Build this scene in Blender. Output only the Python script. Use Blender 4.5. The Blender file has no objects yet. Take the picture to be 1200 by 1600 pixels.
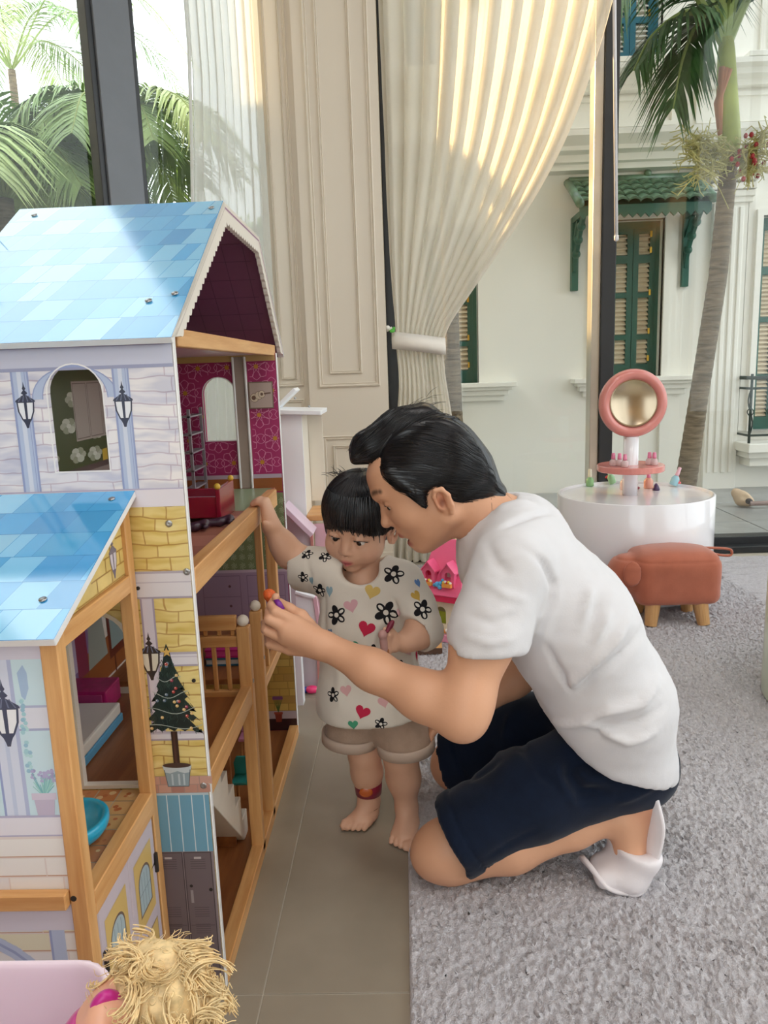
import bpy, bmesh, math, random
import numpy as np
from mathutils import Vector, Matrix
from mathutils.geometry import tessellate_polygon
from mathutils.bvhtree import BVHTree

S = bpy.context.scene
COL = S.collection
rnd = random.Random(7)

# ------------------------------------------------------------------ camera
FPX, CAMH = 1200.0, 1.04
def _axes(yaw=1.7, pitch=10.6, roll=2.0):
    y, p, r = (math.radians(v) for v in (yaw, pitch, roll))
    f = Vector((-math.sin(y) * math.cos(p), math.cos(y) * math.cos(p), -math.sin(p)))
    rt = Vector((math.cos(y), math.sin(y), 0))
    up = rt.cross(f)
    c, s = math.cos(r), math.sin(r)
    return c * rt - s * up, s * rt + c * up, f
RT, UP, FW = _axes()
cam_data = bpy.data.cameras.new('camera')
cam = bpy.data.objects.new('camera', cam_data)
COL.objects.link(cam)
M4 = Matrix((RT, UP, -FW)).transposed().to_4x4()
M4.translation = (0, 0, CAMH)
cam.matrix_world = M4
cam_data.sensor_fit = 'VERTICAL'
cam_data.sensor_height = 36
cam_data.lens = 27.0
cam_data.clip_start = 0.02
cam_data.clip_end = 200
S.camera = cam

def at(px, py, Y):
    """real-world point at depth Y that the photograph shows at (px, py)"""
    d = FW + RT * ((px - 600) / FPX) + UP * ((800 - py) / FPX)
    return Vector((0, 0, CAMH)) + d * (Y / d.y)

# ------------------------------------------------------------------ world, sun, lamps, exposure
W = bpy.data.worlds.new('world')
S.world = W
W.use_nodes = True
wn = W.node_tree.nodes
wn['Background'].inputs[0].default_value = (0.90, 0.96, 1.0, 1)
wn['Background'].inputs[1].default_value = 2.0

def lamp_obj(name, data, loc, rot):
    o = bpy.data.objects.new(name, data)
    COL.objects.link(o)
    o.location, o.rotation_euler = loc, rot
    return o
sun = bpy.data.lights.new('sun', 'SUN')
sun.energy, sun.color, sun.angle = 8.0, (1.0, 0.64, 0.27), math.radians(1.0)
sd = Vector((-0.75, 0.60, 0.28)).normalized()          # towards the low evening sun
so = lamp_obj('sun', sun, (-6, 8, 6), (0, 0, 0))
so.rotation_euler = sd.to_track_quat('Z', 'Y').to_euler()
CEIL = 5.2
LAMPS = [(-0.6, 0.2), (1.7, 0.2), (-0.4, -1.6), (1.8, -1.6)]
LAMP_W = 14.0

S.view_settings.view_transform = 'Standard'
S.view_settings.look = 'None'
S.view_settings.gamma = 1
S.view_settings.exposure = 0.47
S.view_settings.use_curve_mapping = False
S.cycles.use_denoising = True
S.cycles.max_bounces = 10
S.cycles.transparent_max_bounces = 16
S.cycles.sample_clamp_indirect = 6

# ------------------------------------------------------------------ materials
def lin(c):
    return tuple(((v / 12.92) if v <= 0.04045 else ((v + 0.055) / 1.055) ** 2.4) for v in c)
def hx(h):
    return lin(tuple(int(h[i:i + 2], 16) / 255 for i in (0, 2, 4)))
def _n(nt, t, **kw):
    n = nt.nodes.new(t)
    for k, v in kw.items():
        if isinstance(k, str) and hasattr(n, k) and k not in ('inputs',):
            setattr(n, k, v)
    return n
def _set(n, **kw):
    for k, v in kw.items():
        n.inputs[k.replace('_', ' ')].default_value = v
MATS = {}
def mat(name, col, rough=0.5, var=0.05, scale=6.0, bump=0.0, bscale=60.0, metal=0.0, spec=0.5,
        coat=0.0, sheen=0.0, sss=0.0, stretch=(1, 1, 1), col2=None, trans=0.0, alpha=1.0):
    if name in MATS:
        return MATS[name]
    m = bpy.data.materials.new(name)
    m.use_nodes = True
    nt = m.node_tree
    b = nt.nodes['Principled BSDF']
    c = hx(col) if isinstance(col, str) else col
    c2 = (hx(col2) if isinstance(col2, str) else col2) if col2 else None
    tc = _n(nt, 'ShaderNodeTexCoord')
    mp = _n(nt, 'ShaderNodeMapping')
    mp.inputs['Scale'].default_value = stretch
    nt.links.new(tc.outputs['Object'], mp.inputs[0])
    no = _n(nt, 'ShaderNodeTexNoise')
    _set(no, Scale=scale, Detail=4.0, Roughness=0.6)
    nt.links.new(mp.outputs[0], no.inputs['Vector'])
    rp = _n(nt, 'ShaderNodeValToRGB')
    a0 = tuple(max(0, v * (1 - var)) for v in c) if not c2 else c
    a1 = tuple(min(1, v * (1 + var)) for v in c) if not c2 else c2
    rp.color_ramp.elements[0].position, rp.color_ramp.elements[1].position = 0.35, 0.65
    rp.color_ramp.elements[0].color = (*a0, 1)
    rp.color_ramp.elements[1].color = (*a1, 1)
    nt.links.new(no.outputs['Fac'], rp.inputs[0])
    nt.links.new(rp.outputs[0], b.inputs['Base Color'])
    _set(b, Roughness=rough, Metallic=metal)
    b.inputs['Specular IOR Level'].default_value = spec
    b.inputs['Coat Weight'].default_value = coat
    b.inputs['Coat Roughness'].default_value = 0.08
    if sheen:
        b.inputs['Sheen Weight'].default_value = sheen
    if sss:
        b.inputs['Subsurface Weight'].default_value = sss
        b.inputs['Subsurface Radius'].default_value = (0.012, 0.005, 0.003)
        b.inputs['Subsurface Scale'].default_value = 1.0
    b.inputs['Transmission Weight'].default_value = trans
    b.inputs['Alpha'].default_value = alpha
    if bump:
        n2 = _n(nt, 'ShaderNodeTexNoise')
        _set(n2, Scale=bscale, Detail=3.0)
        nt.links.new(mp.outputs[0], n2.inputs['Vector'])
        bp = _n(nt, 'ShaderNodeBump')
        _set(bp, Strength=bump, Distance=0.01)
        nt.links.new(n2.outputs['Fac'], bp.inputs['Height'])
        nt.links.new(bp.outputs[0], b.inputs['Normal'])
    MATS[name] = m
    return m
def wood(name, c1, c2, axis='Z', scale=9.0, rough=0.38):
    if name in MATS:
        return MATS[name]
    st = {'X': (0.07, 1, 1), 'Y': (1, 0.07, 1), 'Z': (1, 1, 0.07)}[axis]
    m = mat(name, c1, rough, scale=scale * 9, stretch=st, col2=c2, bump=0.05, bscale=200)
    return m
def attr_mat(name, rough=0.3, spec=0.5, sss=0.0, bump=0.0, bscale=80, var=0.0, coat=0.0, sheen=0.0):
    """colour from the mesh's own printed / painted colour attribute"""
    if name in MATS:
        return MATS[name]
    m = mat(name, (0.5, 0.5, 0.5), rough, bump=bump, bscale=bscale, spec=spec, sss=sss, coat=coat, sheen=sheen)
    nt = m.node_tree
    b = nt.nodes['Principled BSDF']
    at_ = _n(nt, 'ShaderNodeVertexColor')
    at_.layer_name = 'Col'
    if var:
        no = [x for x in nt.nodes if x.type == 'TEX_NOISE'][0]
        mr = _n(nt, 'ShaderNodeMapRange')
        mr.inputs['From Min'].default_value, mr.inputs['From Max'].default_value = 0.3, 0.7
        mr.inputs['To Min'].default_value, mr.inputs['To Max'].default_value = 1 - var, 1 + var
        nt.links.new(no.outputs['Fac'], mr.inputs['Value'])
        mx = _n(nt, 'ShaderNodeVectorMath', operation='SCALE')
        nt.links.new(at_.outputs['Color'], mx.inputs[0])
        nt.links.new(mr.outputs[0], mx.inputs['Scale'])
        nt.links.new(mx.outputs[0], b.inputs['Base Color'])
    else:
        nt.links.new(at_.outputs['Color'], b.inputs['Base Color'])
    return m
def brick_mat(name, cols, mortar, sx, rot=(0, 0, 0), bw=0.5, rh=0.25, rough=0.3, msize=0.012, distort=0.02, vscale=14):
    """printed stone courses on a laminate board (flat print)"""
    m = bpy.data.materials.new(name)
    m.use_nodes = True
    nt = m.node_tree
    b = nt.nodes['Principled BSDF']
    tc = _n(nt, 'ShaderNodeTexCoord')
    mp = _n(nt, 'ShaderNodeMapping')
    mp.inputs['Rotation'].default_value = rot
    nt.links.new(tc.outputs['Object'], mp.inputs[0])
    nz = _n(nt, 'ShaderNodeTexNoise')
    _set(nz, Scale=vscale, Detail=2.0)
    nt.links.new(mp.outputs[0], nz.inputs['Vector'])
    vm = _n(nt, 'ShaderNodeVectorMath', operation='MULTIPLY_ADD')
    vm.inputs[1].default_value = (distort, distort, 0)
    nt.links.new(nz.outputs['Color'], vm.inputs[0])
    nt.links.new(mp.outputs[0], vm.inputs[2])
    br = _n(nt, 'ShaderNodeTexBrick')
    br.offset, br.squash, br.squash_frequency, br.offset_frequency = 0.37, 0.72, 2, 2
    _set(br, Scale=sx, Mortar_Size=msize, Mortar_Smooth=0.3, Brick_Width=bw, Row_Height=rh)
    br.inputs['Color1'].default_value = (*hx(cols[0]), 1)
    br.inputs['Color2'].default_value = (*hx(cols[1]), 1)
    br.inputs['Mortar'].default_value = (*hx(mortar), 1)
    nt.links.new(vm.outputs[0], br.inputs['Vector'])
    n3 = _n(nt, 'ShaderNodeTexNoise')
    _set(n3, Scale=3.0, Detail=2.0)
    m2 = _n(nt, 'ShaderNodeMapping')
    m2.inputs['Scale'].default_value = (4, 18, 1)
    nt.links.new(vm.outputs[0], m2.inputs[0])
    nt.links.new(m2.outputs[0], n3.inputs['Vector'])
    mx = _n(nt, 'ShaderNodeMixRGB', blend_type='MULTIPLY')
    rp = _n(nt, 'ShaderNodeValToRGB')
    rp.color_ramp.elements[0].position, rp.color_ramp.elements[1].position = 0.36, 0.56
    rp.color_ramp.elements[0].color = (*hx(cols[2]), 1)
    rp.color_ramp.elements[1].color = (1, 1, 1, 1)
    nt.links.new(n3.outputs['Fac'], rp.inputs[0])
    mx.inputs[0].default_value = 0.8
    nt.links.new(br.outputs['Color'], mx.inputs[1])
    nt.links.new(rp.outputs[0], mx.inputs[2])
    nt.links.new(mx.outputs[0], b.inputs['Base Color'])
    _set(b, Roughness=rough)
    MATS[name] = m
    return m
def glass_mat(name, tint=(0.93, 0.97, 0.95), refl=0.9):
    m = bpy.data.materials.new(name)
    m.use_nodes = True
    nt = m.node_tree
    nt.nodes.remove(nt.nodes['Principled BSDF'])
    tr = _n(nt, 'ShaderNodeBsdfTransparent')
    tr.inputs[0].default_value = (*tint, 1)
    gl = _n(nt, 'ShaderNodeBsdfGlossy')
    gl.inputs['Roughness'].default_value = 0.0
    gl.inputs[0].default_value = (refl, refl, refl, 1)
    lw = _n(nt, 'ShaderNodeLayerWeight')
    lw.inputs[0].default_value = 0.5
    pw = _n(nt, 'ShaderNodeMath', operation='POWER')
    pw.inputs[1].default_value = 5.0
    nt.links.new(lw.outputs['Facing'], pw.inputs[0])
    fr = _n(nt, 'ShaderNodeMath', operation='MULTIPLY_ADD')
    fr.inputs[1].default_value, fr.inputs[2].default_value = 0.92, 0.022
    nt.links.new(pw.outputs[0], fr.inputs[0])
    mx = _n(nt, 'ShaderNodeMixShader')
    nt.links.new(fr.outputs[0], mx.inputs[0])
    nt.links.new(tr.outputs[0], mx.inputs[1])
    nt.links.new(gl.outputs[0], mx.inputs[2])
    nt.links.new(mx.outputs[0], nt.nodes['Material Output'].inputs[0])
    return m
def sheer_mat(name, col, transl=0.45, clear=0.15):
    m = bpy.data.materials.new(name)
    m.use_nodes = True
    nt = m.node_tree
    nt.nodes.remove(nt.nodes['Principled BSDF'])
    tc = _n(nt, 'ShaderNodeTexCoord')
    no = _n(nt, 'ShaderNodeTexNoise')
    _set(no, Scale=300.0, Detail=2.0)
    nt.links.new(tc.outputs['Object'], no.inputs['Vector'])
    rp = _n(nt, 'ShaderNodeValToRGB')
    c = hx(col)
    rp.color_ramp.elements[0].color = (*[v * 0.93 for v in c], 1)
    rp.color_ramp.elements[1].color = (*c, 1)
    nt.links.new(no.outputs['Fac'], rp.inputs[0])
    di = _n(nt, 'ShaderNodeBsdfDiffuse')
    tl = _n(nt, 'ShaderNodeBsdfTranslucent')
    tr = _n(nt, 'ShaderNodeBsdfTransparent')
    for x in (di, tl):
        nt.links.new(rp.outputs[0], x.inputs[0])
    a = _n(nt, 'ShaderNodeMixShader')
    a.inputs[0].default_value = transl
    nt.links.new(di.outputs[0], a.inputs[1])
    nt.links.new(tl.outputs[0], a.inputs[2])
    b = _n(nt, 'ShaderNodeMixShader')
    b.inputs[0].default_value = clear
    nt.links.new(a.outputs[0], b.inputs[1])
    nt.links.new(tr.outputs[0], b.inputs[2])
    nt.links.new(b.outputs[0], nt.nodes['Material Output'].inputs[0])
    return m
def emit_mat(name, col, strength):
    m = bpy.data.materials.new(name)
    m.use_nodes = True
    b = m.node_tree.nodes['Principled BSDF']
    b.inputs['Base Color'].default_value = (*col, 1)
    b.inputs['Emission Color'].default_value = (*col, 1)
    b.inputs['Emission Strength'].default_value = strength
    return m

# ------------------------------------------------------------------ objects
def empty(name, loc, label=None, cat=None, group=None, kind=None):
    o = bpy.data.objects.new(name, None)
    COL.objects.link(o)
    o.location = loc
    o.empty_display_size = 0.05
    return tag(o, label, cat, group, kind)
def tag(o, label=None, cat=None, group=None, kind=None):
    for k, v in (('label', label), ('category', cat), ('group', group), ('kind', kind)):
        if v:
            o[k] = v
    return o
ORIGIN = {}
def link_mesh(name, me, mats, parent=None, smooth=False, bevel=0.0, seg=2, label=None, kind=None, origin=None):
    """links a mesh built in world coordinates; its origin moves to its own centre"""
    for m in (mats if isinstance(mats, (list, tuple)) else [mats]):
        me.materials.append(m)
    n = len(me.vertices)
    co = np.empty(n * 3, np.float32)
    me.vertices.foreach_get('co', co)
    co = co.reshape(-1, 3)
    if n:
        c = (co.min(0) + co.max(0)) / 2 if origin is None else np.array(origin, np.float32)
    else:
        c = np.zeros(3)
    me.vertices.foreach_set('co', (co - c).astype(np.float32).ravel())
    if smooth:
        me.polygons.foreach_set('use_smooth', [True] * len(me.polygons))
    me.update()
    o = bpy.data.objects.new(name, me)
    COL.objects.link(o)
    wl = Vector([float(v) for v in c])
    ORIGIN[o.name] = wl
    if parent is not None:
        base = ORIGIN.get(parent.name, parent.location)
        o.parent = parent
        o.location = wl - Vector(base)
    else:
        o.location = wl
    if bevel:
        b = o.modifiers.new('bevel', 'BEVEL')
        b.width, b.segments, b.limit_method = bevel, seg, 'ANGLE'
    if smooth == 'auto' or (bevel and smooth):
        pass
    return tag(o, label, None, None, kind)
def obj(name, bm, mats, parent=None, **kw):
    me = bpy.data.meshes.new(name)
    bmesh.ops.recalc_face_normals(bm, faces=bm.faces)
    bm.to_mesh(me)
    bm.free()
    return link_mesh(name, me, mats, parent, **kw)
def struct(name, bm, mats, parent=None, **kw):
    return obj(name, bm, mats, parent, kind='structure' if parent is None else None, **kw)
def dup(root, loc, label=None, rotz=None, name=None, scale=None):
    r = root.copy()
    COL.objects.link(r)
    r.location = loc
    if rotz is not None:
        r.rotation_euler = (0, 0, rotz)
    if scale is not None:
        r.scale = scale if hasattr(scale, '__len__') else (scale,) * 3
    if label:
        r['label'] = label
    ORIGIN[r.name] = Vector(loc)
    for ch in list(root.children):
        c = ch.copy()
        COL.objects.link(c)
        c.parent = r
        for g in list(ch.children):
            d = g.copy()
            COL.objects.link(d)
            d.parent = c
    return r

# ------------------------------------------------------------------ mesh pieces
def NB():
    return bmesh.new()
def box(bm, lo, hi, mi=0):
    v = [bm.verts.new((lo[0] if i & 1 == 0 else hi[0], lo[1] if i & 2 == 0 else hi[1], lo[2] if i & 4 == 0 else hi[2])) for i in range(8)]
    for f in ((0, 2, 3, 1), (4, 5, 7, 6), (0, 1, 5, 4), (2, 6, 7, 3), (0, 4, 6, 2), (1, 3, 7, 5)):
        bm.faces.new([v[i] for i in f]).material_index = mi
    return v
def obox(bm, c, half, U, V, N, mi=0):
    c, U, V, N = Vector(c), Vector(U).normalized(), Vector(V).normalized(), Vector(N).normalized()
    v = [bm.verts.new(c + U * half[0] * (1 if i & 1 else -1) + V * half[1] * (1 if i & 2 else -1) + N * half[2] * (1 if i & 4 else -1)) for i in range(8)]
    for f in ((0, 2, 3, 1), (4, 5, 7, 6), (0, 1, 5, 4), (2, 6, 7, 3), (0, 4, 6, 2), (1, 3, 7, 5)):
        bm.faces.new([v[i] for i in f]).material_index = mi
def bar(bm, a, b, w, t, side=(0, 1, 0), mi=0):
    """square bar from a to b, w wide along side, t thick"""
    a, b = Vector(a), Vector(b)
    d = (b - a)
    s = Vector(side)
    s = (s - d * (s.dot(d) / d.length_squared)).normalized()
    obox(bm, (a + b) / 2, (d.length / 2, w / 2, t / 2), d, s, d.cross(s), mi)
def tube(bm, pts, rads, n=8, mi=0, cap=True, flat=1.0, ref=None):
    pts = [Vector(p) for p in pts]
    if not hasattr(rads, '__len__'):
        rads = [rads] * len(pts)
    rings = []
    prev = Vector(ref) if ref else None
    for i, p in enumerate(pts):
        t = (pts[min(i + 1, len(pts) - 1)] - pts[max(i - 1, 0)])
        t = t.normalized() if t.length > 1e-9 else Vector((0, 0, 1))
        a = prev if prev is not None else (Vector((0, 0, 1)) if abs(t.z) < 0.9 else Vector((1, 0, 0)))
        a = a - t * a.dot(t)
        a = a.normalized() if a.length > 1e-6 else t.orthogonal().normalized()
        prev = a
        b = t.cross(a)
        rings.append([bm.verts.new(p + (a * math.cos(2 * math.pi * k / n) * flat + b * math.sin(2 * math.pi * k / n)) * rads[i]) for k in range(n)])
    for r0, r1 in zip(rings, rings[1:]):
        for k in range(n):
            bm.faces.new((r0[k], r0[(k + 1) % n], r1[(k + 1) % n], r1[k])).material_index = mi
    if cap and n > 2:
        bm.faces.new(rings[0][::-1]).material_index = mi
        bm.faces.new(rings[-1]).material_index = mi
def lathe(bm, prof, c, n=28, mi=0, Mx=None, sx=1.0, sy=1.0):
    c = Vector(c)
    rings = []
    for r, z in prof:
        ring = []
        for k in range(n):
            p = Vector((r * math.cos(2 * math.pi * k / n) * sx, r * math.sin(2 * math.pi * k / n) * sy, z))
            if Mx is not None:
                p = Mx @ p
            ring.append(bm.verts.new(c + p))
        rings.append(ring)
    for r0, r1 in zip(rings, rings[1:]):
        for k in range(n):
            bm.faces.new((r0[k], r0[(k + 1) % n], r1[(k + 1) % n], r1[k])).material_index = mi
    bm.faces.new(rings[0][::-1]).material_index = mi
    bm.faces.new(rings[-1]).material_index = mi
def ball(bm, c, r, seg=16, mi=0, sc=(1, 1, 1)):
    f0 = len(bm.faces)
    mt = Matrix.Translation(Vector(c)) @ Matrix.Diagonal((r * sc[0], r * sc[1], r * sc[2], 1))
    ret = bmesh.ops.create_uvsphere(bm, u_segments=seg, v_segments=max(6, seg // 2), radius=1, matrix=mt)
    for v in ret['verts']:
        for f in v.link_faces:
            f.material_index = mi
            f.smooth = True
def plate(bm, outer, holes, O, U, V, t, mi=0):
    """board with cut-outs: outline in (u, v), thickness t along U x V"""
    O, U, V = Vector(O), Vector(U), Vector(V)
    N = U.cross(V).normalized()
    loops = [outer] + list(holes)
    flat = [p for l in loops for p in l]
    tris = tessellate_polygon([[Vector((p[0], p[1], 0)) for p in l] for l in loops])
    A = [bm.verts.new(O + U * p[0] + V * p[1]) for p in flat]
    B = [bm.verts.new(O + U * p[0] + V * p[1] + N * t) for p in flat]
    for tr in tris:
        try:
            bm.faces.new([A[i] for i in tr]).material_index = mi
            bm.faces.new([B[i] for i in reversed(tr)]).material_index = mi
        except ValueError:
            pass
    k = 0
    for l in loops:
        n = len(l)
        for i in range(n):
            j = (i + 1) % n
            try:
                bm.faces.new((A[k + i], A[k + j], B[k + j], B[k + i])).material_index = mi
            except ValueError:
                pass
        k += n
def arch(u0, u1, v0, v1, n=14):
    """round-headed opening, v1 is the crown"""
    r = (u1 - u0) / 2
    cy = v1 - r
    return [(u0, v0), (u1, v0)] + [((u0 + u1) / 2 + r * math.cos(a), cy + r * math.sin(a)) for a in [math.pi * i / n for i in range(n + 1)]]
class Print:
    """flat printed artwork lying on a board: coloured polygons a fraction of a millimetre proud"""
    def __init__(s, O, U, V, N, step=0.00005):
        s.O, s.U, s.V, s.N, s.step = Vector(O), Vector(U), Vector(V), Vector(N), step
        s.v, s.f, s.c, s.k = [], [], [], 4
    def poly(s, pts, col, layer=None):
        if layer is None:
            s.k += 0.05
            layer = s.k
        i0 = len(s.v)
        for p in pts:
            s.v.append(s.O + s.U * p[0] + s.V * p[1] + s.N * (s.step * layer))
        c = hx(col) if isinstance(col, str) else col
        pts = [tuple(p) for p in pts]
        if (sum(a[0] * b[1] - a[1] * b[0] for a, b in zip(pts, pts[1:] + pts[:1])) < 0) == (s.U.cross(s.V).dot(s.N) > 0):
            pts = pts[::-1]
            k = len(pts)
            s.v[i0:] = s.v[i0:][::-1]
        if len(pts) > 4:
            for t in tessellate_polygon([[Vector((p[0], p[1], 0)) for p in pts]]):
                a, b, d = (Vector((pts[i][0], pts[i][1])) for i in t)
                if ((b - a).cross(d - a) < 0) == (s.U.cross(s.V).dot(s.N) > 0):
                    t = t[::-1]
                s.f.append([i0 + i for i in t])
                s.c.append(c)
        else:
            s.f.append([i0 + i for i in range(len(pts))])
            s.c.append(c)
    def rect(s, u0, v0, u1, v1, col):
        s.poly([(u0, v0), (u1, v0), (u1, v1), (u0, v1)], col)
    def disc(s, u, v, r, col, n=14, ry=None):
        s.poly([(u + r * math.cos(2 * math.pi * k / n), v + (ry or r) * math.sin(2 * math.pi * k / n)) for k in range(n)], col)
    def line(s, pts, w, col, closed=False):
        P = [Vector((p[0], p[1])) for p in pts]
        n = len(P)
        s.k += 0.05
        for i in range(n if closed else n - 1):
            a, b = P[i], P[(i + 1) % n]
            d = b - a
            if d.length < 1e-7:
                continue
            d.normalize()
            q = Vector((-d.y, d.x)) * (w / 2)
            a, b = a - d * (w * 0.3), b + d * (w * 0.3)
            s.k += 0.02
            s.poly([a - q, b - q, b + q, a + q], col, s.k)
    def build(s, name, parent, m=None, kind='stuff', label=None):
        me = bpy.data.meshes.new(name)
        me.from_pydata(s.v, [], s.f)
        ca = me.color_attributes.new('Col', 'FLOAT_COLOR', 'CORNER')
        d = np.ones((len(me.loops), 4), np.float32)
        i = 0
        for f, c in zip(s.f, s.c):
            d[i:i + len(f), :3] = c
            i += len(f)
        ca.data.foreach_set('color', d.ravel())
        o = link_mesh(name, me, m or attr_mat('printed_ink', rough=0.28), parent)
        return tag(o, label, None, None, kind)
# ------------------------------------------------------------------ smooth modelling of bodies and cloth
class Body:
    """volume of blended tapered limbs and ellipsoids, turned into one continuous skin"""
    def __init__(s):
        s.p, s.paint = [], []
    def _add(s, fn, lo, hi, k, op):
        s.p.append((fn, np.array(lo, float), np.array(hi, float), k, op))
    def limb(s, a, b, ra, rb=None, k=0.02, op='u'):
        rb = ra if rb is None else rb
        a, b = np.array(a, float), np.array(b, float)
        d = b - a
        L2 = max(float(d @ d), 1e-12)
        def fn(X, Y, Z):
            t = np.clip(((X - a[0]) * d[0] + (Y - a[1]) * d[1] + (Z - a[2]) * d[2]) / L2, 0, 1)
            return np.sqrt((X - a[0] - t * d[0]) ** 2 + (Y - a[1] - t * d[1]) ** 2 + (Z - a[2] - t * d[2]) ** 2) - (ra + (rb - ra) * t)
        r = max(ra, rb)
        s._add(fn, np.minimum(a, b) - r, np.maximum(a, b) + r, k, op)
    def chain(s, pts, rads, k=0.02, op='u'):
        for i in range(len(pts) - 1):
            s.limb(pts[i], pts[i + 1], rads[i], rads[i + 1], k, op)
    def ell(s, c, r, ax=None, k=0.02, op='u'):
        c, r = np.array(c, float), np.array(r, float)
        A = np.eye(3) if ax is None else np.array([list(v) for v in ax], float)
        def fn(X, Y, Z):
            q = [((X - c[0]) * A[i, 0] + (Y - c[1]) * A[i, 1] + (Z - c[2]) * A[i, 2]) for i in range(3)]
            k0 = np.sqrt(sum((q[i] / r[i]) ** 2 for i in range(3)))
            k1 = np.sqrt(sum((q[i] / r[i] ** 2) ** 2 for i in range(3))) + 1e-9
            return k0 * (k0 - 1) / k1
        m = r.max()
        s._add(fn, c - m, c + m, k, op)
    def cut(s, o, n, k=0.004):
        """removes everything on the side the normal points to"""
        o, n = np.array(o, float), np.array(n, float)
        n = n / np.linalg.norm(n)
        s._add(lambda X, Y, Z: (X - o[0]) * n[0] + (Y - o[1]) * n[1] + (Z - o[2]) * n[2], [-9] * 3, [9] * 3, k, 'i')
    def grid(s, lo, hi, h):
        ax = [np.arange(lo[i], hi[i] + h, h, dtype=np.float64) for i in range(3)]
        F = np.full([len(a) for a in ax], 0.5, np.float32)
        for fn, a, b, k, op in s.p:
            m = 1.2 * k + 4 * h
            sl = []
            for i in range(3):
                i0 = int(np.searchsorted(ax[i], a[i] - m))
                i1 = int(np.searchsorted(ax[i], b[i] + m))
                sl.append(slice(i0, i1))
            if any(x.stop <= x.start for x in sl):
                continue
            sl = tuple(sl)
            d = fn(ax[0][sl[0]][:, None, None], ax[1][sl[1]][None, :, None], ax[2][sl[2]][None, None, :]).astype(np.float32)
            f = F[sl]
            if op == 'u':
                t = np.clip(0.5 + 0.5 * (d - f) / k, 0, 1)
                F[sl] = d * (1 - t) + f * t - k * t * (1 - t)
            else:
                if op == 's':
                    d = -d
                t = np.clip(0.5 - 0.5 * (d - f) / k, 0, 1)
                F[sl] = d * (1 - t) + f * t + k * t * (1 - t)
        return ax, F
    def net(s, lo, hi, h):
        ax, F = s.grid(lo, hi, h)
        ins = F < 0
        nx, ny, nz = F.shape
        acc = np.zeros((nx - 1, ny - 1, nz - 1, 3), np.float32)
        cnt = np.zeros((nx - 1, ny - 1, nz - 1), np.float32)
        base = [np.arange(n - 1, dtype=np.float32) for n in F.shape]
        def sh(o):
            return tuple(slice(o[i], F.shape[i] - 1 + o[i]) for i in range(3))
        for d in range(3):
            for u in (0, 1):
                for v in (0, 1):
                    o0 = [0, 0, 0]
                    e = [i for i in range(3) if i != d]
                    o0[e[0]], o0[e[1]] = u, v
                    o1 = list(o0)
                    o1[d] = 1
                    A, B = F[sh(o0)], F[sh(o1)]
                    cr = (A < 0) != (B < 0)
                    idx = np.nonzero(cr)
                    a, b = A[idx], B[idx]
                    t = a / (a - b)
                    p = np.stack([np.asarray(idx[i], np.float32) + o0[i] for i in range(3)], 1)
                    p[:, d] += t
                    acc[idx] += p
                    cnt[idx] += 1
        cell = cnt > 0
        ids = np.full(cnt.shape, -1, np.int64)
        ids[cell] = np.arange(int(cell.sum()))
        V = acc[cell] / cnt[cell][:, None] * h + np.array(lo, np.float32)
        Q = []
        for d in range(3):
            e = [(d + 1) % 3, (d + 2) % 3]
            slA = [slice(1, -1)] * 3
            slA[d] = slice(0, F.shape[d] - 1)
            slB = list(slA)
            slB[d] = slice(1, F.shape[d])
            A, B = ins[tuple(slA)], ins[tuple(slB)]
            for w, rev in ((A & ~B, False), (~A & B, True)):
                idx = np.array(np.nonzero(w)).T
                if not len(idx):
                    continue
                idx = idx + np.array([0 if i == d else 1 for i in range(3)])
                def cid(du, dv):
                    q = idx.copy()
                    q[:, e[0]] -= du
                    q[:, e[1]] -= dv
                    return ids[q[:, 0], q[:, 1], q[:, 2]]
                quad = np.stack([cid(1, 1), cid(0, 1), cid(0, 0), cid(1, 0)], 1)
                Q.append(quad[:, ::-1] if rev else quad)
        Q = np.concatenate(Q) if Q else np.zeros((0, 4), np.int64)
        return V, Q[(Q >= 0).all(1)]
    def skin(s, lo, hi, h, fine=(), smooth=2):
        """coarse skin everywhere, finer skin inside the boxes of `fine`, welded into one mesh"""
        parts = []
        V, Q = s.net(lo, hi, h)
        V = relax(V, Q, smooth)
        for (a, b, hh) in fine:
            C = V[Q].mean(1)
            Q = Q[~((C > np.array(a) + h * 0.3) & (C < np.array(b) - h * 0.3)).all(1)]
        parts.append((V, Q))
        for (a, b, hh) in fine:
            v, q = s.net(np.array(a) - 3 * hh, np.array(b) + 3 * hh, hh)
            v = relax(v, q, smooth)
            C = v[q].mean(1)
            q = q[((C > np.array(a)) & (C < np.array(b))).all(1)]
            parts.append((v, q))
        VV, QQ, n = [], [], 0
        for v, q in parts:
            VV.append(v)
            QQ.append(q + n)
            n += len(v)
        V, Q = np.concatenate(VV), np.concatenate(QQ)
        used = np.unique(Q)
        mp = np.full(len(V), -1)
        mp[used] = np.arange(len(used))
        V, Q = V[used], mp[Q]
        c = V.mean(0)
        a, b, d = V[Q[:, 0]] - c, V[Q[:, 1]] - c, V[Q[:, 2]] - c
        if np.einsum('ij,ij->i', a, np.cross(b, d)).sum() < 0:
            Q = Q[:, ::-1]
        return V, Q
def relax(V, Q, it, f=0.5):
    if not len(Q):
        return V
    e = np.concatenate([Q[:, [0, 1]], Q[:, [1, 2]], Q[:, [2, 3]], Q[:, [3, 0]]])
    e = np.concatenate([e, e[:, ::-1]])
    for _ in range(it):
        acc = np.zeros_like(V)
        n = np.zeros(len(V), np.float32)
        np.add.at(acc, e[:, 0], V[e[:, 1]])
        np.add.at(n, e[:, 0], 1)
        V = V + f * (acc / np.maximum(n, 1)[:, None] - V) * (n > 0)[:, None]
    return V
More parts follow.
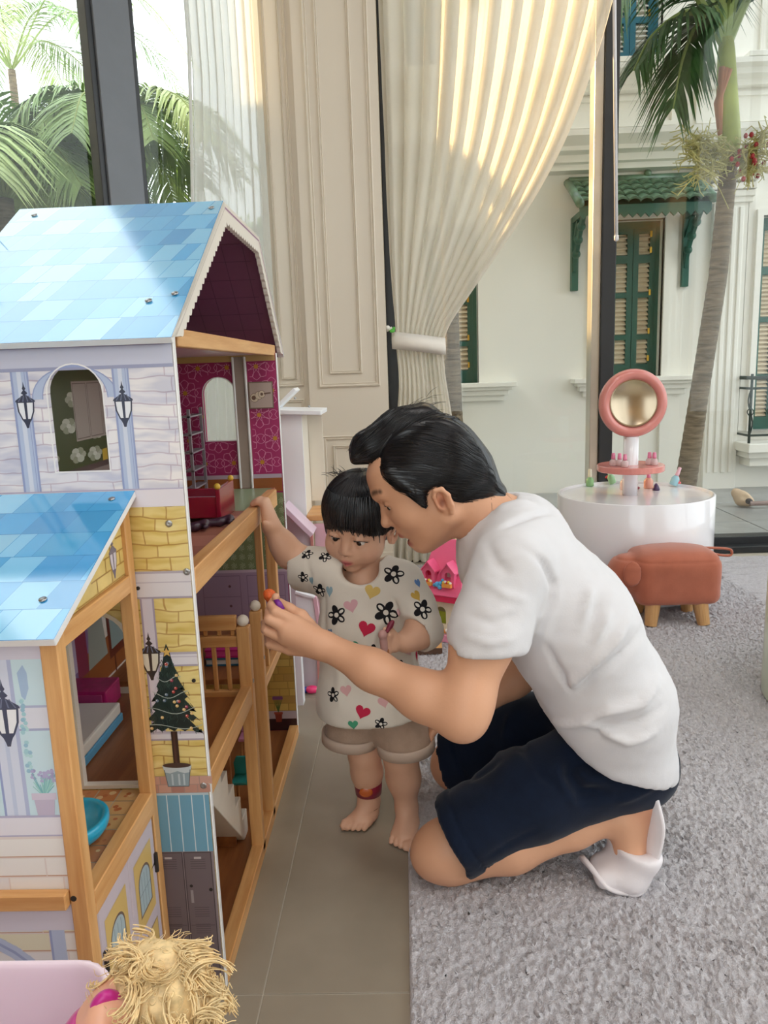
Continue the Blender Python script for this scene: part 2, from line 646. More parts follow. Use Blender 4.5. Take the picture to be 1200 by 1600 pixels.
def normals(V, Q):
    N = np.zeros_like(V)
    fn = np.cross(V[Q[:, 2]] - V[Q[:, 0]], V[Q[:, 3]] - V[Q[:, 1]])
    for i in range(4):
        np.add.at(N, Q[:, i], fn)
    return N / (np.linalg.norm(N, axis=1)[:, None] + 1e-12)
def vnoise(P, s, seed=0):
    """cheap smooth noise from a few sines"""
    r = np.random.RandomState(seed)
    o = np.zeros(len(P))
    for i in range(6):
        k = r.normal(size=3) * s
        o += np.sin(P @ k + r.rand() * 6.28)
    return o / 6
def folds(V, N, items):
    """cloth folds: soft ridges (positive) and creases (negative) along polylines: (points, width, height)"""
    D = np.zeros(len(V))
    for pts, w, h in items:
        best = np.full(len(V), 9.0)
        tt = np.zeros(len(V))
        n = len(pts) - 1
        for i in range(n):
            a, b = np.array(pts[i]), np.array(pts[i + 1])
            d = b - a
            t = np.clip(((V - a) @ d) / (d @ d), 0, 1)
            dist = np.linalg.norm(V - a - t[:, None] * d, axis=1)
            m = dist < best
            best = np.where(m, dist, best)
            tt = np.where(m, (i + t) / n, tt)
        fade = np.clip(np.sin(np.pi * np.clip(tt, 0.02, 0.98)) * 1.6, 0, 1)
        D += h * np.exp(-(best / w) ** 2) * fade
    return V + N * D[:, None]
def mesh_of(name, V, Q, mats, parent=None, paint=None, base=None, **kw):
    me = bpy.data.meshes.new(name)
    me.vertices.add(len(V))
    me.vertices.foreach_set('co', np.asarray(V, np.float32).ravel())
    me.loops.add(Q.size)
    me.loops.foreach_set('vertex_index', np.asarray(Q, np.int32).ravel())
    me.polygons.add(len(Q))
    me.polygons.foreach_set('loop_start', np.arange(0, Q.size, Q.shape[1], dtype=np.int32))
    me.update(calc_edges=True)
    if base is not None:
        c = np.ones((len(V), 4), np.float32)
        c[:, :3] = hx(base) if isinstance(base, str) else base
        for it in (paint or []):
            ctr, rad, col, soft, amt = it
            rad = np.array(rad if hasattr(rad, '__len__') else [rad] * 3)
            d = np.linalg.norm((V - np.array(ctr)) / rad, axis=1)
            w = np.clip((1 - d) / soft + 0.0, 0, 1)[:, None] * amt
            w = w * w * (3 - 2 * w)
            cc = np.array(hx(col) if isinstance(col, str) else col)
            c[:, :3] = c[:, :3] * (1 - w) + cc * w
        ca = me.color_attributes.new('Col', 'FLOAT_COLOR', 'POINT')
        ca.data.foreach_set('color', c.ravel())
    return link_mesh(name, me, mats, parent, smooth=True, **kw)
class Frame:
    def __init__(s, O, f, u):
        s.O = Vector(O)
        s.f = Vector(f).normalized()
        u = Vector(u)
        s.u = (u - s.f * u.dot(s.f)).normalized()
        s.s = s.u.cross(s.f).normalized()          # to the figure's left
    def __call__(s, f, l, u):
        return s.O + s.f * f + s.s * l + s.u * u
    def ax(s):
        return [s.f, s.s, s.u]
def hair_strands(name, strands, m, parent, n=3, kind=None):
    bm = NB()
    for pts, r0, r1 in strands:
        k = len(pts)
        rr = [r0 * (0.6 + 0.4 * min(1, 3 * i / (k - 1))) * (1 - i / (k - 1)) + r1 * (i / (k - 1)) for i in range(k)]
        tube(bm, pts, rr, n, cap=False)
    return obj(name, bm, m, parent, smooth=True, kind=kind)
# ================================================================== ROOM SHELL
m_stone = mat('pale_grey_stone', '968B7B', 0.34, var=0.10, scale=3.0, bump=0.02, bscale=30, spec=0.4)
m_grout = mat('grout', 'BDB5A6', 0.8)
m_cream = mat('cream_paint', 'DDD3C3', 0.55, var=0.012, scale=2)
m_ochre = mat('ochre_paint', 'B99C6C', 0.7)
m_brown = wood('ceiling_brown', '6B4630', '553525', 'X', 3)
m_black = mat('black_aluminium', '26282B', 0.4, var=0.1, metal=0.0)
m_grey = mat('grey_aluminium', '6E737A', 0.42, var=0.04)
m_alu = mat('bright_aluminium', 'C9C4BA', 0.3, metal=0.9)
m_glass = glass_mat('window_glass', (0.975, 0.985, 0.975))
GX, GY = -0.66, 3.94                       # corner between pillar and oblique window
K2 = math.sqrt(0.5)
def OB(t, d=0.0, z=0.0):                    # along the oblique window wall, d into the room
    return Vector((GX - t * K2 + d * K2, GY - t * K2 - d * K2, z))

# floor with separate stone slabs
bm = NB(); box(bm, (-3.4, -2.7, -0.06), (3.6, 4.3, -0.002)); floor = struct('floor', bm, m_grout)
for ix in range(-4, 1):
    for iy in range(-1, 4):
        x1, y0 = -0.268 + 0.6 * ix, 1.128 + 1.2 * (iy - 1)
        bm = NB(); box(bm, (x1 + 0.0012, y0 + 0.0012, -0.0125), (x1 + 0.5988, min(y0 + 1.1988, 3.95), 0))
        if y0 < 3.8:
            obj('floor_slab', bm, m_stone, floor, bevel=0.0008, seg=1)
# rug
def rug_mesh():
    nx, ny = 430, 560
    x = np.concatenate([np.linspace(-0.018, 1.5, nx - 40), np.linspace(1.52, 3.3, 40)])
    y = np.concatenate([np.linspace(0.55, 3.3, ny - 90), np.linspace(3.31, 3.95, 90)])
    X, Y = np.meshgrid(x, y, indexing='ij')
    P = np.stack([X.ravel(), Y.ravel(), np.zeros(X.size)], 1)
    r = np.random.RandomState(3)
    h = 0.011 + 0.0026 * r.randn(len(P)).clip(-2, 2) + 0.0016 * vnoise(P, 110, 1) + 0.0016 * vnoise(P, 300, 2)
    ed = np.minimum.reduce([X.ravel() + 0.018, 3.3 - X.ravel(), Y.ravel() - 0.55, 3.95 - Y.ravel()])
    P[:, 2] = np.where(ed < 1e-6, 0.0005, h.clip(0.004, 0.02))
    P[:, 0] += 0.0016 * r.randn(len(P)) * (ed > 1e-6)
    P[:, 1] += 0.0016 * r.randn(len(P)) * (ed > 1e-6)
    i = np.arange(nx * ny).reshape(nx, ny)
    Q = np.stack([i[:-1, :-1], i[1:, :-1], i[1:, 1:], i[:-1, 1:]], -1).reshape(-1, 4)
    return P, Q
P, Q = rug_mesh()
m_rug = mat('rug_pile', 'BDB8BC', 0.95, scale=95, col2='D0CCD0', bump=0.55, bscale=380, spec=0.1, sheen=0.2)
rug = mesh_of('rug', P, Q, m_rug)
tag(rug, 'large pale grey deep-pile rug covering the floor on the right', 'rug')

# ceiling with flush lamps
e = OB(3.5)
bm = NB(); plate(bm, [(e.x - .15, -2.8), (3.6, -2.8), (3.6, 4.3), (-.5, 4.3), (-.72, 4.05), (e.x - .15, e.y + .1)], [], (0, 0, CEIL), (1, 0, 0), (0, 1, 0), .1); struct('ceiling', bm, m_brown)
for (x, y), where in zip(LAMPS, ('above the wooden dollhouse', 'above the middle of the grey rug', 'by the rear window on the tiled side', 'by the rear window on the rug side')):
    t = empty('ceiling_lamp', (x, y, CEIL), 'square white ceiling lamp ' + where, 'ceiling lamp', 'flush lamps under the brown ceiling')
    bm = NB(); box(bm, (x - 0.47, y - 0.47, CEIL - 0.05), (x + 0.47, y + 0.47, CEIL - 0.001)); obj('housing', bm, mat('white_metal', 'E8E8E6', 0.4), t, bevel=0.01)
    bm = NB(); box(bm, (x - 0.43, y - 0.43, CEIL - 0.056), (x + 0.43, y + 0.43, CEIL - 0.05)); obj('diffuser', bm, emit_mat('lamp_diffuser', (1, 0.97, 0.93), 2.0), t)
    L = bpy.data.lights.new('lamp_light', 'AREA')
    L.energy, L.color, L.size = LAMP_W, (1.0, 0.97, 0.93), 0.85
    lamp_obj('lamp_light', L, (x, y, CEIL - 0.06), (0, 0, 0))

# pillar wall between the two windows, with panel mouldings
bm = NB(); box(bm, (-0.47, 3.9, 0), (-0.075, 4.2, CEIL)); box(bm, (-0.66, 3.94, 0), (-0.47, 4.2, CEIL))
wall_back = struct('wall_back', bm, m_cream)
def mould(x0, x1, z0, z1, y, w=0.016, name='trim'):
    """picture-frame moulding of four mitred profiled strips"""
    for (a, b, c, d) in (((x0, z0), (x1, z0), (0, 1), 0), ((x0, z1), (x1, z1), (0, -1), 0), ((x0, z0), (x0, z1), (1, 0), 1), ((x1, z0), (x1, z1), (-1, 0), 1)):
        bm = NB()
        prof = [(0, 0), (0, 0.010), (0.25, 0.013), (0.45, 0.006), (0.7, 0.005), (0.85, 0.009), (1, 0.006), (1, 0)]
        rings = []
        for (px, pz), s in ((a, 1), (b, -1)):
            ring = []
            for f, h in prof:
                o = f * w
                dx = c[0] * o + (s * o if d == 0 else 0)
                dz = c[1] * o + (s * o if d == 1 else 0)
                ring.append(bm.verts.new((px + dx, y - h, pz + dz)))
            rings.append(ring)
        for k in range(len(prof) - 1):
            bm.faces.new((rings[0][k], rings[0][k + 1], rings[1][k + 1], rings[1][k]))
        obj('moulding', bm, m_cream, wall_back)
mould(-0.418, -0.112, 0.955, 4.6, 3.9, 0.02)
mould(-0.362, -0.200, 1.02, 4.53, 3.9, 0.014)
mould(-0.418, -0.112, 0.12, 0.712, 3.9, 0.02)
mould(-0.362, -0.170, 0.18, 0.662, 3.9, 0.014)
mould(-0.64, -0.50, 0.965, 4.6, 3.94, 0.016)
mould(-0.61, -0.53, 1.0, 4.55, 3.94, 0.010)
mould(-0.64, -0.50, 0.12, 0.90, 3.94, 0.016)
bm = NB(); box(bm, (-0.475, 3.885, 0), (-0.07, 3.9, 0.10)); struct('baseboard_back', bm, m_cream, bevel=0.004)

# right-hand glazing behind the curtain
def frame_box(lo, hi, par, m=None, name='window_frame', bevel=0.003):
    bm = NB(); box(bm, lo, hi); return obj(name, bm, m or m_black, par, bevel=bevel)
w2 = empty('window_2', (1.5, 4.15, 0), kind='structure')
frame_box((1.03, 4.09, 0.0), (1.10, 4.21, CEIL), w2)
frame_box((0.985, 4.11, 0.0), (1.03, 4.21, CEIL), w2, m_alu)
frame_box((-0.075, 4.10, 0.0), (-0.02, 4.21, CEIL), w2)
frame_box((-0.02, 4.12, 0.0), (3.45, 4.21, 0.075), w2)
frame_box((-0.02, 4.05, 0.0), (3.45, 4.12, 0.035), w2)
frame_box((-0.075, 4.10, CEIL - 0.06), (3.45, 4.21, CEIL), w2)
frame_box((3.38, 4.08, 0.0), (3.45, 4.21, CEIL), w2)
for a, b in ((-0.02, 0.985), (1.10, 3.38)):
    bm = NB(); box(bm, (a, 4.155, 0.075), (b, 4.156, CEIL - 0.06)); obj('pane', bm, m_glass, w2)
# oblique left glazing with its heavy post
w1 = empty('window_1', OB(0.8), kind='structure')
def ob_box(t0, t1, d0, d1, z0, z1, name, m, bevel=0.003):
    bm = NB()
    obox(bm, OB((t0 + t1) / 2, (d0 + d1) / 2, (z0 + z1) / 2), ((t1 - t0) / 2, (d1 - d0) / 2, (z1 - z0) / 2), (-K2, -K2, 0), (K2, -K2, 0), (0, 0, 1))
    return obj(name, bm, m, w1, bevel=bevel)
ob_box(0.645, 0.80, -0.02, 0.06, 0, CEIL, 'window_frame', m_grey)
ob_box(0.62, 0.645, -0.03, 0.045, 0, CEIL, 'window_frame', m_black)
ob_box(0.80, 0.825, -0.03, 0.045, 0, CEIL, 'window_frame', m_black)
ob_box(0.0, 3.5, -0.03, 0.04, 0, 0.08, 'window_frame', m_black)
ob_box(0.0, 3.5, -0.03, 0.04, CEIL - 0.06, CEIL, 'window_frame', m_black)
ob_box(2.2, 2.3, -0.03, 0.05, 0, CEIL, 'window_frame', m_grey)
for a, b in ((0.0, 0.62), (0.825, 2.2), (2.3, 3.5)):
    ob_box(a, b, -0.012, -0.011, 0.08, CEIL - 0.06, 'pane', m_glass, 0)

bm = NB(); obox(bm, OB(0.575, -0.02, 4.3), (0.575, 0.10, 0.95), (-K2, -K2, 0), (K2, -K2, 0), (0, 0, 1)); struct('wall_glare_block', bm, m_cream)  # unseen panel, added to cut the sky reflection on the dollhouse roof
# remaining walls: left solid, right and rear with big windows
e = OB(3.5)
bm = NB(); box(bm, (e.x - 0.15, -2.8, 0), (e.x, e.y, CEIL)); struct('wall_left', bm, m_ochre)
bm = NB(); plate(bm, [(e.x - 0.15, 0), (3.6, 0), (3.6, CEIL), (e.x - 0.15, CEIL)], [[(-1.6, 0.35), (0.9, 0.35), (0.9, 4.6), (-1.6, 4.6)]], (0, -2.7, 0), (1, 0, 0), (0, 0, 1), 0.15)
struct('wall_rear', bm, m_ochre)
w3 = empty('window_3', (-0.35, -2.75, 0.35), kind='structure')
for a in (-1.6, -0.36, 0.85):
    frame_box((a, -2.8, 0.35), (a + 0.05, -2.72, 4.6), w3)
for a in (0.35, 4.55):
    frame_box((-1.6, -2.8, a), (0.9, -2.72, a + 0.05), w3)
bm = NB(); box(bm, (-1.55, -2.761, 0.4), (0.85, -2.76, 4.55)); obj('pane', bm, m_glass, w3)
bm = NB(); plate(bm, [(-2.7, 0), (4.2, 0), (4.2, CEIL), (-2.7, CEIL)], [[(-1.5, 0.3), (3.6, 0.3), (3.6, 4.6), (-1.5, 4.6)]], (3.45, 0, 0), (0, 1, 0), (0, 0, 1), 0.15)
struct('wall_right', bm, m_cream)
w4 = empty('window_4', (3.5, 1.0, 0.3), kind='structure')
for a in (-1.5, 0.15, 1.85, 3.55):
    frame_box((3.46, a, 0.3), (3.54, a + 0.05, 4.6), w4)
for a in (0.3, 4.55):
    frame_box((3.46, -1.5, a), (3.54, 3.6, a + 0.05), w4)
bm = NB(); box(bm, (3.50, -1.45, 0.35), (3.501, 3.55, 4.55)); obj('pane', bm, m_glass, w4)

bm = NB(); box(bm, (-4.75, -3.0, -0.1), (-4.5, 6.8, 5.6)); struct('wall_sun_block', bm, mat('sun_block_plaster', 'CFCABD', 0.85, var=.05))  # unseen wall, added to block low sun from the room and left curtain
# ------------------------------------------------------------------ curtains
m_sheer = sheer_mat('sheer_linen', 'F6F1E6', 0.55, 0.12)
m_cool = sheer_mat('sheer_white', 'F4F5F2', 0.5, 0.12)
def curtain_grid(rows, n, amp, folds_n, seed, y0, place):
    """rows: (z, left, right); place(s, d, z) -> point"""
    r = random.Random(seed)
    ph = [r.uniform(-0.5, 0.5) for _ in range(folds_n + 2)]
    V, Q = [], []
    for (z, a, b) in rows:
        w = b - a
        for i in range(n):
            u = i / (n - 1)
            k = u * folds_n
            j = int(k)
            f = k - j
            phase = 2 * math.pi * k + ph[j] * (1 - f) + ph[j + 1] * f
            am = amp(z, u) * (0.75 + 0.5 * abs(ph[j]) * 2 * (1 - f) + 0.5 * abs(ph[j + 1]) * 2 * f) / 1.1
            s = a + w * (u + 0.25 / folds_n * math.sin(phase * 1.0 + 0.9) * 0.55)
            V.append(place(s, am * math.sin(phase) + 0.12 * am * math.sin(2.0 * phase + z * 1.5 + j), z))
    nr = len(rows)
    for i in range(nr - 1):
        for j in range(n - 1):
            Q.append((i * n + j, i * n + j + 1, (i + 1) * n + j + 1, (i + 1) * n + j))
    return np.array([list(v) for v in V], np.float32), np.array(Q)
CY = 3.99
tab = [(0, 587, 957), (50, 589, 944), (100, 592, 929), (150, 594, 912), (200, 597, 893), (250, 599, 870), (300, 601, 843), (350, 604, 812), (400, 607, 777),
       (450, 611, 742), (480, 614, 722), (505, 617, 703), (525, 617, 694), (545, 618, 691), (575, 622, 694), (600, 623, 697), (640, 620, 704), (700, 612, 712), (780, 602, 718), (880, 594, 724)]
tr_ = []
for py, a, b in tab:
    A, B = at(a, py, CY), at(b, py, CY)
    tr_.append(((A.z + B.z) / 2, A.x, B.x))
tr_.insert(0, (CEIL - 0.02, tr_[0][1] - 0.0, tr_[0][2] + 0.55))
zz = np.array([t[0] for t in tr_])[::-1]
LX = np.array([t[1] for t in tr_])[::-1]
RX = np.array([t[2] for t in tr_])[::-1]
zs = np.linspace(CEIL - 0.02, 0.02, 240)
def sm(a):
    a = np.interp(zs, zz, a)
    p = np.pad(a, 3, mode='edge')
    return np.convolve(p, np.ones(7) / 7, 'valid')
rows = list(zip(zs, sm(LX), sm(RX)))
cur = empty('tied_curtain', (0.1, CY, 0), 'long cream sheer curtain gathered by a tieback beside the panelled wall', 'curtain')
def amp_r(z, u):
    d = abs(z - 1.18)
    return 0.012 + 0.026 * min(1.0, d / 0.9) * (0.8 + 0.4 * math.sin(u * 9))
V, Q = curtain_grid(rows, 400, amp_r, 11, 5, CY, lambda s, d, z: (s, CY + d, z))
mesh_of('fabric', V, Q, m_sheer, cur)
# hem overlap that hides the free right edge
def ring_band(zl, zr, h, a, b, ry, cx, cy):
    bm = NB()
    n = 40
    rings = []
    for k in range(n):
        t = 2 * math.pi * k / n
        x = cx + (b - a) / 2 * 1.06 * math.cos(t)
        y = cy + ry * math.sin(t)
        z = zl + (zr - zl) * (0.5 + 0.5 * math.cos(t))
        w = 1 + 0.012 * math.sin(9 * t)
        rings.append([bm.verts.new((cx + (x - cx) * w * s, cy + (y - cy) * w * s, z + dz)) for s, dz in ((1.0, h), (1.012, h * 0.5), (1.0, 0), (0.97, 0.003), (0.97, h - 0.003))])
    for k in range(n):
        r0, r1 = rings[k], rings[(k + 1) % n]
        for j in range(5):
            bm.faces.new((r0[j], r0[(j + 1) % 5], r1[(j + 1) % 5], r1[j]))
    return bm
A, B = at(615, 545, CY), at(694, 552, CY)
obj('tieback', ring_band(A.z, B.z - 0.01, 0.085, A.x, B.x, 0.055, (A.x + B.x) / 2, CY), mat('tieback_cloth', 'EFE9E0', 0.85, sheen=0.2), cur, smooth=True)
p = at(606, 516, CY - 0.05)
bm = NB(); tube(bm, [(-0.074, 4.0, p.z), (p.x, 3.95, p.z), (p.x + 0.02, 3.94, p.z + 0.012)], 0.006, 8); ball(bm, (p.x, 3.945, p.z + 0.012), 0.012, 10)
obj('tieback_hook', bm, mat('hook_white', 'E9E7E0', 0.4), cur, smooth=True)
bm = NB(); ball(bm, (p.x + 0.022, 3.935, p.z - 0.004), 0.012, 10, sc=(1.2, 0.6, 0.8)); ball(bm, (p.x + 0.03, 3.94, p.z + 0.008), 0.008, 8, sc=(1, 0.5, 1))
obj('tieback_clip', bm, mat('green_plastic', '58B947', 0.4), cur, label='small green clip')
cl = empty('straight_curtain', OB(0.2, 0.1), 'straight white sheer curtain hanging beside the grey window post', 'curtain')
rows = [(z, 0.045, 0.40 + 0.075 * max(0, 2.3 - z)) for z in np.linspace(CEIL - 0.02, 0.02, 60)]
V, Q = curtain_grid(rows, 240, lambda z, u: 0.026, 9, 11, 0, lambda s, d, z: OB(s, 0.12 + d, z))
mesh_of('fabric', V, Q, m_cool, cl)
# hem selvedge nearest the window
bm = NB(); tube(bm, [OB(0.42 + 0.075 * max(0, 2.3 - z), 0.13, z) for z in np.linspace(CEIL - 0.02, 0.02, 14)], 0.008, 6, flat=1.0)
obj('hem', bm, m_cool, cl, smooth=True)
wd = empty('curtain_wand', at(961, 375, 3.93), 'thin white curtain wand hanging in front of the black window post', 'curtain wand')
bm = NB(); a, b = at(960, 0, 3.93), at(963, 375, 3.93)
tube(bm, [(a.x, a.y, CEIL - 0.06), (a.x, a.y, a.z), tuple(b)], 0.009, 10); obj('rod', bm, mat('wand_white', 'E3E1E4', 0.35), wd, smooth=True)
bm = NB(); lathe(bm, [(0.004, -0.006), (0.011, 0), (0.011, 0.02), (0.006, 0.026)], b, 14); obj('end_cap', bm, mat('wand_white', 'E3E1E4', 0.35), wd, smooth=True)
# ================================================================== OUTSIDE
m_fac = mat('facade_plaster', 'F1EFE7', 0.8, var=0.015, scale=1.5)
m_fgreen = mat('shutter_green', '1D5A4B', 0.45, var=0.08)
m_fblue = mat('shutter_blue', '2C6C80', 0.45, var=0.08)
m_slat = mat('louvre_cream', 'E8D8BC', 0.6)
m_slatw = mat('louvre_white', 'EDECE6', 0.6)
m_gold = mat('brass', 'C49A3A', 0.3, metal=0.8)
m_tileg = mat('glazed_green_tile', '5F8068', 0.3, var=0.3, scale=14, coat=0.3)
m_paving = mat('grey_paving', '9B9C9B', 0.3, var=0.12, scale=5, spec=0.5)
FY = 6.26
bm = NB(); box(bm, (-9, 3.0, -0.35), (14, 20, -0.07)); box(bm, (-9, -8, -0.35), (-3.6, 3.0, -0.07)); box(bm, (3.7, -8, -0.35), (14, 3, -0.07)); box(bm, (-3.6, -8, -0.35), (3.7, -2.9, -0.07))
struct('ground', bm, mat('garden_soil', '6F6A58', 0.9, var=0.3, scale=3))
terr = None
bm = NB(); box(bm, (-1.0, 4.22, -0.08), (5, 6.26, -0.03)); terr = struct('floor_terrace', bm, mat('terrace_joint', '6E6F6E', 0.8))
for ix in range(6):
    for iy in range(3):
        x0, y0 = -0.5 + 0.9 * ix, 4.24 + 0.68 * iy
        bm = NB(); box(bm, (x0, y0, -0.031), (x0 + 0.892, min(y0 + 0.672, 6.25), -0.012)); obj('paving_slab', bm, m_paving, terr, bevel=0.002, seg=1)

th = empty('townhouse', (2.0, FY, 0), 'cream stucco townhouse with green shutters across the alley', 'building')
bm = NB()
WINS = [(1.63, 2.035, 0.905, 2.09, 'g'), (0.20, 0.605, 0.90, 2.09, 'g'), (2.77, 3.18, 0.45, 2.08, 'g'), (1.56, 1.975, 3.20, 4.4, 'b'), (2.86, 3.3, 3.2, 4.4, 'b'), (0.1, 0.5, 3.2, 4.4, 'b')]
plate(bm, [(-0.7, -0.1), (5.2, -0.1), (5.2, 5.6), (-0.7, 5.6)], [[(a, c), (b, c), (b, d), (a, d)] for a, b, c, d, k in WINS], (0, FY + 0.35, 0), (1, 0, 0), (0, 0, 1), 0.35)
obj('wall', bm, m_fac, th)
bm = NB(); box(bm, (-0.6, FY + 0.36, 0), (5.1, FY + 3, 5.4)); obj('wall_core', bm, m_fac, th)
def course(name, x0, x1, prof):
    """moulded string course: profile of (outward, z)"""
    bm = NB()
    r = [[bm.verts.new((x, FY - o, z)) for o, z in prof] for x in (x0, x1)]
    n = len(prof)
    for k in range(n - 1):
        bm.faces.new((r[0][k], r[0][k + 1], r[1][k + 1], r[1][k]))
    bm.faces.new(r[0]); bm.faces.new(r[1][::-1])
    obj(name, bm, m_fac, th)
course('cornice', -0.75, 5.2, [(0, 2.44), (0.09, 2.45), (0.09, 2.49), (0.12, 2.50), (0.12, 2.55), (0.17, 2.57), (0.17, 2.60), (0.22, 2.66), (0.22, 2.70), (0.05, 2.74), (0, 2.74)])
course('cornice', -0.75, 5.2, [(0, 2.99), (0.06, 3.0), (0.06, 3.04), (0.12, 3.06), (0.12, 3.10), (0.16, 3.12), (0.16, 3.155), (0, 3.17)])
for a, b in ((0.9, 2.1), (2.25, 3.6), (-0.5, 0.7)):
    bm = NB()
    plate(bm, [(a, 2.76), (b, 2.76), (b, 2.97), (a, 2.97)], [[(a + 0.03, 2.79), (b - 0.03, 2.79), (b - 0.03, 2.94), (a + 0.03, 2.94)]], (0, FY - 0.0, 0), (1, 0, 0), (0, 0, 1), 0.02)
    obj('frieze_panel', bm, m_fac, th)
# fluted pilaster right of the palm
bm = NB(); box(bm, (2.40, FY - 0.05, -0.05), (2.66, FY, 2.30))
for i in range(4):
    box(bm, (2.425 + i * 0.056, FY - 0.064, 0.12), (2.455 + i * 0.056, FY - 0.05, 2.15))
obj('pilaster', bm, m_fac, th, bevel=0.004, seg=1)
bm = NB()
for z, o in ((2.18, 0.07), (2.22, 0.085), (2.27, 0.10), (2.33, 0.12), (2.39, 0.14)):
    box(bm, (2.40 - o * 0.4, FY - o, z), (2.66 + o * 0.4, FY, z + 0.045))
obj('capital', bm, m_fac, th, bevel=0.004, seg=1)
bm = NB(); box(bm, (2.05, FY - 0.03, -0.05), (2.13, FY, 2.3)); obj('pilaster', bm, m_fac, th)
for (a, b, c, d, k) in WINS:
    mg, ms = (m_fgreen, m_slat) if k == 'g' else (m_fblue, m_slatw)
    # stepped surround
    for w, o in ((0.16, 0.022), (0.105, 0.045), (0.045, 0.07)):
        bm = NB()
        plate(bm, [(a - w, c - 0.0), (b + w, c - 0.0), (b + w, d + w), (a - w, d + w)], [[(a, c + 0.001), (b, c + 0.001), (b, d), (a, d)]], (0, FY + 0.0, 0), (1, 0, 0), (0, 0, 1), o)
        obj('window_surround', bm, m_fac, th)
    # sill with stepped brackets below
    bm = NB()
    if c < .6: c_s = None
    for i, (o, z0, z1, e_) in enumerate(((0.15, c - 0.035, c, 0.29), (0.12, c - 0.06, c - 0.035, 0.26), (0.085, c - 0.10, c - 0.06, 0.235), (0.05, c - 0.145, c - 0.10, 0.20))):
        box(bm, (a - e_, FY - o, z0), (b + e_, FY + 0.1, z1))
    if c > .6: obj('window_sill', bm, m_fac, th, bevel=0.003, seg=1)
    if True:
        yy = FY + 0.06
        fr = NB(); mid = (a + b) / 2
        box(fr, (a, yy, c), (a + 0.03, yy + 0.05, d)); box(fr, (b - 0.03, yy, c), (b, yy + 0.05, d)); box(fr, (a, yy, d - 0.05), (b, yy + 0.05, d))
        win = obj('shutter_window', fr, mg, th)
        tr_z = c + (d - c) * 0.74 if k == 'g' else d - 0.3
        for s0, s1 in ((a + 0.03, mid - 0.002), (mid + 0.002, b - 0.03)):
            rows = [(c, c + 0.10), (c + (tr_z - c) * 0.33, c + (tr_z - c) * 0.33 + 0.04), (c + (tr_z - c) * 0.70, c + (tr_z - c) * 0.70 + 0.04), (tr_z, tr_z + 0.06), (d - 0.09, d - 0.05)]
            lf = NB()
            box(lf, (s0, yy + 0.005, c), (s0 + 0.042, yy + 0.04, d - 0.05)); box(lf, (s1 - 0.042, yy + 0.005, c), (s1, yy + 0.04, d - 0.05))
            for z0, z1 in rows:
                box(lf, (s0 + 0.042, yy + 0.005, z0), (s1 - 0.042, yy + 0.04, z1))
            obj('shutter_leaf', lf, mg, win)
            sl = NB()
            for (p0, p1), (q0, q1) in zip(rows, rows[1:]):
                nsl = max(3, int((q0 - p1) / 0.032))
                for i in range(nsl):
                    z = p1 + (i + 0.5) * (q0 - p1) / nsl
                    obox(sl, ((s0 + s1) / 2, yy + 0.024, z), ((s1 - s0) / 2 - 0.042, 0.018, 0.003), (1, 0, 0), (0, 0.8, 0.6), (0, -0.6, 0.8))
            box(sl, (s0 + 0.05, yy + 0.036, c), (s1 - 0.05, yy + 0.038, d - 0.06))
            obj('louvre_slats', sl, ms, win, kind='stuff')
        for z in (0.12, 0.30, 0.55, 0.82, 0.92):
            hb = NB(); box(hb, (b - 0.075, yy - 0.004, c + (d - c) * z - 0.022), (b - 0.06, yy + 0.006, c + (d - c) * z + 0.022))
            obj('hinge', hb, m_gold, win, label='brass hinge')

# tiled canopy over the window
aw = empty('window_canopy', (1.79, FY, 2.1), 'small canopy of glazed green tiles on brackets over a shuttered window', 'canopy')
AX0, AX1, AYF = 1.31, 2.25, 5.86
zt, zb = 2.36, 2.135
nrow, ncol = 4, 11
dv = Vector((0, AYF - FY, zb - zt)); L = dv.length; dvn = dv.normalized(); nn = Vector((0, dvn.z, -dvn.y)); nn = nn if nn.z > 0 else -nn
bm = NB(); obox(bm, Vector(((AX0 + AX1) / 2, (AYF + FY) / 2, (zt + zb) / 2)) - nn * 0.012, ((AX1 - AX0) / 2, L / 2, 0.01), (1, 0, 0), dvn, nn); obj('deck', bm, m_fgreen, aw)
for r in range(nrow):
    for c_ in range(ncol):
        w = (AX1 - AX0) / ncol
        x = AX0 + (c_ + 0.5) * w
        p0 = Vector((x, FY, zt)) + dvn * (L * (r / nrow)) + nn * (0.012 - 0.004)
        p1 = Vector((x, FY, zt)) + dvn * (L * ((r + 1.12) / nrow)) + nn * 0.024
        bm = NB()
        rs = []
        for p, s in ((p0, 0.9), (p1, 1.08)):
            o = []
            for i in range(7):
                a = math.pi * i / 6
                o.append(bm.verts.new(p + Vector((math.cos(a) * w * 0.52 * s, 0, 0)) + nn * (math.sin(a) * 0.034 * s)))
            for i in range(7):
                a = math.pi * (6 - i) / 6
                o.append(bm.verts.new(p + Vector((math.cos(a) * w * 0.44 * s, 0, 0)) + nn * (math.sin(a) * 0.022 * s - 0.004)))
            rs.append(o)
        for i in range(14):
            bm.faces.new((rs[0][i], rs[0][(i + 1) % 14], rs[1][(i + 1) % 14], rs[1][i]))
        bm.faces.new(rs[0]); bm.faces.new(rs[1][::-1])
        obj('roof_tile', bm, m_tileg, aw, smooth=False)
for sgn, x in ((-1, AX0 - 0.005), (1, AX1 + 0.005)):
    bm = NB(); tube(bm, [Vector((x, FY, zt + 0.02)), Vector((x, (AYF + FY) / 2, (zt + zb) / 2 + 0.03)), Vector((x, AYF - 0.03, zb + 0.012))], 0.032, 10); obj('ridge_tile', bm, m_tileg, aw, smooth=True)
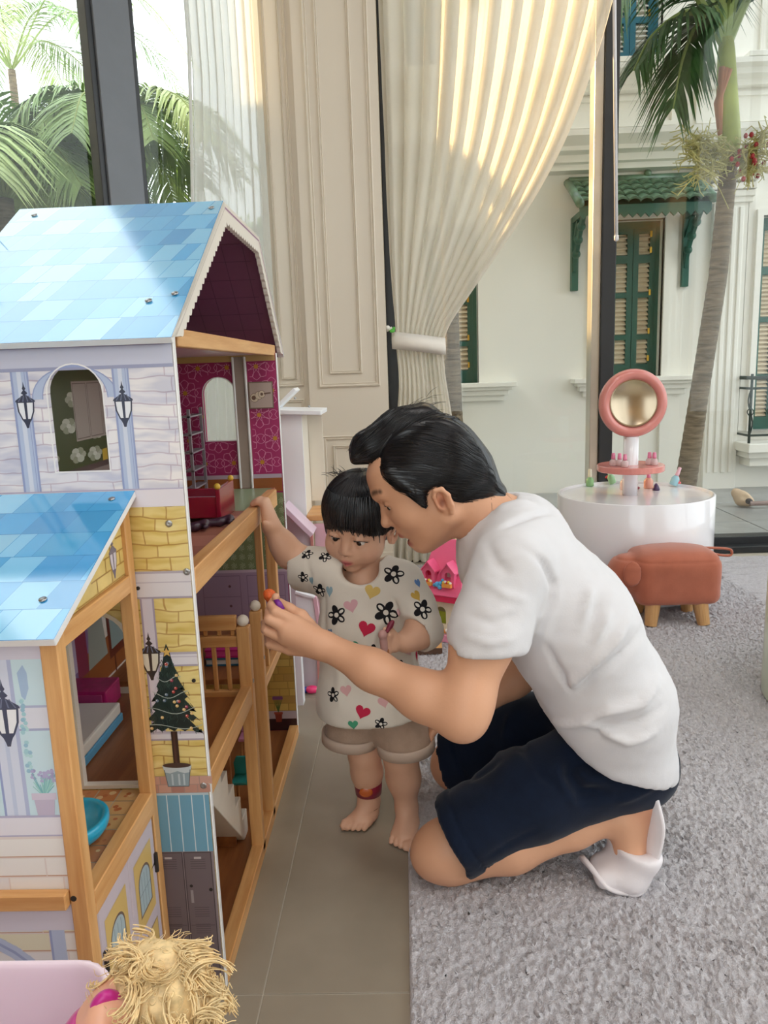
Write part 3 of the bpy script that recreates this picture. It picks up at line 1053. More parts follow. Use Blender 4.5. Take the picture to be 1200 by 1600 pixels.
bm = NB(); tube(bm, [(AX0, FY - 0.02, zt + 0.03), (AX1, FY - 0.02, zt + 0.03)], 0.028, 10); obj('ridge_tile', bm, m_tileg, aw, smooth=True)
for x in (1.62, 1.9):
    bm = NB(); ball(bm, (x, FY - 0.03, zt + 0.06), 0.03, 10); obj('finial', bm, m_tileg, aw)
bm = NB()
pts = [(AX0, 2.135), (AX0, 2.07)]
nsc = 16
for i in range(nsc):
    w = (AX1 - AX0) / nsc
    pts += [(AX0 + (i + 0.5) * w, 2.045), (AX0 + (i + 1) * w, 2.075)]
pts += [(AX1, 2.135)]
plate(bm, pts, [], (0, AYF + 0.02, 0), (1, 0, 0), (0, 0, 1), 0.02); obj('valance', bm, m_fgreen, aw)
for x in (1.355, 2.2):
    bm = NB()
    box(bm, (x - 0.025, FY - 0.06, 1.58), (x + 0.025, FY + 0.0, 2.12))
    bar(bm, (x, FY - 0.03, 2.10), (x, AYF + 0.05, 2.10), 0.045, 0.045, (1, 0, 0))
    pts = []
    for i in range(9):
        t = i / 8
        pts.append((x, FY - 0.05 - 0.30 * t ** 1.4, 1.72 + 0.38 * t ** 0.8))
    tube(bm, pts, 0.022, 6)
    bar(bm, (x, FY - 0.05, 1.95), (x, FY - 0.17, 2.08), 0.03, 0.03, (1, 0, 0))
    for t in (0.25, 0.55, 0.8):
        i = int(t * 8); ball(bm, pts[i], 0.034, 8)
    obj('bracket', bm, m_fgreen, aw)

# wrought-iron balcony at the right
bl = empty('iron_balcony', (3.0, 6.1, 0.36), 'dark iron balcony railing on a stone ledge at far right', 'balcony')
m_iron = mat('dark_iron', '20342F', 0.5)
bx0, bx1, by = 2.665, 3.6, 6.02
bm = NB(); box(bm, (bx0 - 0.02, by - 0.06, 0.30), (bx1, FY, 0.37)); box(bm, (bx0 + 0.01, by, 0.25), (bx1, FY, 0.30)); box(bm, (bx0 + 0.04, by + 0.05, 0.18), (bx1, FY, 0.25)); obj('ledge', bm, m_fac, bl, bevel=0.006)
for z, r in ((0.87, 0.014), (0.79, 0.009), (0.43, 0.009)):
    bm = NB(); tube(bm, [(bx0, FY, z), (bx0, by, z), (bx1, by, z)], r, 6); obj('rail', bm, m_iron, bl)
for i in range(7):
    x = bx0 + 0.005 + i * 0.15
    bm = NB()
    if i == 0:
        tube(bm, [(x, by, 0.37), (x, by, 0.9)], 0.011, 6)
    pts = [(x + 0.02 * math.sin(t * math.pi * 2), by, 0.43 + 0.36 * t) for t in [j / 14 for j in range(15)]]
    tube(bm, pts, 0.006, 6)
    for a in range(4):
        q = [(x + 0.022 * math.sin(math.pi * t) * math.cos(a * math.pi / 2 + 2 * t), by + 0.022 * math.sin(math.pi * t) * math.sin(a * math.pi / 2 + 2 * t), 0.57 + 0.08 * t) for t in [j / 8 for j in range(9)]]
        tube(bm, q, 0.004, 5)
    obj('baluster', bm, m_iron, bl, smooth=True)

# ------------------------------------------------------------------ palms
m_trunk = mat('palm_bark', '665A4B', 0.85, scale=26, col2='8E806C', bump=0.5, bscale=40, stretch=(0.35, 0.35, 2.2))
m_shaft = mat('palm_crownshaft', 'A3AE58', 0.5, var=0.18, scale=5)
m_stalk = mat('palm_stalk', '93A863', 0.5, var=0.1)
m_frond = mat('palm_leaf', '3F6637', 0.5, var=0.3, scale=5)
m_sheath = mat('palm_sheath', 'B77F5E', 0.7, var=0.15)
m_fruit = mat('palm_fruit_stem', 'BDB87C', 0.6)
m_berry = mat('palm_berry', 'A3252B', 0.35)
def ringed_trunk(pts, rads, n=14):
    bm = NB()
    P, R = [], []
    for (a, b, ra, rb) in zip(pts, pts[1:], rads, rads[1:]):
        a, b = Vector(a), Vector(b)
        k = max(2, int((b - a).length / 0.028))
        for i in range(k):
            t = i / k
            P.append(a.lerp(b, t)); R.append((ra + (rb - ra) * t) * (1.0 if i % 2 else 0.955))
    P.append(Vector(pts[-1])); R.append(rads[-1])
    tube(bm, P, R, n)
    return bm
def spline(pts, n):
    pts = [Vector(p) for p in pts]
    out = []
    q = [pts[0] * 2 - pts[1]] + pts + [pts[-1] * 2 - pts[-2]]
    for i in range(len(pts) - 1):
        for j in range(n):
            t = j / n
            a, b, c, d = q[i:i + 4]
            out.append(0.5 * ((2 * b) + (c - a) * t + (2 * a - 5 * b + 4 * c - d) * t * t + (3 * b - a - 3 * c + d) * t ** 3))
    out.append(pts[-1])
    return out
def frond(name, rach, leaf, width, parent, m, ms, rng, droop=0.6, start=0.22, nl=46, r0=0.02, twist=0.0):
    """one feather leaf: arching midrib with separate drooping leaflets"""
    P = spline(rach, 14)
    bm = NB()
    tube(bm, P, [r0 * (1 - 0.85 * i / len(P)) for i in range(len(P))], 6, mi=1)
    N = len(P)
    for k in range(nl):
        t = start + (0.985 - start) * k / (nl - 1)
        i = min(N - 2, int(t * (N - 1)))
        p = P[i].lerp(P[i + 1], t * (N - 1) - i)
        d = (P[i + 1] - P[i]).normalized()
        side = d.cross(Vector((0, 0, 1)))
        side = side.normalized() if side.length > 0.05 else Vector((0, 1, 0))
        if twist:
            side = (Matrix.Rotation(twist, 3, d) @ side)
        up = side.cross(d)
        ln = leaf * (0.55 + 0.6 * math.sin(math.pi * min(1, t * 0.95 + 0.08)) ) * rng.uniform(0.85, 1.1)
        for sg in (-1, 1):
            dr = (side * sg * 0.8 + d * 0.62 + up * 0.15 + Vector((rng.uniform(-.12, .12), rng.uniform(-.12, .12), rng.uniform(-.1, .1)))).normalized()
            a = p
            pr = None
            for s in range(4):
                u = s / 3
                q = p + dr * (ln * u) + Vector((0, 0, -1)) * (droop * ln * u * u)
                w = width * (0.5, 1.0, 0.75, 0.06)[s]
                wv = up.cross(dr)
                wv = (wv.normalized() if wv.length > 1e-4 else side) * w * 0.5
                pair = [bm.verts.new(q - wv), bm.verts.new(q + wv)]
                if pr:
                    bm.faces.new((pr[0], pr[1], pair[1], pair[0])).material_index = 0
                pr = pair
    return obj(name, bm, [m, ms], parent)
PY = 5.1
pb, pm1, pm2, pt = at(1068, 790, PY), at(1092, 620, PY), at(1122, 430, PY), at(1140, 245, PY)
pb = Vector((pb.x - 0.02, PY, -0.05))
cs0, cs1, cs2 = at(1141, 240, PY), at(1136, 150, PY), at(1135, 85, PY)
palm = empty('fruiting_palm', pb, 'tall green-shafted palm with red berries standing outside the window', 'palm tree')
obj('trunk', ringed_trunk([pb, pm1, pm2, pt], [0.075, 0.060, 0.058, 0.052]), m_trunk, palm, smooth=True)
bm = NB(); tube(bm, [cs0, cs0.lerp(cs1, 0.2), cs1, cs2, at(1135, 60, PY)], [0.050, 0.066, 0.062, 0.050, 0.040], 16); obj('crownshaft', bm, m_shaft, palm, smooth=True)
bm = NB()
for k in range(3):
    tube(bm, [at(1126 - k, 215, PY - 0.03), at(1124 - k * 1.5, 160, PY - 0.045), at(1128 + 6 * k, 105 + k * 2, PY - 0.05)], [0.012, 0.03, 0.024], 8, flat=0.7)
obj('dry_sheath', bm, m_sheath, palm, smooth=True)
rg = random.Random(4)
C0 = at(1134, 75, PY)
fr_specs = [
    ([C0, at(1090, -5, PY), at(1040, -60, PY - 0.1), at(960, -20, PY - 0.25), at(930, 60, PY - 0.3)], 0.42, 0.03),
    ([C0, at(1112, 40, PY), at(1090, 40, PY - .05), at(1068, 90, PY - .12), at(1052, 170, PY - .15)], 0.34, 0.03),
    ([C0, at(1105, 30, PY), at(1070, 20, PY - .1), at(1020, 55, PY - .15), at(990, 110, PY - .2)], 0.34, 0.028),
    ([C0, at(1128, -20, PY), at(1115, -160, PY - .1), at(1060, -260, PY - .3)], 0.45, 0.03),
    ([C0, at(1145, -20, PY), at(1160, -150, PY), at(1180, -260, PY - .2)], 0.45, 0.03),
    ([C0, at(1165, 5, PY), at(1205, -70, PY), at(1270, -60, PY - .1), at(1330, 20, PY - .1)], 0.42, 0.03),
    ([C0, at(1150, 0, PY + .1), at(1185, -90, PY + .4), at(1230, -120, PY + .8)], 0.42, 0.03),
    ([C0, at(1115, 0, PY + .1), at(1080, -80, PY + .4), at(1040, -80, PY + .7)], 0.42, 0.03)]
for r_, lf, wd_ in fr_specs:
    frond('palm_frond', r_, lf, wd_ * .72, palm, m_frond, m_stalk, rg, droop=0.75, start=0.24, nl=58, r0=0.030)
bm = NB(); bb = NB()
for side, tips in ((-1, [(1062, 215), (1070, 200), (1085, 275), (1095, 262), (1075, 240), (1100, 210), (1065, 228)]), (1, [(1200, 200), (1190, 260), (1180, 230), (1205, 235), (1175, 270), (1195, 215)])):
    for (tx, ty) in tips:
        a = at(1141 + 3 * side, 238, PY - 0.05); c = at(tx, ty, PY - 0.2); mid = a.lerp(c, 0.5) + Vector((0, 0, -0.03))
        P = spline([a, mid, c], 8)
        tube(bm, P, [0.009 * (1 - 0.6 * i / len(P)) for i in range(len(P))], 5)
        for k in range(46):
            b0 = P[rg.randrange(4, len(P))]
            q1 = b0 + Vector((rg.gauss(0, .05), rg.gauss(0, .05), rg.gauss(-.01, .045)))
            q2 = q1 + Vector((rg.gauss(0, .03), rg.gauss(0, .03), rg.gauss(-.01, .03)))
            tube(bm, [b0, q1, q2], [0.0035, 0.003, 0.0025], 4, cap=False)
            if side > 0 and rg.random() < 0.16:
                ball(bb, q2, 0.013, 6, sc=(1, 1, 1.25))
obj('fruit_stems', bm, m_fruit, palm, kind='stuff'); obj('red_berries', bb, m_berry, palm, kind='stuff', label='small red berries')
PY2 = 5.2
p2 = empty('palm_behind_curtain', (0.36, PY2, 0), 'bare grey palm trunk showing behind the tied curtain', 'palm tree')
a, b = at(710, 640, PY2), at(704, 470, PY2)
obj('trunk', ringed_trunk([(a.x + 0.03, PY2, -0.05), a, b, (b.x - 0.02, PY2, 3.2)], [0.062, 0.054, 0.05, 0.045]), m_trunk, p2, smooth=True)
for k in range(5):
    an = k * 1.3
    r_ = [Vector((b.x, PY2, 3.2)), Vector((b.x + .35 * math.cos(an), PY2 + .35 * math.sin(an), 3.75)), Vector((b.x + .6 * math.cos(an), PY2 + .6 * math.sin(an), 3.8)), Vector((b.x + .8 * math.cos(an), PY2 + .8 * math.sin(an), 3.55))]
    frond('palm_frond', r_, 0.25, 0.03, p2, m_frond, m_stalk, rg, nl=30)

# ------------------------------------------------------------------ garden beyond the left window
m_leaf1 = mat('garden_leaf', '86A766', 0.5, var=0.3, scale=3)
m_leaf2 = mat('garden_leaf_light', 'AEC886', 0.5, var=0.25, scale=3)
for m_ in (m_leaf1, m_leaf2, m_frond):
    m_.node_tree.nodes['Principled BSDF'].inputs['Transmission Weight'].default_value = 0.0
def garden_palm(base, hgt, n, span, seed, label, name, a0=0.0, a1=6.28, leaf=0.45):
    r = random.Random(seed)
    t = empty(name, base, label, 'palm tree')
    b = Vector(base)
    bm = ringed_trunk([b, b + Vector((0.03, 0, hgt))], [0.07, 0.05]); obj('trunk', bm, m_trunk, t, smooth=True)
    top = b + Vector((0.03, 0, hgt))
    for k in range(n):
        an = a0 + (a1 - a0) * k / n + r.uniform(-.2, .2)
        el = r.uniform(0.15, 0.9)
        s = span * r.uniform(0.8, 1.1)
        c, d = math.cos(an), math.sin(an)
        P = [top, top + Vector((c * s * .3, d * s * .3, s * .32 * (0.5 + el))), top + Vector((c * s * .7, d * s * .7, s * .36 * (0.2 + el))), top + Vector((c * s, d * s, s * (-0.25 + 0.3 * el)))]
        frond('palm_frond', P, leaf, 0.017, t, m_leaf1 if k % 3 else m_leaf2, m_stalk, r, droop=0.5, nl=62, r0=0.014)
    return t
def bush(base, rx, rz, n, seed, label, name, lf=0.05, m=None, cat='shrub'):
    r = random.Random(seed)
    t = empty(name, base, label, cat)
    b = Vector(base)
    bm = NB(); st = NB()
    for i in range(9):
        e_ = b + Vector((r.gauss(0, rx * .4), r.gauss(0, rx * .4), rz * r.uniform(1.0, 1.8)))
        tube(st, [b, b.lerp(e_, 0.5) + Vector((r.gauss(0, .04), r.gauss(0, .04), 0)), e_], [0.014, 0.01, 0.004], 5)
    for i in range(n):
        th_, ph = r.uniform(0, 6.28), math.acos(r.uniform(-1, 1))
        q = r.random() ** 0.4
        c = b + Vector((rx * q * math.sin(ph) * math.cos(th_), rx * q * math.sin(ph) * math.sin(th_), rz + rz * q * math.cos(ph)))
        d = Vector((r.gauss(0, 1), r.gauss(0, 1), r.gauss(0, .7))).normalized()
        s = d.orthogonal().normalized() if r.random() < .5 else d.cross(Vector((0, 0, 1))).normalized()
        l = lf * r.uniform(.7, 1.3)
        v = [bm.verts.new(c), bm.verts.new(c + d * l * .5 + s * l * .25), bm.verts.new(c + d * l), bm.verts.new(c + d * l * .5 - s * l * .25)]
        bm.faces.new(v)
    obj('foliage', bm, m or m_leaf1, t, kind='stuff'); obj('stem', st, m_trunk, t)
    return t
garden_palm((-3.05, 6.5, -.1), 2.1, 12, 1.15, 21, 'feathery palm at the left edge of the garden window', 'garden_palm', leaf=0.5)
garden_palm((-2.1, 7.7, -.1), 2.0, 12, 0.6, 22, 'feathery palm close beside the grey window post', 'garden_palm', leaf=0.5)
garden_palm((-5.1, 11.0, -.1), 5.2, 11, 2.3, 23, 'tall palm with arching fronds against the bright sky', 'garden_palm', leaf=0.5)
garden_palm((-2.55, 5.45, -.1), 2.45, 15, 0.95, 25, 'young feathery palm nearest the glass beside the window post', 'garden_palm', leaf=0.42)
garden_palm((-2.35, 4.75, -.1), 2.2, 11, 0.75, 26, 'small palm with long fronds crossing the upper left of the garden window', 'garden_palm', leaf=0.4)
garden_palm((-1.72, 5.0, -.1), 2.45, 13, 0.75, 27, 'slender pale palm seen through the glass right of the window post', 'garden_palm', leaf=0.3)
bush((-2.15, 5.5, -.1), 0.55, 1.35, 2400, 31, 'light green leafy shrub below the palm fronds outside', 'leafy_shrub', 0.07, m_leaf2)
bush((-3.1, 5.9, -.1), 0.6, 1.15, 2200, 32, 'low dark green shrub in the left corner of the garden', 'leafy_shrub', 0.07, m_leaf1)
bush((-1.55, 6.4, -.1), 0.40, 1.05, 1300, 33, 'green shrub seen between window post and white curtain', 'leafy_shrub', 0.07, m_leaf1)

# hedge added behind the palms to keep low sun off the rug
hg = empty('sun_block_hedge', (-2.6, 7.9, -.1), 'dark hedge added behind the palms to block the low sun', 'hedge')
bm = NB(); box(bm, (-5.4, 8.75, -.1), (-.72, 9.1, 2.6)); obj('hedge_core', bm, mat('hedge_shade', '2F4426', .9), hg)  # solid core so the added hedge lets no sun through
bm = NB(); r = random.Random(66)
for i in range(9000):
    c = Vector((r.uniform(-5.4, -.7), r.choice((8.75, 8.75, 9.1)) + r.gauss(0, .04), r.uniform(-.1, 2.68))) if r.random() < .8 else Vector((r.uniform(-5.4, -.7), r.uniform(8.75, 9.1), 2.62 + r.gauss(0, .03)))
    d = Vector((r.gauss(0, 1), r.gauss(-.4, 1), r.gauss(0, 1))).normalized(); q = d.orthogonal().normalized(); l = .09
    bm.faces.new([bm.verts.new(c), bm.verts.new(c + d * l * .5 + q * l * .25), bm.verts.new(c + d * l), bm.verts.new(c + d * l * .5 - q * l * .25)])
obj('foliage', bm, m_leaf1, hg, kind='stuff')
# ================================================================== DOLLHOUSE
XF, XB, Y0, Y1 = -0.336, -0.725, 1.141, 2.085
m_pine = wood('pine_upright', 'DDAA70', 'C98F55', 'Z', 7)
m_pineY = wood('pine_lengthwise', 'DDAA70', 'C98F55', 'Y', 7)
m_pineX = wood('pine_crosswise', 'DDAA70', 'C98F55', 'X', 7)
m_wfloor = wood('dollhouse_floor_wood', '9C6136', '7E4A28', 'Y', 5)
m_lam = mat('white_laminate', 'E9E7E6', 0.3, var=0.01)
m_lamc = mat('cream_laminate', 'E4DCD2', 0.35, var=0.01)
m_stW = brick_mat('white_stone_print', ('F2EEF0', 'E6E3EC', 'D6DAEA'), 'D0C2CE', 10.5, (-math.pi / 2, 0, 0), bw=1.05, rh=0.20, msize=0.011)
m_stY = brick_mat('yellow_stone_print', ('EAD694', 'DFC67C', 'E6D8A4'), 'BF9A5C', 12.5, (-math.pi / 2, 0, 0), bw=0.66, rh=0.26, msize=0.016)
m_plum = mat('plum_print', '7A4560', 0.5, var=0.05)
m_lil = mat('lilac_board', 'D9C4CE', 0.25, var=0.02)
m_screw = mat('zinc_screw', 'A8A8A8', 0.3, metal=0.9)
m_hole = mat('dark_hole', '2B2420', 0.8)
m_maroon = mat('maroon_wallpaper', 'AE2C68', 0.45, var=0.03)
m_green = mat('olive_wallpaper', '5B6A4A', 0.5, var=0.05)
m_ltblue = mat('pale_blue_print', 'CBE4EE', 0.3, var=0.02)
m_blackm = mat('black_iron_print', '2A2523', 0.4)

dh = empty('wooden_dollhouse', (-0.53, 1.6, 0), 'tall wooden dollhouse with blue shingle-print roof and open right side', 'dollhouse')
def P(name, bm, m, **k):
    return obj(name, bm, m, dh, **k)
def bx(name, lo, hi, m, bevel=0.0015, par=None, **k):
    bm = NB(); box(bm, lo, hi); return obj(name, bm, m, par or dh, bevel=bevel, seg=1, **k)

# --- boards
bm = NB(); plate(bm, [(XB, .845), (XF, .845), (XF, 1.10), (XB, 1.10)], [arch(-.528, -.444, .902, 1.062)], (0, Y0 + .011, 0), (1, 0, 0), (0, 0, 1), .011)
side_up = P('upper_side_panel', bm, m_stW)
bm = NB(); plate(bm, [(XB, .0), (XF, .0), (XF, .845), (XB, .845)], [arch(-.540, -.446, .385, .676)], (0, Y0 + .011, 0), (1, 0, 0), (0, 0, 1), .011)
side_lo = P('lower_side_panel', bm, m_stY)
bx('edge_band', (XF, Y0 - .0005, 0), (XF + .003, Y0 + .012, 1.10), m_lam)
bm = NB(); plate(bm, [(XB, 0), (XF, 0), (XF, 1.09), (XB, 1.09)], [arch(-.536, -.447, .862, 1.031)], (0, Y1, 0), (1, 0, 0), (0, 0, 1), .010)
far = P('far_side_panel', bm, m_maroon)
bx('edge_band', (XF, Y1 - .011, 0), (XF + .003, Y1 + .001, 1.09), m_lam)
bx('back_panel', (XB, Y0 + .012, 0.0), (XB + .008, Y1 - .011, 1.09), m_lamc)
# --- roof
RP = [(1.124, 1.094), (1.535, 1.362), (1.905, 1.355), (2.195, 1.086)]
RX0, RX1 = -0.722, -0.330
roof_boards = []
for i in range(3):
    (ya, za), (yb, zb_) = RP[i], RP[i + 1]
    d = Vector((0, yb - ya, zb_ - za)); L = d.length; d.normalize(); n = Vector((0, -d.z, d.y))
    bm = NB(); obox(bm, Vector(((RX0 + RX1) / 2, (ya + yb) / 2, (za + zb_) / 2)) - n * .005, ((RX1 - RX0) / 2, L / 2, .005), (1, 0, 0), d, n)
    roof_boards.append((P('roof_board', bm, m_lam, bevel=.001, seg=1), Vector((RX0, ya, za)), d, n, L))
    bm = NB(); obox(bm, Vector(((RX0 + RX1) / 2 - .004, (ya + yb) / 2, (za + zb_) / 2)) - n * .012, ((RX1 - RX0) / 2 - .012, L / 2 - .006, .0015), (1, 0, 0), d, n); P('roof_lining', bm, m_plum)
BLUES = ['4AA9E3', '55B0E6', '429FDC', '63B8EA', '7CC5EE', '4FAEE3', '8CCDF0', '48A6E0']
m_roofprint = attr_mat('roof_print', rough=0.12, bump=0.003, bscale=220, coat=1.0, spec=1.0)
def shingles(parent, O, U, V, N, w, h, rows, seed, mean, skew):
    r = random.Random(seed)
    pr = Print(O, U, V, N)
    pr.rect(0, 0, w, h, '4AABE2')
    rh = h / rows
    for j in range(rows):
        x = -r.uniform(0, mean)
        v0, v1 = j * rh, (j + 1) * rh
        jit = r.uniform(-.1, .1) * rh
        while x < w:
            ww = mean * r.choice((0.6, 0.9, 1.0, 1.25, 1.4))
            a, b = x, x + ww
            q = []
            for (u, v) in ((a, v0), (b, v0), (b + skew, v1), (a + skew, v1)):
                q.append((min(max(u, 0), w), v))
            if q[1][0] - q[0][0] > 1e-4 or q[2][0] - q[3][0] > 1e-4:
                c = hx(r.choice(BLUES))
                k = r.uniform(.92, 1.06)
                pr.poly(q, tuple(min(1, v * k) for v in c))
                e = .0011
                pr.poly([(q[0][0], v0), (q[1][0], v0), (q[1][0], v0 + e), (q[0][0], v0 + e)], '2B86C6')
                pr.poly([q[1], (max(q[1][0] - e, 0), v0), (max(q[2][0] - e, 0), v1), q[2]], '3A93D0')
            x += ww
    return pr.build('printed_shingles', parent, m_roofprint)
rb, O, d, n, L = roof_boards[0]
shingles(rb, O + n * .0002, Vector((1, 0, 0)), d, n, RX1 - RX0, L, 8, 3, .040, .017)
rb, O, d, n, L = roof_boards[2]
shingles(rb, O + n * .0002, Vector((1, 0, 0)), d, n, RX1 - RX0, L, 7, 4, .048, .0)
# gable fascia with scalloped inner edge
def inset(pts, w):
    return pts
outer = [(y, z) for y, z in RP]
inn = [(1.124 + .050, 1.094 + .004), (1.553, 1.328), (1.888, 1.322), (2.195 - .050, 1.086 + .004)]
sc_ = []
for (a, b) in zip(inn, inn[1:]):
    n_ = max(6, int(math.hypot(b[0] - a[0], b[1] - a[1]) / .022))
    for i in range(n_):
        for j in range(4):
            t = (i + j / 4) / n_
            nx_, nz_ = (b[1] - a[1]), -(b[0] - a[0])
            l = math.hypot(nx_, nz_)
            o = .006 * math.sin(math.pi * j / 4)
            sc_.append((a[0] + (b[0] - a[0]) * t + nx_ / l * o, a[1] + (b[1] - a[1]) * t + nz_ / l * o))
sc_.append(inn[-1])
bm = NB(); plate(bm, outer + sc_[::-1], [], (XF - .004, 0, 0), (0, 1, 0), (0, 0, 1), .010)
fas = P('gable_fascia', bm, m_lamc)
pr = Print((XF + .006, 0, 0), (0, 1, 0), (0, 0, 1), (1, 0, 0))
pr.line([(1.545, 1.352), (1.897, 1.346), (2.176, 1.088)], .004, '9A6A92')
pr.line([(1.150, 1.098), (1.545, 1.352)], .0015, 'B9AFA8')
pr.build('printed_lines', fas)
bm = NB(); plate(bm, [(y, z - .014) for y, z in RP], [], (XB + .004, 0, 0), (0, 1, 0), (0, 0, 1), .008); gb = P('gable_back', bm, m_plum)
pr = Print((XB + .0125, 0, 0), (0, 1, 0), (0, 0, 1), (1, 0, 0))
for k in range(9):
    pr.line([(1.2 + .11 * k, 1.10), (1.2 + .11 * k, 1.32)], .002, '5E3249')
pr.build('printed_grid', gb)
rb, O, d, n, L = roof_boards[2]
pr = Print(O - n * .0138, (1, 0, 0), d, -n)
for k in range(1, 8):
    pr.line([(.05 * k, .01), (.05 * k, L - .01)], .0016, '5E3249')
for k in range(1, 7):
    pr.line([(.012, L * k / 7), (RX1 - RX0 - .03, L * k / 7)], .0016, '5E3249')
pr.build('printed_grid', rb)
# --- beams and floors
bx('attic_beam', (XF - .020, Y0 + .04, 1.083), (XF - .001, Y1 - .0, 1.110), m_pineY, label='pale pine beam under the gable')
bx('attic_floor', (XB + .008, Y0 + .012, 1.086), (XF - .020, Y1 - .011, 1.096), m_lil)
fl2 = bx('upper_floor', (XB + .008, Y0 + .012, .716), (XF - .020, Y1 - .011, .730), mat('rose_wood_board', 'A66A58', 0.35, var=.12, scale=5))
bx('floor_beam', (XF - .020, Y0 + .012, .702), (XF + .004, 1.945, .744), m_pineY)
bx('middle_floor', (XB + .008, Y0 + .012, .360), (XF - .020, 1.535, .374), m_wfloor)
bx('floor_beam', (XF - .020, Y0 + .012, .357), (XF + .002, 1.535, .398), m_pineY)
bx('middle_floor', (XB + .008, 1.68, .326), (XF - .020, Y1 - .011, .340), m_wfloor)
bx('floor_beam', (XF - .020, 1.66, .320), (XF, Y1 - .011, .346), m_pineY)
bx('base_board', (XB + .008, Y0 + .012, .002), (XF - .020, Y1 - .011, .014), m_wfloor)
bx('base_beam', (XF - .022, Y0 + .012, .0), (XF + .004, Y1 - .011, .030), m_pineY)
pr = Print((XB, 0, .7302), (1, 0, 0), (0, 1, 0), (0, 0, 1))
for ix in range(5):
    for iy in range(9):
        if (ix + iy) % 2 == 0:
            pr.rect(.02 + .07 * ix, 1.17 + .1 * iy, .08 + .07 * ix, 1.26 + .1 * iy, 'B87A68')
pr.rect(.24, 1.72, .36, 2.06, '8FA07E')
pr.build('printed_carpet', fl2)
for (y, ztop, zb_) in ((1.513, .526, .012), (1.645, .516, .012)):
    o = bx('post', (XF - .022, y - .012, zb_), (XF + .004, y + .012, ztop), m_pine)
    bm = NB(); ball(bm, (XF - .009, y, ztop + .011), .0125, 18); obj('finial', bm, mat('whitewood_ball', 'E5DACB', .5), o, label='round white wooden knob')
    bm = NB(); lathe(bm, [(.0045, 0), (.005, .001), (.003, .0016)], (XF + .004, y, .405), 10, Mx=Matrix.Rotation(math.pi / 2, 3, 'Y')); obj('screw', bm, m_screw, o)
bx('post', (XF - .020, 1.738, .340), (XF - .004, 1.752, .706), m_pine)
bx('post', (XF - .022, 1.876, .340), (XF + .002, 1.902, .706), m_pine)
# railing across the middle floor
yr = 1.512
rz = [at(345, p_, yr).z for p_ in (962, 984, 993, 1010, 1078, 1093)]
for z1, z0 in ((rz[0], rz[1]), (rz[2], rz[3]), (rz[4], rz[5])):
    bx('rail', (-.470, yr - .008, z0), (XF - .022, yr + .006, z1), m_pineX)
for k in range(4):
    x = XF - .045 - .0285 * k
    bx('baluster', (x - .0045, yr - .005, rz[4]), (x + .0045, yr + .003, rz[2] - .001), m_pine)
    if x > XB + .02:
        bx('baluster', (x + .010, yr - .005, rz[2]), (x + .018, yr + .003, rz[1]), m_pine)
bx('stair_partition', (-.50, yr + .008, .014), (XF - .06, yr + .016, rz[5]), m_wfloor)
# zigzag staircase
ys, zs_ = [], []
top = (1.345, .300)
st = [(1.325, .300)]
for i in range(5):
    st += [(1.345 + .048 * i + .048, .300 - .058 * i), (1.345 + .048 * i + .048, .300 - .058 * (i + 1))]
st += [(1.60, .014), (1.545, .014), (1.325, .235)]
bm = NB(); plate(bm, st, [], (-.455, 0, 0), (0, 1, 0), (0, 0, 1), .072); P('staircase', bm, mat('white_plastic', 'E8E2D6', .35), bevel=.002, label='white plastic zigzag staircase')
# upright on the far wall, between the two wallpapered halves
bx('upright', (-.452, Y1 - .020, .730), (-.414, Y1 - .0105, 1.083), mat('taupe_board', 'A39388', .4))
for x in (-.452, -.420):
    bx('upright_edge', (x, Y1 - .024, .730), (x + .006, Y1 - .020, 1.083), m_lam)

# --- prints on the near side wall
LAVD, LAV, LAVL = '9AA6CF', 'B9C6E2', 'D7DDEE'
def column(pr, u0, u1, v0, v1):
    pr.rect(u0, v0, u1, v1, LAV)
    w = u1 - u0
    pr.rect(u0, v0, u0 + w * .12, v1, LAVD); pr.rect(u1 - w * .10, v0, u1, v1, LAVD)
    pr.rect(u0 + w * .35, v0, u0 + w * .6, v1, LAVL); pr.rect(u0 + w * .78, v0, u0 + w * .82, v1, LAVD)
def lantern(pr, u, v, h, dark='3D4358', pane='EEF0F6'):
    s = h / 100
    q = lambda pts: [(u + a * s, v + b * s) for a, b in pts]
    pr.poly(q([(-2, 96), (0, 108), (2, 96), (5, 90), (2, 86), (9, 78), (3, 74), (25, 60), (27, 55), (-27, 55), (-25, 60), (-3, 74), (-9, 78), (-2, 86), (-5, 90)]), dark)
    for k in (-13, -5, 4, 12):
        pr.poly(q([(k * 1.5, 56), (k * 1.5 + 3, 56), (k * .7 + 2, 72), (k * .7, 72)]), '707892')
    pr.poly(q([(-24, 55), (24, 55), (22, 30), (13, 8), (7, 0), (-7, 0), (-13, 8), (-22, 30)]), dark)
    pr.poly(q([(-20, 53), (-4, 53), (-3, 10), (-10, 10), (-18, 30)]), pane)
    pr.poly(q([(20, 53), (4, 53), (3, 10), (10, 10), (18, 30)]), pane)
    pr.poly(q([(-8, 1), (8, 1), (5, -6), (3, -14), (-3, -14), (-5, -6)]), dark)
pr = Print((0, Y0 - .0003, 0), (1, 0, 0), (0, 0, 1), (0, -1, 0))
pr.rect(XB, 1.058, XF, 1.10, 'C9CBDF'); pr.rect(XB, 1.053, XF, 1.058, '9FA3C2'); pr.rect(XB, 1.085, XF, 1.088, 'B4B6D2')
pr.rect(XB, .845, XF, .872, 'E3DEE8'); pr.rect(XB, .8715, XF, .8735, 'B9B3CE')
ctr, R0, R1 = (-.486, 1.012), .049, .064
ring = [(ctr[0] + R1 * math.cos(a), ctr[1] + R1 * .72 * math.sin(a)) for a in [math.pi * i / 20 for i in range(21)]]
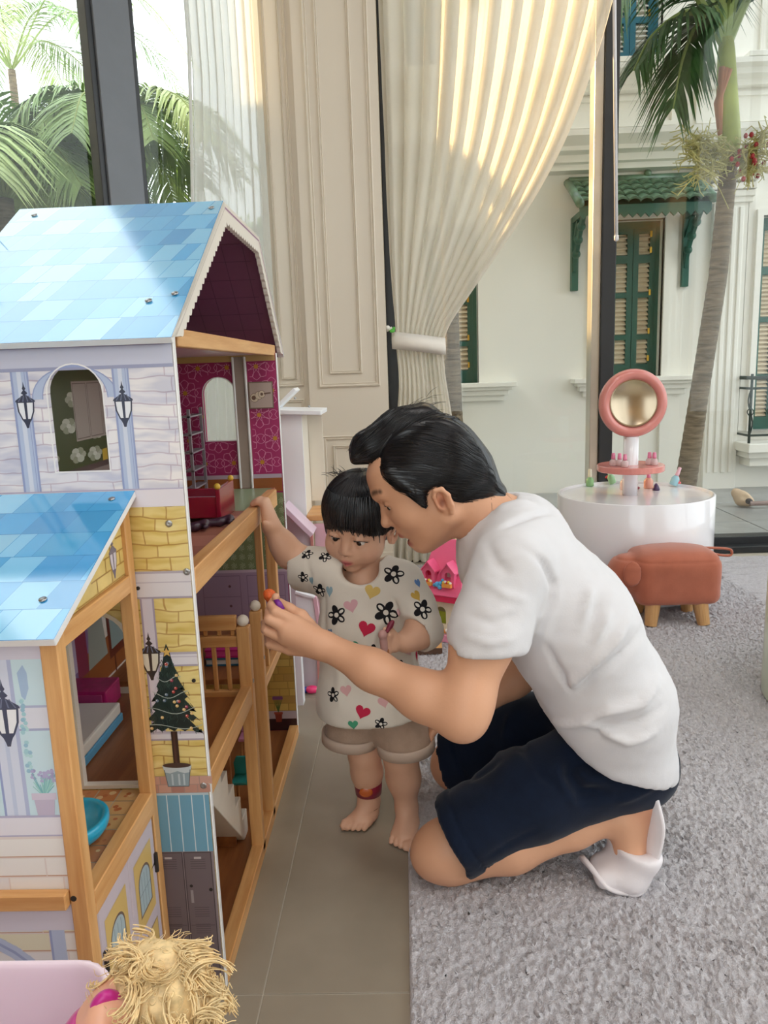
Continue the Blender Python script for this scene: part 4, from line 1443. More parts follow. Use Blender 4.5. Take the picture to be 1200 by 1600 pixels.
ringi = [(ctr[0] + R0 * math.cos(a), ctr[1] + R0 * .98 * math.sin(a)) for a in [math.pi * i / 20 for i in range(21)]]
pr.poly(ring + ringi[::-1], LAV); pr.line(ring, .0018, LAVD); pr.line(ringi, .0015, LAVD)
column(pr, -.580, -.553, .8735, 1.053); column(pr, -.428, -.403, .8735, 1.053)
lantern(pr, -.562, .978, .056); lantern(pr, -.415, .975, .056)
pr.line(arch(-.528, -.444, .902, 1.062), .0022, 'F2F0F2', True)
pr.build('printed_arch', side_up)
pr = Print((0, Y0 - .0003, 0), (1, 0, 0), (0, 0, 1), (0, -1, 0))
for z0, z1 in ((.700, .744), (.588, .612), (.462, .478)):
    pr.rect(-.44, z0, XF, z1, 'D9D3D8'); pr.rect(-.44, z1 - .004, XF, z1, 'B3A9B5'); pr.rect(-.44, z0, XF, z0 + .003, 'A79CAA'); pr.rect(-.44, (z0 + z1) / 2 + .003, XF, (z0 + z1) / 2 + .005, 'C2B9C4')
pr.rect(-.419, .478, -.397, .700, 'CFC7D2'); pr.rect(-.419, .478, -.416, .700, '9F93A6'); pr.rect(-.400, .478, -.397, .700, 'A79BAE')
lantern(pr, -.411, .575, .066, '3A2E2B', 'D6CFBF')
# potted fir tree
u, zb_ = -.384, .476
rt_ = random.Random(9)
for k in range(7):
    z0 = .476 + k * .0184; w = (.054 * (1 - k / 7.4))
    pts = []
    nn_ = 12
    for i in range(nn_ + 1):
        t = -1 + 2 * i / nn_
        pts.append((min(u + w * t + rt_.uniform(-.001, .001), XF - .001), z0 + (.004 if i % 2 else -.002) + .004 * (1 - t * t)))
    pts += [(u + w * .35, z0 + .030), (u, z0 + .040), (u - w * .35, z0 + .030)]
    pr.poly(pts, ('1F2A28', '27332F', '22302B')[k % 3])
    for i in range(26):
        a_, b_ = u + w * rt_.uniform(-.9, .9), z0 + rt_.uniform(.002, .014)
        pr.line([(a_, b_), (a_ + rt_.uniform(-.004, .004), b_ - .006)], .0008, rt_.choice(('33463F', '3D5148', '141C1B')))
pr.rect(u - .005, .410, u + .0055, .478, '3A2722'); pr.rect(u - .002, .410, u + .001, .478, '52372F')
for k in range(4):
    z0 = .489 + .027 * k; w = .047 * (1 - k / 5)
    pr.line([(u - w + 2 * w * i / 10, z0 + .004 * math.sin(i * .62 + k) - .004 * math.sin(math.pi * i / 10)) for i in range(11)], .0011, 'AEB7AE')
for k in range(22):
    z0 = .481 + .117 * rt_.random(); w = .045 * (1 - (z0 - .479) / .137)
    c_ = rt_.choice(('B0453F', 'D6A25A', '6E7E93', 'E0BB77', 'A23C55'))
    a_ = u + w * rt_.uniform(-.9, .9)
    pr.disc(a_, z0, .0027, c_, 10); pr.disc(a_ - .0008, z0 + .0008, .0009, 'F3E8DC', 6)
pr.poly([(u + (.0085 if i % 2 == 0 else .0036) * math.sin(i * math.pi / 5), .612 + (.0085 if i % 2 == 0 else .0036) * math.cos(i * math.pi / 5)) for i in range(10)], 'D9AE5F')
# tile strip, blue wainscot, lockers
pr.rect(-.44, .370, XF, .400, 'A88A80')
for i in range(5):
    for j in range(2):
        pr.rect(-.4385 + .0215 * i + (j % 2) * .004, .371 + .0147 * j, -.4185 + .0215 * i + (j % 2) * .004, .3845 + .0147 * j, rt_.choice(('BC8D7E', 'C59A8A', 'AF7E72')))
pr.rect(-.44, .264, XF, .370, '6FA3BE'); pr.rect(-.44, .366, XF, .370, 'B5C7D0')
for i in range(5):
    pr.rect(-.427 + .0205 * i, .264, -.4255 + .0205 * i, .366, 'D5E2E6')
pr.rect(-.44, 0, XF, .264, '8C8186')
pr.rect(-.44, 0, XF, .017, 'B3A5A0')
for (a_, b_) in ((-.436, -.389), (-.386, -.341)):
    pr.rect(a_, .020, b_, .262, '6E6268')
    pr.line([(a_, .020), (b_, .020), (b_, .262), (a_, .262)], .0018, '4A4046', True)
    pr.rect((a_ + b_) / 2 - .006, .250, (a_ + b_) / 2 + .006, .254, 'BDB6B8')
    for z0 in (.232, .142, .110, .036):
        for i in range(5):
            pr.rect(a_ + .010, z0 + .0042 * i, b_ - .010, z0 + .0042 * i + .0013, '574C52')
    pr.rect(a_ + .002, .125, b_ - .002, .1265, '574C52')
pr.rect(-.380, .168, -.3755, .192, '9A9296'); pr.disc(-.378, .200, .0028, '221C1E', 10)
pr.poly([(u - .021, .411), (u + .021, .411), (u + .017, .382), (u - .017, .382)], '8FA0A8')
pr.poly([(u - .024, .419), (u + .024, .419), (u + .021, .407), (u + .012, .405), (u, .409), (u - .012, .405), (u - .021, .407)], 'C3CCD0')
pr.disc(u, .419, .023, '4A3630', 20, .0045)
pr.line([(u - .021, .411), (u - .017, .382), (u + .017, .382), (u + .021, .411)], .0012, '55636B')
for k in (-.009, .002, .010):
    pr.rect(u + k - .0015, .384, u + k + .0015, .404, 'B7C4CA')
pr.build('printed_courtyard', side_lo)
def screw(px, py, Y, r=.006, nrm=(0, -1, 0)):
    p = at(px, py, Y)
    bm = NB(); lathe(bm, [(r, 0), (r * 1.02, .0006), (r * .7, .0018), (r * .3, .0012)], (p.x, p.y - .0008, p.z), 14, Mx=Matrix.Rotation(math.pi / 2, 3, 'X')); P('screw', bm, m_screw, smooth=True)
for q in ((264, 818), (292, 893), (318, 1227), (342, 1538)):
    screw(*q, Y0, .0055)
for q in ((216, 919), (303, 1063), (330, 1389)):
    p = at(*q, Y0); bm = NB(); lathe(bm, [(.0032, 0), (.0032, .0012)], (p.x, p.y - .0006, p.z), 10, Mx=Matrix.Rotation(math.pi / 2, 3, 'X')); P('screw_hole', bm, m_hole)
rb, O, d, n, L = roof_boards[0]
for u_, v_ in ((.375, .93), (.372, .26), (.040, .93), (.335, .22)):
    c_ = O + Vector((1, 0, 0)) * u_ + d * (v_ * L) + n * .0022
    bm = NB(); lathe(bm, [(.0055, 0), (.0056, .0008), (.003, .0018)], c_, 12, Mx=n.to_track_quat('Z', 'Y').to_matrix()); P('screw', bm, m_screw, smooth=True)

# --- prints inside
yp = Y1 - .0104
pr = Print((0, yp, 0), (1, 0, 0), (0, 0, 1), (0, -1, 0))
PK = 'E08DB4'
def free(u, v):
    return .770 < v < 1.068 and XB + .012 < u < XF - .002 and not (-.540 < u < -.443 and .858 < v < 1.035) and not (-.456 < u < -.410)
def wall_line(pts):
    for a, b in zip(pts, pts[1:]):
        if free(*a) and free(*b): pr.line([a, b], .0013, PK)
def daisy(u, v, r):
    for k in range(8):
        a = k * math.pi / 4
        q = []
        for i in range(9):
            t = i / 8
            w = .30 * math.sin(math.pi * t ** 1.5)
            q.append((t, w))
        for sgn in (1, -1):
            wall_line([(u + r * (.18 + .8 * t) * math.cos(a) - r * w * sgn * math.sin(a), v + r * (.18 + .8 * t) * math.sin(a) + r * w * sgn * math.cos(a)) for t, w in q])
    if free(u, v): pr.disc(u, v, r * .17, 'C7862F', 10)
rows_ = 0
for j in range(5):
    for i in range(6):
        u, v = -.70 + .078 * i + (.039 if j % 2 else 0), .800 + .064 * j
        daisy(u, v, .036)
        q = (u + .039, v + .0)
        wall_line([(q[0] + .013 * math.cos(2 * math.pi * k / 14), q[1] + .013 * math.sin(2 * math.pi * k / 14)) for k in range(15)])
pr.line(arch(-.536, -.447, .862, 1.031), .003, 'EDE6EA', True)
pr.rect(XB + .01, 1.070, XF, 1.088, 'C9A46A')
pr.rect(XB + .01, .757, XF, .768, 'B9A7B5'); pr.rect(XB + .01, .720, XF, .757, '9A5A30')
pr.rect(-.412, .945, -.346, 1.016, '7E6A58'); pr.rect(-.409, .948, -.349, 1.013, 'B9A398')
for (a_, b_, r_) in ((-.397, .974, .011), (-.385, .980, .010), (-.377, .983, .009)):
    pr.disc(a_, b_, r_ + .001, '5A4334', 14); pr.disc(a_, b_, r_, 'D8C7AE', 14)
pr.disc(-.399, .974, .006, '6B4E3C', 12); pr.disc(-.377, .983, .004, '6B4E3C', 10); pr.line([(-.370, .984), (-.354, .986)], .004, '6E5344')
# lower storey: damask over wainscot, then stone garden wall
pr.rect(XB + .01, .500, XF, .716, '7F8A62')
for j in range(8):
    for i in range(16):
        u, v = -.70 + .024 * i, .512 + .026 * j
        for k in range(6):
            a = k * math.pi / 3
            pr.line([(u + .008 * t * math.cos(a + t * 1.7), v + .009 * t * math.sin(a + t * 1.7)) for t in (.2, .5, .8, 1.1)], .0012, 'BFC3A0')
pr.rect(XB + .01, .346, XF, .500, 'A78EA6'); pr.rect(XB + .01, .494, XF, .502, 'C7B2C2')
for i in range(3):
    a_ = -.70 + .125 * i
    pr.line([(a_, .37), (a_ + .105, .37), (a_ + .105, .485), (a_, .485)], .002, '8A7189', True); pr.line([(a_, .425), (a_ + .105, .425)], .0016, '8A7189')
    for v in (.455, .398):
        pr.disc(a_ + .075, v, .004, '6A4A50', 8)
pr.build('printed_wallpaper', far)
pr = Print((0, yp, 0), (1, 0, 0), (0, 0, 1), (0, -1, 0))
pr.rect(XB + .01, .014, XF, .326, 'A5803F')
for j in range(11):
    v0 = .075 + .0225 * j; x = XB + .01 - rt_.uniform(0, .04)
    while x < XF:
        w = rt_.choice((.028, .04, .055))
        a_, b_ = max(x + .0012, XB + .01), min(x + w - .0012, XF)
        if b_ > a_:
            pr.rect(a_, v0 + .001, b_, v0 + .0212, rt_.choice(('C29A4E', 'B98F45', 'CCA75A', 'B38A48')))
        x += w
pr.rect(XB + .01, .050, XF, .074, 'B7A4A8'); pr.rect(XB + .01, .014, XF, .050, '3A1F22')
for du in (-.0, ):
    u = -.388
    pr.poly([(u - .011, .070), (u + .011, .070), (u + .008, .040), (u - .008, .040)], '8C3B2C'); pr.rect(u - .0125, .064, u + .0125, .071, 'A34A38')
    for k in range(7):
        e_ = u - .012 + .004 * k
        pr.line([(u, .07), (e_, .11)], .0016, '5B6B35'); pr.disc(e_, .114, .0035, '7D4A74', 8, .006)
pr.build('printed_garden_wall', far)
# back wall, upper: green paper with white roses and a cupboard; lower: lilac room
pr = Print((XB + .0083, 0, 0), (0, 1, 0), (0, 0, 1), (1, 0, 0))
pr.rect(Y0 + .02, .735, Y1 - .02, 1.085, '4B5636')
for k in range(26):
    u, v = 1.25 + .13 * (k % 6) + rt_.uniform(-.03, .03), .80 + .065 * (k // 6) + rt_.uniform(-.015, .015)
    for i in range(6):
        pr.disc(u + .024 * math.cos(i * 1.05), v + .010 * math.sin(i * 1.05), .019, ('A8AB98', '949880', 'BDBFAE')[i % 3], 9, .008)
    pr.disc(u, v, .012, 'C9CABC', 8, .005)
pr.rect(1.665, .905, 1.90, 1.035, 'A79C92')
for a_ in (1.67, 1.748, 1.826):
    pr.line([(a_, .91), (a_ + .07, .91), (a_ + .07, 1.03), (a_, 1.03)], .002, '6E6058', True)
pr.rect(1.60, .745, 1.95, .845, '8A7E76'); pr.rect(1.60, .835, 1.95, .848, '5A4E48'); pr.rect(1.80, .848, 1.83, .875, 'C0A040')
pr.rect(Y0 + .02, .376, 1.68, .70, '8A6FA0')
for k in range(14):
    pr.rect(1.18 + .036 * k, .45, 1.185 + .036 * k, .70, '9E86B2')
pr.rect(1.545, .40, 1.60, .70, '8B3550'); pr.rect(1.50, .42, 1.545, .70, 'B6A6C2')
pr.rect(Y0 + .02, .376, 1.74, .40, '8B4E2C'); pr.rect(1.60, .345, 1.95, .44, '9A5A30')
pr.poly([(1.60, .40), (1.62, .52), (1.60, .56), (1.63, .60), (1.66, .55), (1.69, .60), (1.71, .56), (1.69, .52), (1.71, .40)], '9DA39B')
pr.line([(1.64, .60), (1.66, .63), (1.68, .60)], .003, 'C9A04A')
pr.rect(1.72, .38, 1.86, .58, '6B3326'); pr.rect(1.735, .40, 1.845, .54, '8FA2A0'); pr.line([(1.75, .38), (1.75, .30)], .008, '5A281E')
pr.build('printed_rooms', dh.children[[c.name for c in dh.children].index('back_panel')])

# --- side bay
m_ltile = brick_mat('terracotta_print', ('C98F5E', 'B9774A', 'C9A66E'), 'A89A86', 22, (0, 0, 0), bw=1.0, rh=1.0, msize=.02, distort=.003)
BXL, BXR = -.725, -.413
bay_front = bx('bay_front_panel', (BXL, .862, .0), (-.441, .870, .742), m_ltblue)
bx('bay_post', (-.441, .857, 0), (-.419, .880, .742), m_pine)
bx('bay_post', (-.441, 1.115, 0), (-.421, 1.1385, .850), m_pine)
bx('bay_post', (BXL, .857, 0), (BXL + .028, .887, .742), m_pine)
bx('bay_beam', (-.439, .880, .718), (-.421, 1.115, .745), m_pineY)
bx('bay_beam', (-.441, .880, .350), (-.419, 1.115, .386), m_pineY)
bx('bay_beam', (-.725, .846, .383), (-.4415, .861, .405), m_pineX)
bx('bay_beam', (-.725, .853, .735), (-.4415, .8615, .745), m_pineX)
bfl = bx('bay_floor', (BXL + .028, .871, .366), (-.441, Y0 - .001, .378), mat('tile_joint_print', 'B9AC98', .35))
pr = Print((0, 0, .3782), (1, 0, 0), (0, 1, 0), (0, 0, 1))
for ix in range(7):
    for iy in range(7):
        a_, b_ = -.6965 + .0365 * ix, .873 + .0385 * iy
        pr.rect(a_ + .001, b_ + .001, min(a_ + .0355, -.4415), min(b_ + .0375, Y0 - .002), rt_.choice(('C98F5E', 'BE7C4C', 'CBA06C', 'B9774A', 'D0A878')))
        for k in range(3):
            u_, v_ = a_ + rt_.uniform(.006, .026), b_ + rt_.uniform(.006, .028)
            if u_ < -.452 and v_ < Y0 - .012: pr.disc(u_, v_, rt_.uniform(.003, .006), rt_.choice(('B5693F', 'D9B88A', 'AD6238')), 7)
pr.build('printed_tiles', bfl)
arO, arI = arch(-.546, -.440, .380, .682), arch(-.5395, -.4465, .386, .6755)
bm = NB(); plate(bm, arO, [arI], (0, Y0 + .012, 0), (1, 0, 0), (0, 0, 1), .0135); P('door_frame', bm, m_lamc)
bm = NB(); plate(bm, [(.888, .746), (1.138, .746), (1.138, .848)], [], (-.436, 0, 0), (0, 1, 0), (0, 0, 1), .008)
gable = P('bay_gable', bm, mat('gable_stone', 'D9BC72', .35, var=.12, scale=14))
pr = Print((-.4278, 0, 0), (0, 1, 0), (0, 0, 1), (1, 0, 0))
for j in range(5):
    v0 = .748 + .02 * j
    us = max(.892, .888 + (v0 + .02 - .746) / .102 * .25)
    pr.line([(us, v0), (1.135, v0)], .002, 'A8803F')
    for k in range(5):
        u = 1.12 - .055 * k - .02 * (j % 2)
        if u > us + .02:
            pr.line([(u, v0), (u, v0 + .02)], .002, 'A8803F')
lantern(pr, 1.075, .760, .055, '6A6276', 'C9C2CE')
pr.build('printed_stones', gable)
ra, rb_ = Vector((0, .835, .738)), Vector((0, Y0, .862))
d = (rb_ - ra); L = d.length; d.normalize(); n = Vector((0, -d.z, d.y))
bm = NB(); obox(bm, Vector((-.572, 0, 0)) + (ra + rb_) / 2 + n * .004, (.163, L / 2, .005), (1, 0, 0), d, n)
br_ = P('bay_roof', bm, m_lam, bevel=.001, seg=1)
shingles(br_, Vector((-.735, ra.y, ra.z)) + n * .0092, Vector((1, 0, 0)), d, n, .326, L, 6, 8, .040, .012)
for u_, v_ in ((.298, .93), (.285, .22)):
    c_ = Vector((-.735, ra.y, ra.z)) + n * .0105 + Vector((1, 0, 0)) * u_ + d * (v_ * L)
    bm = NB(); lathe(bm, [(.005, 0), (.0051, .0008), (.003, .0018)], c_, 12, Mx=n.to_track_quat('Z', 'Y').to_matrix()); P('screw', bm, m_screw, smooth=True)
pr = Print((0, .8617, 0), (1, 0, 0), (0, 0, 1), (0, -1, 0))
pr.rect(BXL, 0, -.441, .742, 'CDE5EE')
pr.rect(BXL, .712, -.441, .742, 'D9D6E4')
pr.rect(BXL, .622, -.441, .652, 'DFE1EC'); pr.rect(BXL, .650, -.441, .653, 'B4BCD8'); pr.rect(BXL, .620, -.441, .623, 'A9B1D0')
for u0 in (-.512, -.62):
    pr.rect(u0, .505, u0 + .032, .712, LAVL); pr.rect(u0, .505, u0 + .003, .712, LAVD); pr.rect(u0 + .027, .505, u0 + .032, .712, 'B5BEDC'); pr.rect(u0 + .012, .505, u0 + .017, .712, 'C5CFE6')
lantern(pr, -.495, .610, .072, '4A5066', 'F4F5F8')
lantern(pr, -.603, .610, .072, '4A5066', 'F4F5F8')
pr.poly([(-.474, .695), (-.466, .705), (-.462, .695), (-.462, .675), (-.468, .66), (-.472, .665)], 'A9C3E0')
for k in range(30):
    pr.disc(-.476 + rt_.uniform(0, .006), .56 + .10 * rt_.random(), .003, rt_.choice(('A8D3DC', '9CC4D8', 'BADDE0')), 6)
for k in range(46):
    a_ = -.472 + rt_.uniform(0, .030)
    pr.line([(-.459, .532), (a_, .545 + .02 * rt_.random())], .0012, rt_.choice(('9CCFC9', 'A8D8D2', '86BFC4')))
    pr.disc(a_, .552 + .016 * rt_.random(), .0022, rt_.choice(('A9A5CB', 'B9B3D6')), 6)
pr.poly([(-.473, .534), (-.446, .534), (-.449, .506), (-.470, .506)], 'C4B9CE'); pr.rect(-.475, .528, -.444, .537, 'D3C9DA')
pr.rect(BXL, 0, -.441, .506, 'E4D9D4'); pr.rect(BXL, .478, -.441, .506, 'E6E2EA'); pr.rect(BXL, .504, -.441, .507, 'B6B2CC'); pr.rect(BXL, .478, -.441, .480, 'B6B2CC')
for j in range(16):
    v0 = .476 - .027 * (j + 1)
    if v0 < 0.0:
        break
    x = BXL - rt_.uniform(0, .05)
    while x < -.441:
        w = rt_.choice((.05, .07, .10))
        a_, b_ = max(x + .001, BXL), min(x + w - .001, -.441)
        if b_ > a_:
            pr.rect(a_, v0 + .001, b_, v0 + .0255, rt_.choice(('EEEAE6', 'E6E4E6', 'E9E2DA', 'DCDDE4', 'E4E0C8') if v0 < .38 else ('EEEAE6', 'E6E4E6', 'F0EEEA')))
            pr.line([(a_, v0 + .001), (b_, v0 + .001)], .0016, 'CBA48C')
        x += w
pr.rect(BXL, .345, -.441, .382, 'DAD6E4'); pr.rect(-.475, .0, -.455, .345, LAV); pr.rect(-.475, 0, -.472, .345, LAVD)
arcp = [(-.60 + .13 * math.cos(a), .20 + .14 * math.sin(a)) for a in [math.pi * .5 * i / 10 for i in range(11)]]
pr.line(arcp, .018, LAV); pr.line(arcp, .004, LAVD)
pr.build('printed_bay_front', bay_front)
# bay doors
for (a_, b_, hs, kn) in ((.888, .998, .892, .990), (1.000, 1.108, 1.104, 1.010)):
    dr = bx('bay_door', (-.430, a_, .045), (-.422, b_, .347), mat('lilac_door', 'C6B7BE', .4))
    pr = Print((-.4219, 0, 0), (0, 1, 0), (0, 0, 1), (1, 0, 0))
    pr.rect(a_ + .016, .205, b_ - .016, .322, 'D3B06A')
    pr.poly(arch(a_ + .028, b_ - .028, .225, .300), '6F5B50'); pr.poly(arch(a_ + .031, b_ - .031, .228, .296), 'A9B8BC')
    for k in range(1, 4):
        u = a_ + .031 + (b_ - a_ - .062) * k / 4; pr.line([(u, .23), (u, .288)], .0014, '6F7E84')
    pr.line([(a_ + .031, .26), (b_ - .031, .26)], .0014, '6F7E84')
    w = (b_ - a_ - .032 - .012) / 2
    for k in range(2):
        u = a_ + .016 + k * (w + .012); pr.rect(u, .060, u + w, .182, 'D3B06A'); pr.line([(u, .06), (u + w, .06), (u + w, .182), (u, .182)], .0014, '8C6E3C', True)
    for z in (.10, .27):
        s = 1 if hs < kn else -1
        pr.poly([(hs, z + .012), (hs + s * .004, z + .002), (hs + s * .02, z), (hs + s * .004, z - .002), (hs, z - .012), (hs - s * .002, z)], '1E1A19')
    pr.build('printed_planks', dr)
    bm = NB(); ball(bm, (-.416, kn, .165), .009, 14); obj('knob', bm, mat('cream_knob', 'EADFC8', .35), dr, label='round cream knob')
    for z in (.10, .27):
        bm = NB(); tube(bm, [(-.4195, hs, z - .016), (-.4195, hs, z + .016)], .0035, 8); obj('hinge', bm, m_blackm, dr)
bx('bay_bottom_board', (-.432, .888, .0), (-.420, 1.108, .043), m_pineY)
p = at(115, 1404, .857); bm = NB(); lathe(bm, [(.004, 0), (.004, .0012)], (p.x + .0, .8575, p.z), 10, Mx=Matrix.Rotation(math.pi / 2, 3, 'X')); P('screw_hole', bm, m_hole)

# ------------------------------------------------------------------ doll furniture inside
FUR = 'doll furniture inside the dollhouse'
m_red = mat('glossy_red_wood', '8E1230', .25, coat=.4)
t = empty('doll_bed', (-.50, 1.66, .7305), 'glossy dark red doll bed with yellow knobs on the upper floor', 'doll bed')
bm = NB(); box(bm, (-.62, 1.60, .750), (-.40, 1.715, .768)); obj('mattress', bm, mat('lilac_cloth', 'B9A3B4', .8), t, bevel=.005)
for y in (1.595, 1.718):
    bm = NB(); box(bm, (-.62, y - .004, .740), (-.40, y + .004, .785)); obj('side_rail', bm, m_red, t, bevel=.002)
for x in (-.397, -.622):
    bm = NB(); box(bm, (x - .005, 1.588, .7307), (x + .005, 1.724, .802)); e_ = obj('end_board', bm, m_red, t, bevel=.002)
    for y in (1.592, 1.720):
        bm = NB(); ball(bm, (x, y, .807), .007, 10); obj('knob', bm, mat('yellow_knob', 'D6AE3A', .35), e_)
t = empty('doll_boots', (-.42, 1.49, .7305), 'pair of dark purple doll boots lying on the upper floor', 'doll boots')
for k, (x, y) in enumerate(((-.425, 1.50), (-.385, 1.545))):
    b_ = Body(); b_.chain([(x - .03, y - .01, .740), (x, y, .740), (x + .018, y + .012, .744)], [.008, .0085, .010], .006); b_.limb((x + .018, y + .012, .742), (x + .022, y - .006, .741), .008, .006, .005)
    V, Q = b_.skin((x - .05, y - .04, .72), (x + .05, y + .05, .77), .0022); mesh_of('boot', V, Q, mat('purple_vinyl', '3B2233', .3), t)
t = empty('doll_ladder_shelf', (-.50, 1.95, .7305), 'narrow grey doll shelf leaning on the pink wallpaper', 'doll shelf')
bm = NB()
for y in (1.93, 2.05):
    box(bm, (-.545, y, .7305), (-.538, y + .008, .955))
obj('frame', bm, mat('grey_wood', '8A7F86', .5), t)
for k in range(5):
    bm = NB(); box(bm, (-.565, 1.93, .75 + .046 * k), (-.538, 2.058, .754 + .046 * k)); obj('shelf', bm, mat('grey_wood', '8A7F86', .5), t)
def chair(name, label, c, col, hgt, leg):
    x, y, z = c
    t = empty(name, c, label, 'doll chair')
    m = mat(name + '_paint', col, .4)
    bm = NB(); box(bm, (x - .024, y - .022, z + hgt), (x + .024, y + .022, z + hgt + .009)); obj('seat', bm, m, t, bevel=.003)
    bm = NB(); plate(bm, [(-.022, 0), (.022, 0), (.024, .03), (.017, .046), (-.017, .046), (-.024, .03)], [], (x, y + .022, z + hgt + .009), (1, 0, 0), (0, 0, 1), .007); obj('backrest', bm, m, t, bevel=.002)
    for a in (-1, 1):
        for b in (-1, 1):
            bm = NB(); tube(bm, [(x + a * .019, y + b * .017, z), (x + a * .017, y + b * .015, z + hgt)], .004, 8); obj('leg', bm, mat('chair_leg_wood', 'B98250', .45), t)
chair('teal_doll_chair', 'small teal doll chair behind the white zigzag staircase', (-.415, 1.70, .0145), '2F8E88', .055, 0)
chair('pink_doll_chair', 'pale pink doll chair standing highest behind the posts', (-.435, 1.88, .0145), 'D98FB0', .075, 0)
t = empty('doll_dining_table', (-.50, 1.83, .0145), 'low white doll table beside the doll chairs', 'doll table')
bm = NB(); lathe(bm, [(.05, 0), (.052, .003), (.05, .006)], (-.52, 1.79, .068), 24); obj('tabletop', bm, m_lam, t)
bm = NB(); lathe(bm, [(.03, 0), (.012, .01), (.008, .03), (.012, .0535)], (-.52, 1.79, .0145), 16); obj('pedestal', bm, m_lam, t)
for k, (c_, l_) in enumerate((('2F6F8E', 'blue toy book lying flat under the pink one'), ('C2267E', 'magenta toy book on top of the blue one'))):
    z = .3405 + .021 * k
    t = empty('toy_book', (-.42, 1.80, z), l_, 'toy book')
    bm = NB(); box(bm, (-.50, 1.76, z + .0160), (-.375, 1.86, z + .0200)); box(bm, (-.50, 1.76, z), (-.375, 1.86, z + .004)); box(bm, (-.50, 1.856, z + .004), (-.375, 1.86, z + .016)); obj('cover', bm, mat('book_' + c_, c_, .4), t)
    bm = NB(); box(bm, (-.498, 1.762, z + .0042), (-.377, 1.8555, z + .0158)); obj('pages', bm, mat('pages_' + c_, 'E4E2DE' if k == 0 else 'DA4C9A', .5), t)
t = empty('doll_day_bed', (-.63, 1.29, .3745), 'white doll day bed with blue edge seen through the arched doorway', 'doll bed')
bm = NB(); box(bm, (-.712, 1.185, .392), (-.572, 1.40, .415)); obj('mattress', bm, mat('ivory_vinyl', 'DDD6CC', .5), t, bevel=.004)
bm = NB(); box(bm, (-.714, 1.183, .376), (-.570, 1.402, .392)); obj('frame', bm, mat('doll_blue', '5B9FC4', .4), t, bevel=.002)
t = empty('doll_dresser', (-.62, 1.48, .3745), 'magenta printed doll dresser beside the white day bed', 'doll dresser')
bm = NB(); box(bm, (-.712, 1.435, .3747), (-.615, 1.515, .420)); obj('body', bm, mat('magenta_print', 'A81E63', .4, var=.2, scale=30), t, bevel=.003)
for z in (.387, .407):
    bm = NB(); box(bm, (-.705, 1.4325, z - .008), (-.622, 1.435, z + .008)); obj('drawer', bm, mat('pink_front', 'C24A86', .4), t, bevel=.001)
t = empty('doll_bathtub', (-.50, 1.005, .379), 'small turquoise plastic tub on the tiled bay floor', 'toy tub')
b_ = Body(); b_.ell((-.505, 1.005, .405), (.056, .060, .034), k=.004)
b_.cut((0, 0, .412), (0, 0, 1), .002); b_.cut((0, 0, .3795), (0, 0, -1), .004); b_.ell((-.505, 1.005, .412), (.047, .051, .026), k=.003, op='s')
V, Q = b_.skin((-.60, .92, .36), (-.43, 1.09, .43), .0025); mesh_of('basin', V, Q, mat('turquoise_plastic', '1FA3C8', .3, coat=.3), t)
# ================================================================== KNEELING MAN
SK, SKD, LIP = 'DCA786', 'B5755A', 'B0615A'
m_skin = attr_mat('skin', rough=0.48, bump=0.03, bscale=240, sss=0.0, var=0.03, spec=0.4)
m_hair = mat('black_hair', '17161A', 0.32, var=0.25, scale=60, spec=0.6, stretch=(1, 1, 1))
m_eyew = mat('eye_white', 'E6DFD8', 0.2)
m_iris = mat('eye_dark', '1C120E', 0.12)
m_tee = mat('white_cotton', 'DAD8DB', 0.88, var=0.015, scale=10, bump=0.06, bscale=420, sheen=0.2, spec=0.2)
m_navy = mat('navy_fleece', '131D30', 0.92, var=0.1, scale=30, bump=0.08, bscale=420, sheen=0.12, spec=0.15)
man = empty('person', (0.30, 1.5, 0), 'man in white t-shirt and navy shorts kneeling, reaching towards the dollhouse', 'person')
HD = Frame((0.043, 1.5, 0.802), (-.853, 0, -.522), (-.522, 0, .853))
hp = HD
B = Body()
def Bl(pts, rads, k=.02, op='u', b=None):
    (b or B).chain(pts, rads, k, op)
# --- head
A = HD.ax()
B.ell(hp(-.014, 0, .030), (.104, .076, .092), A, .02)
B.ell(hp(.030, 0, -.020), (.062, .063, .082), A, .03)
B.ell(hp(.040, 0, .068), (.050, .058, .042), A, .03)
for s in (-1, 1):
    B.limb(hp(-.005, .052 * s, -.055), hp(.060, .016 * s, -.083), .024, .018, .025)
    B.ell(hp(.052, .040 * s, -.014), (.028, .024, .028), A, .02)
B.ell(hp(.070, 0, -.082), (.018, .024, .017), A, .015)
B.limb(hp(.0, 0, -.080), hp(.055, 0, -.085), .030, .018, .02)
B.chain([hp(.074, -.040, .046), hp(.084, -.015, .047), hp(.084, .015, .047), hp(.074, .040, .046)], [.009, .010, .010, .009], .014)
B.chain([hp(.084, 0, .030), hp(.094, 0, .008), hp(.1045, 0, -.011)], [.0075, .0085, .0118], .007)
for s in (-1, 1):
    B.ell(hp(.090, .0125 * s, -.017), (.011, .0085, .0085), A, .006)
    B.ell(hp(.097, .007 * s, -.0255), (.006, .0035, .004), A, .003, 's')
    B.ell(hp(.091, .033 * s, .020), (.017, .018, .0125), A, .010, 's')
    # lids
    B.chain([hp(.0775, .018 * s, .020), hp(.081, .027 * s, .0255), hp(.078, .038 * s, .0245), hp(.069, .047 * s, .017)], [.004, .0052, .0052, .004], .004)
    B.chain([hp(.0765, .018 * s, .016), hp(.077, .029 * s, .0105), hp(.073, .040 * s, .010), hp(.067, .047 * s, .014)], [.003, .0042, .0042, .003], .004)
B.ell(hp(.078, 0, -.040), (.018, .030, .020), A, .012)
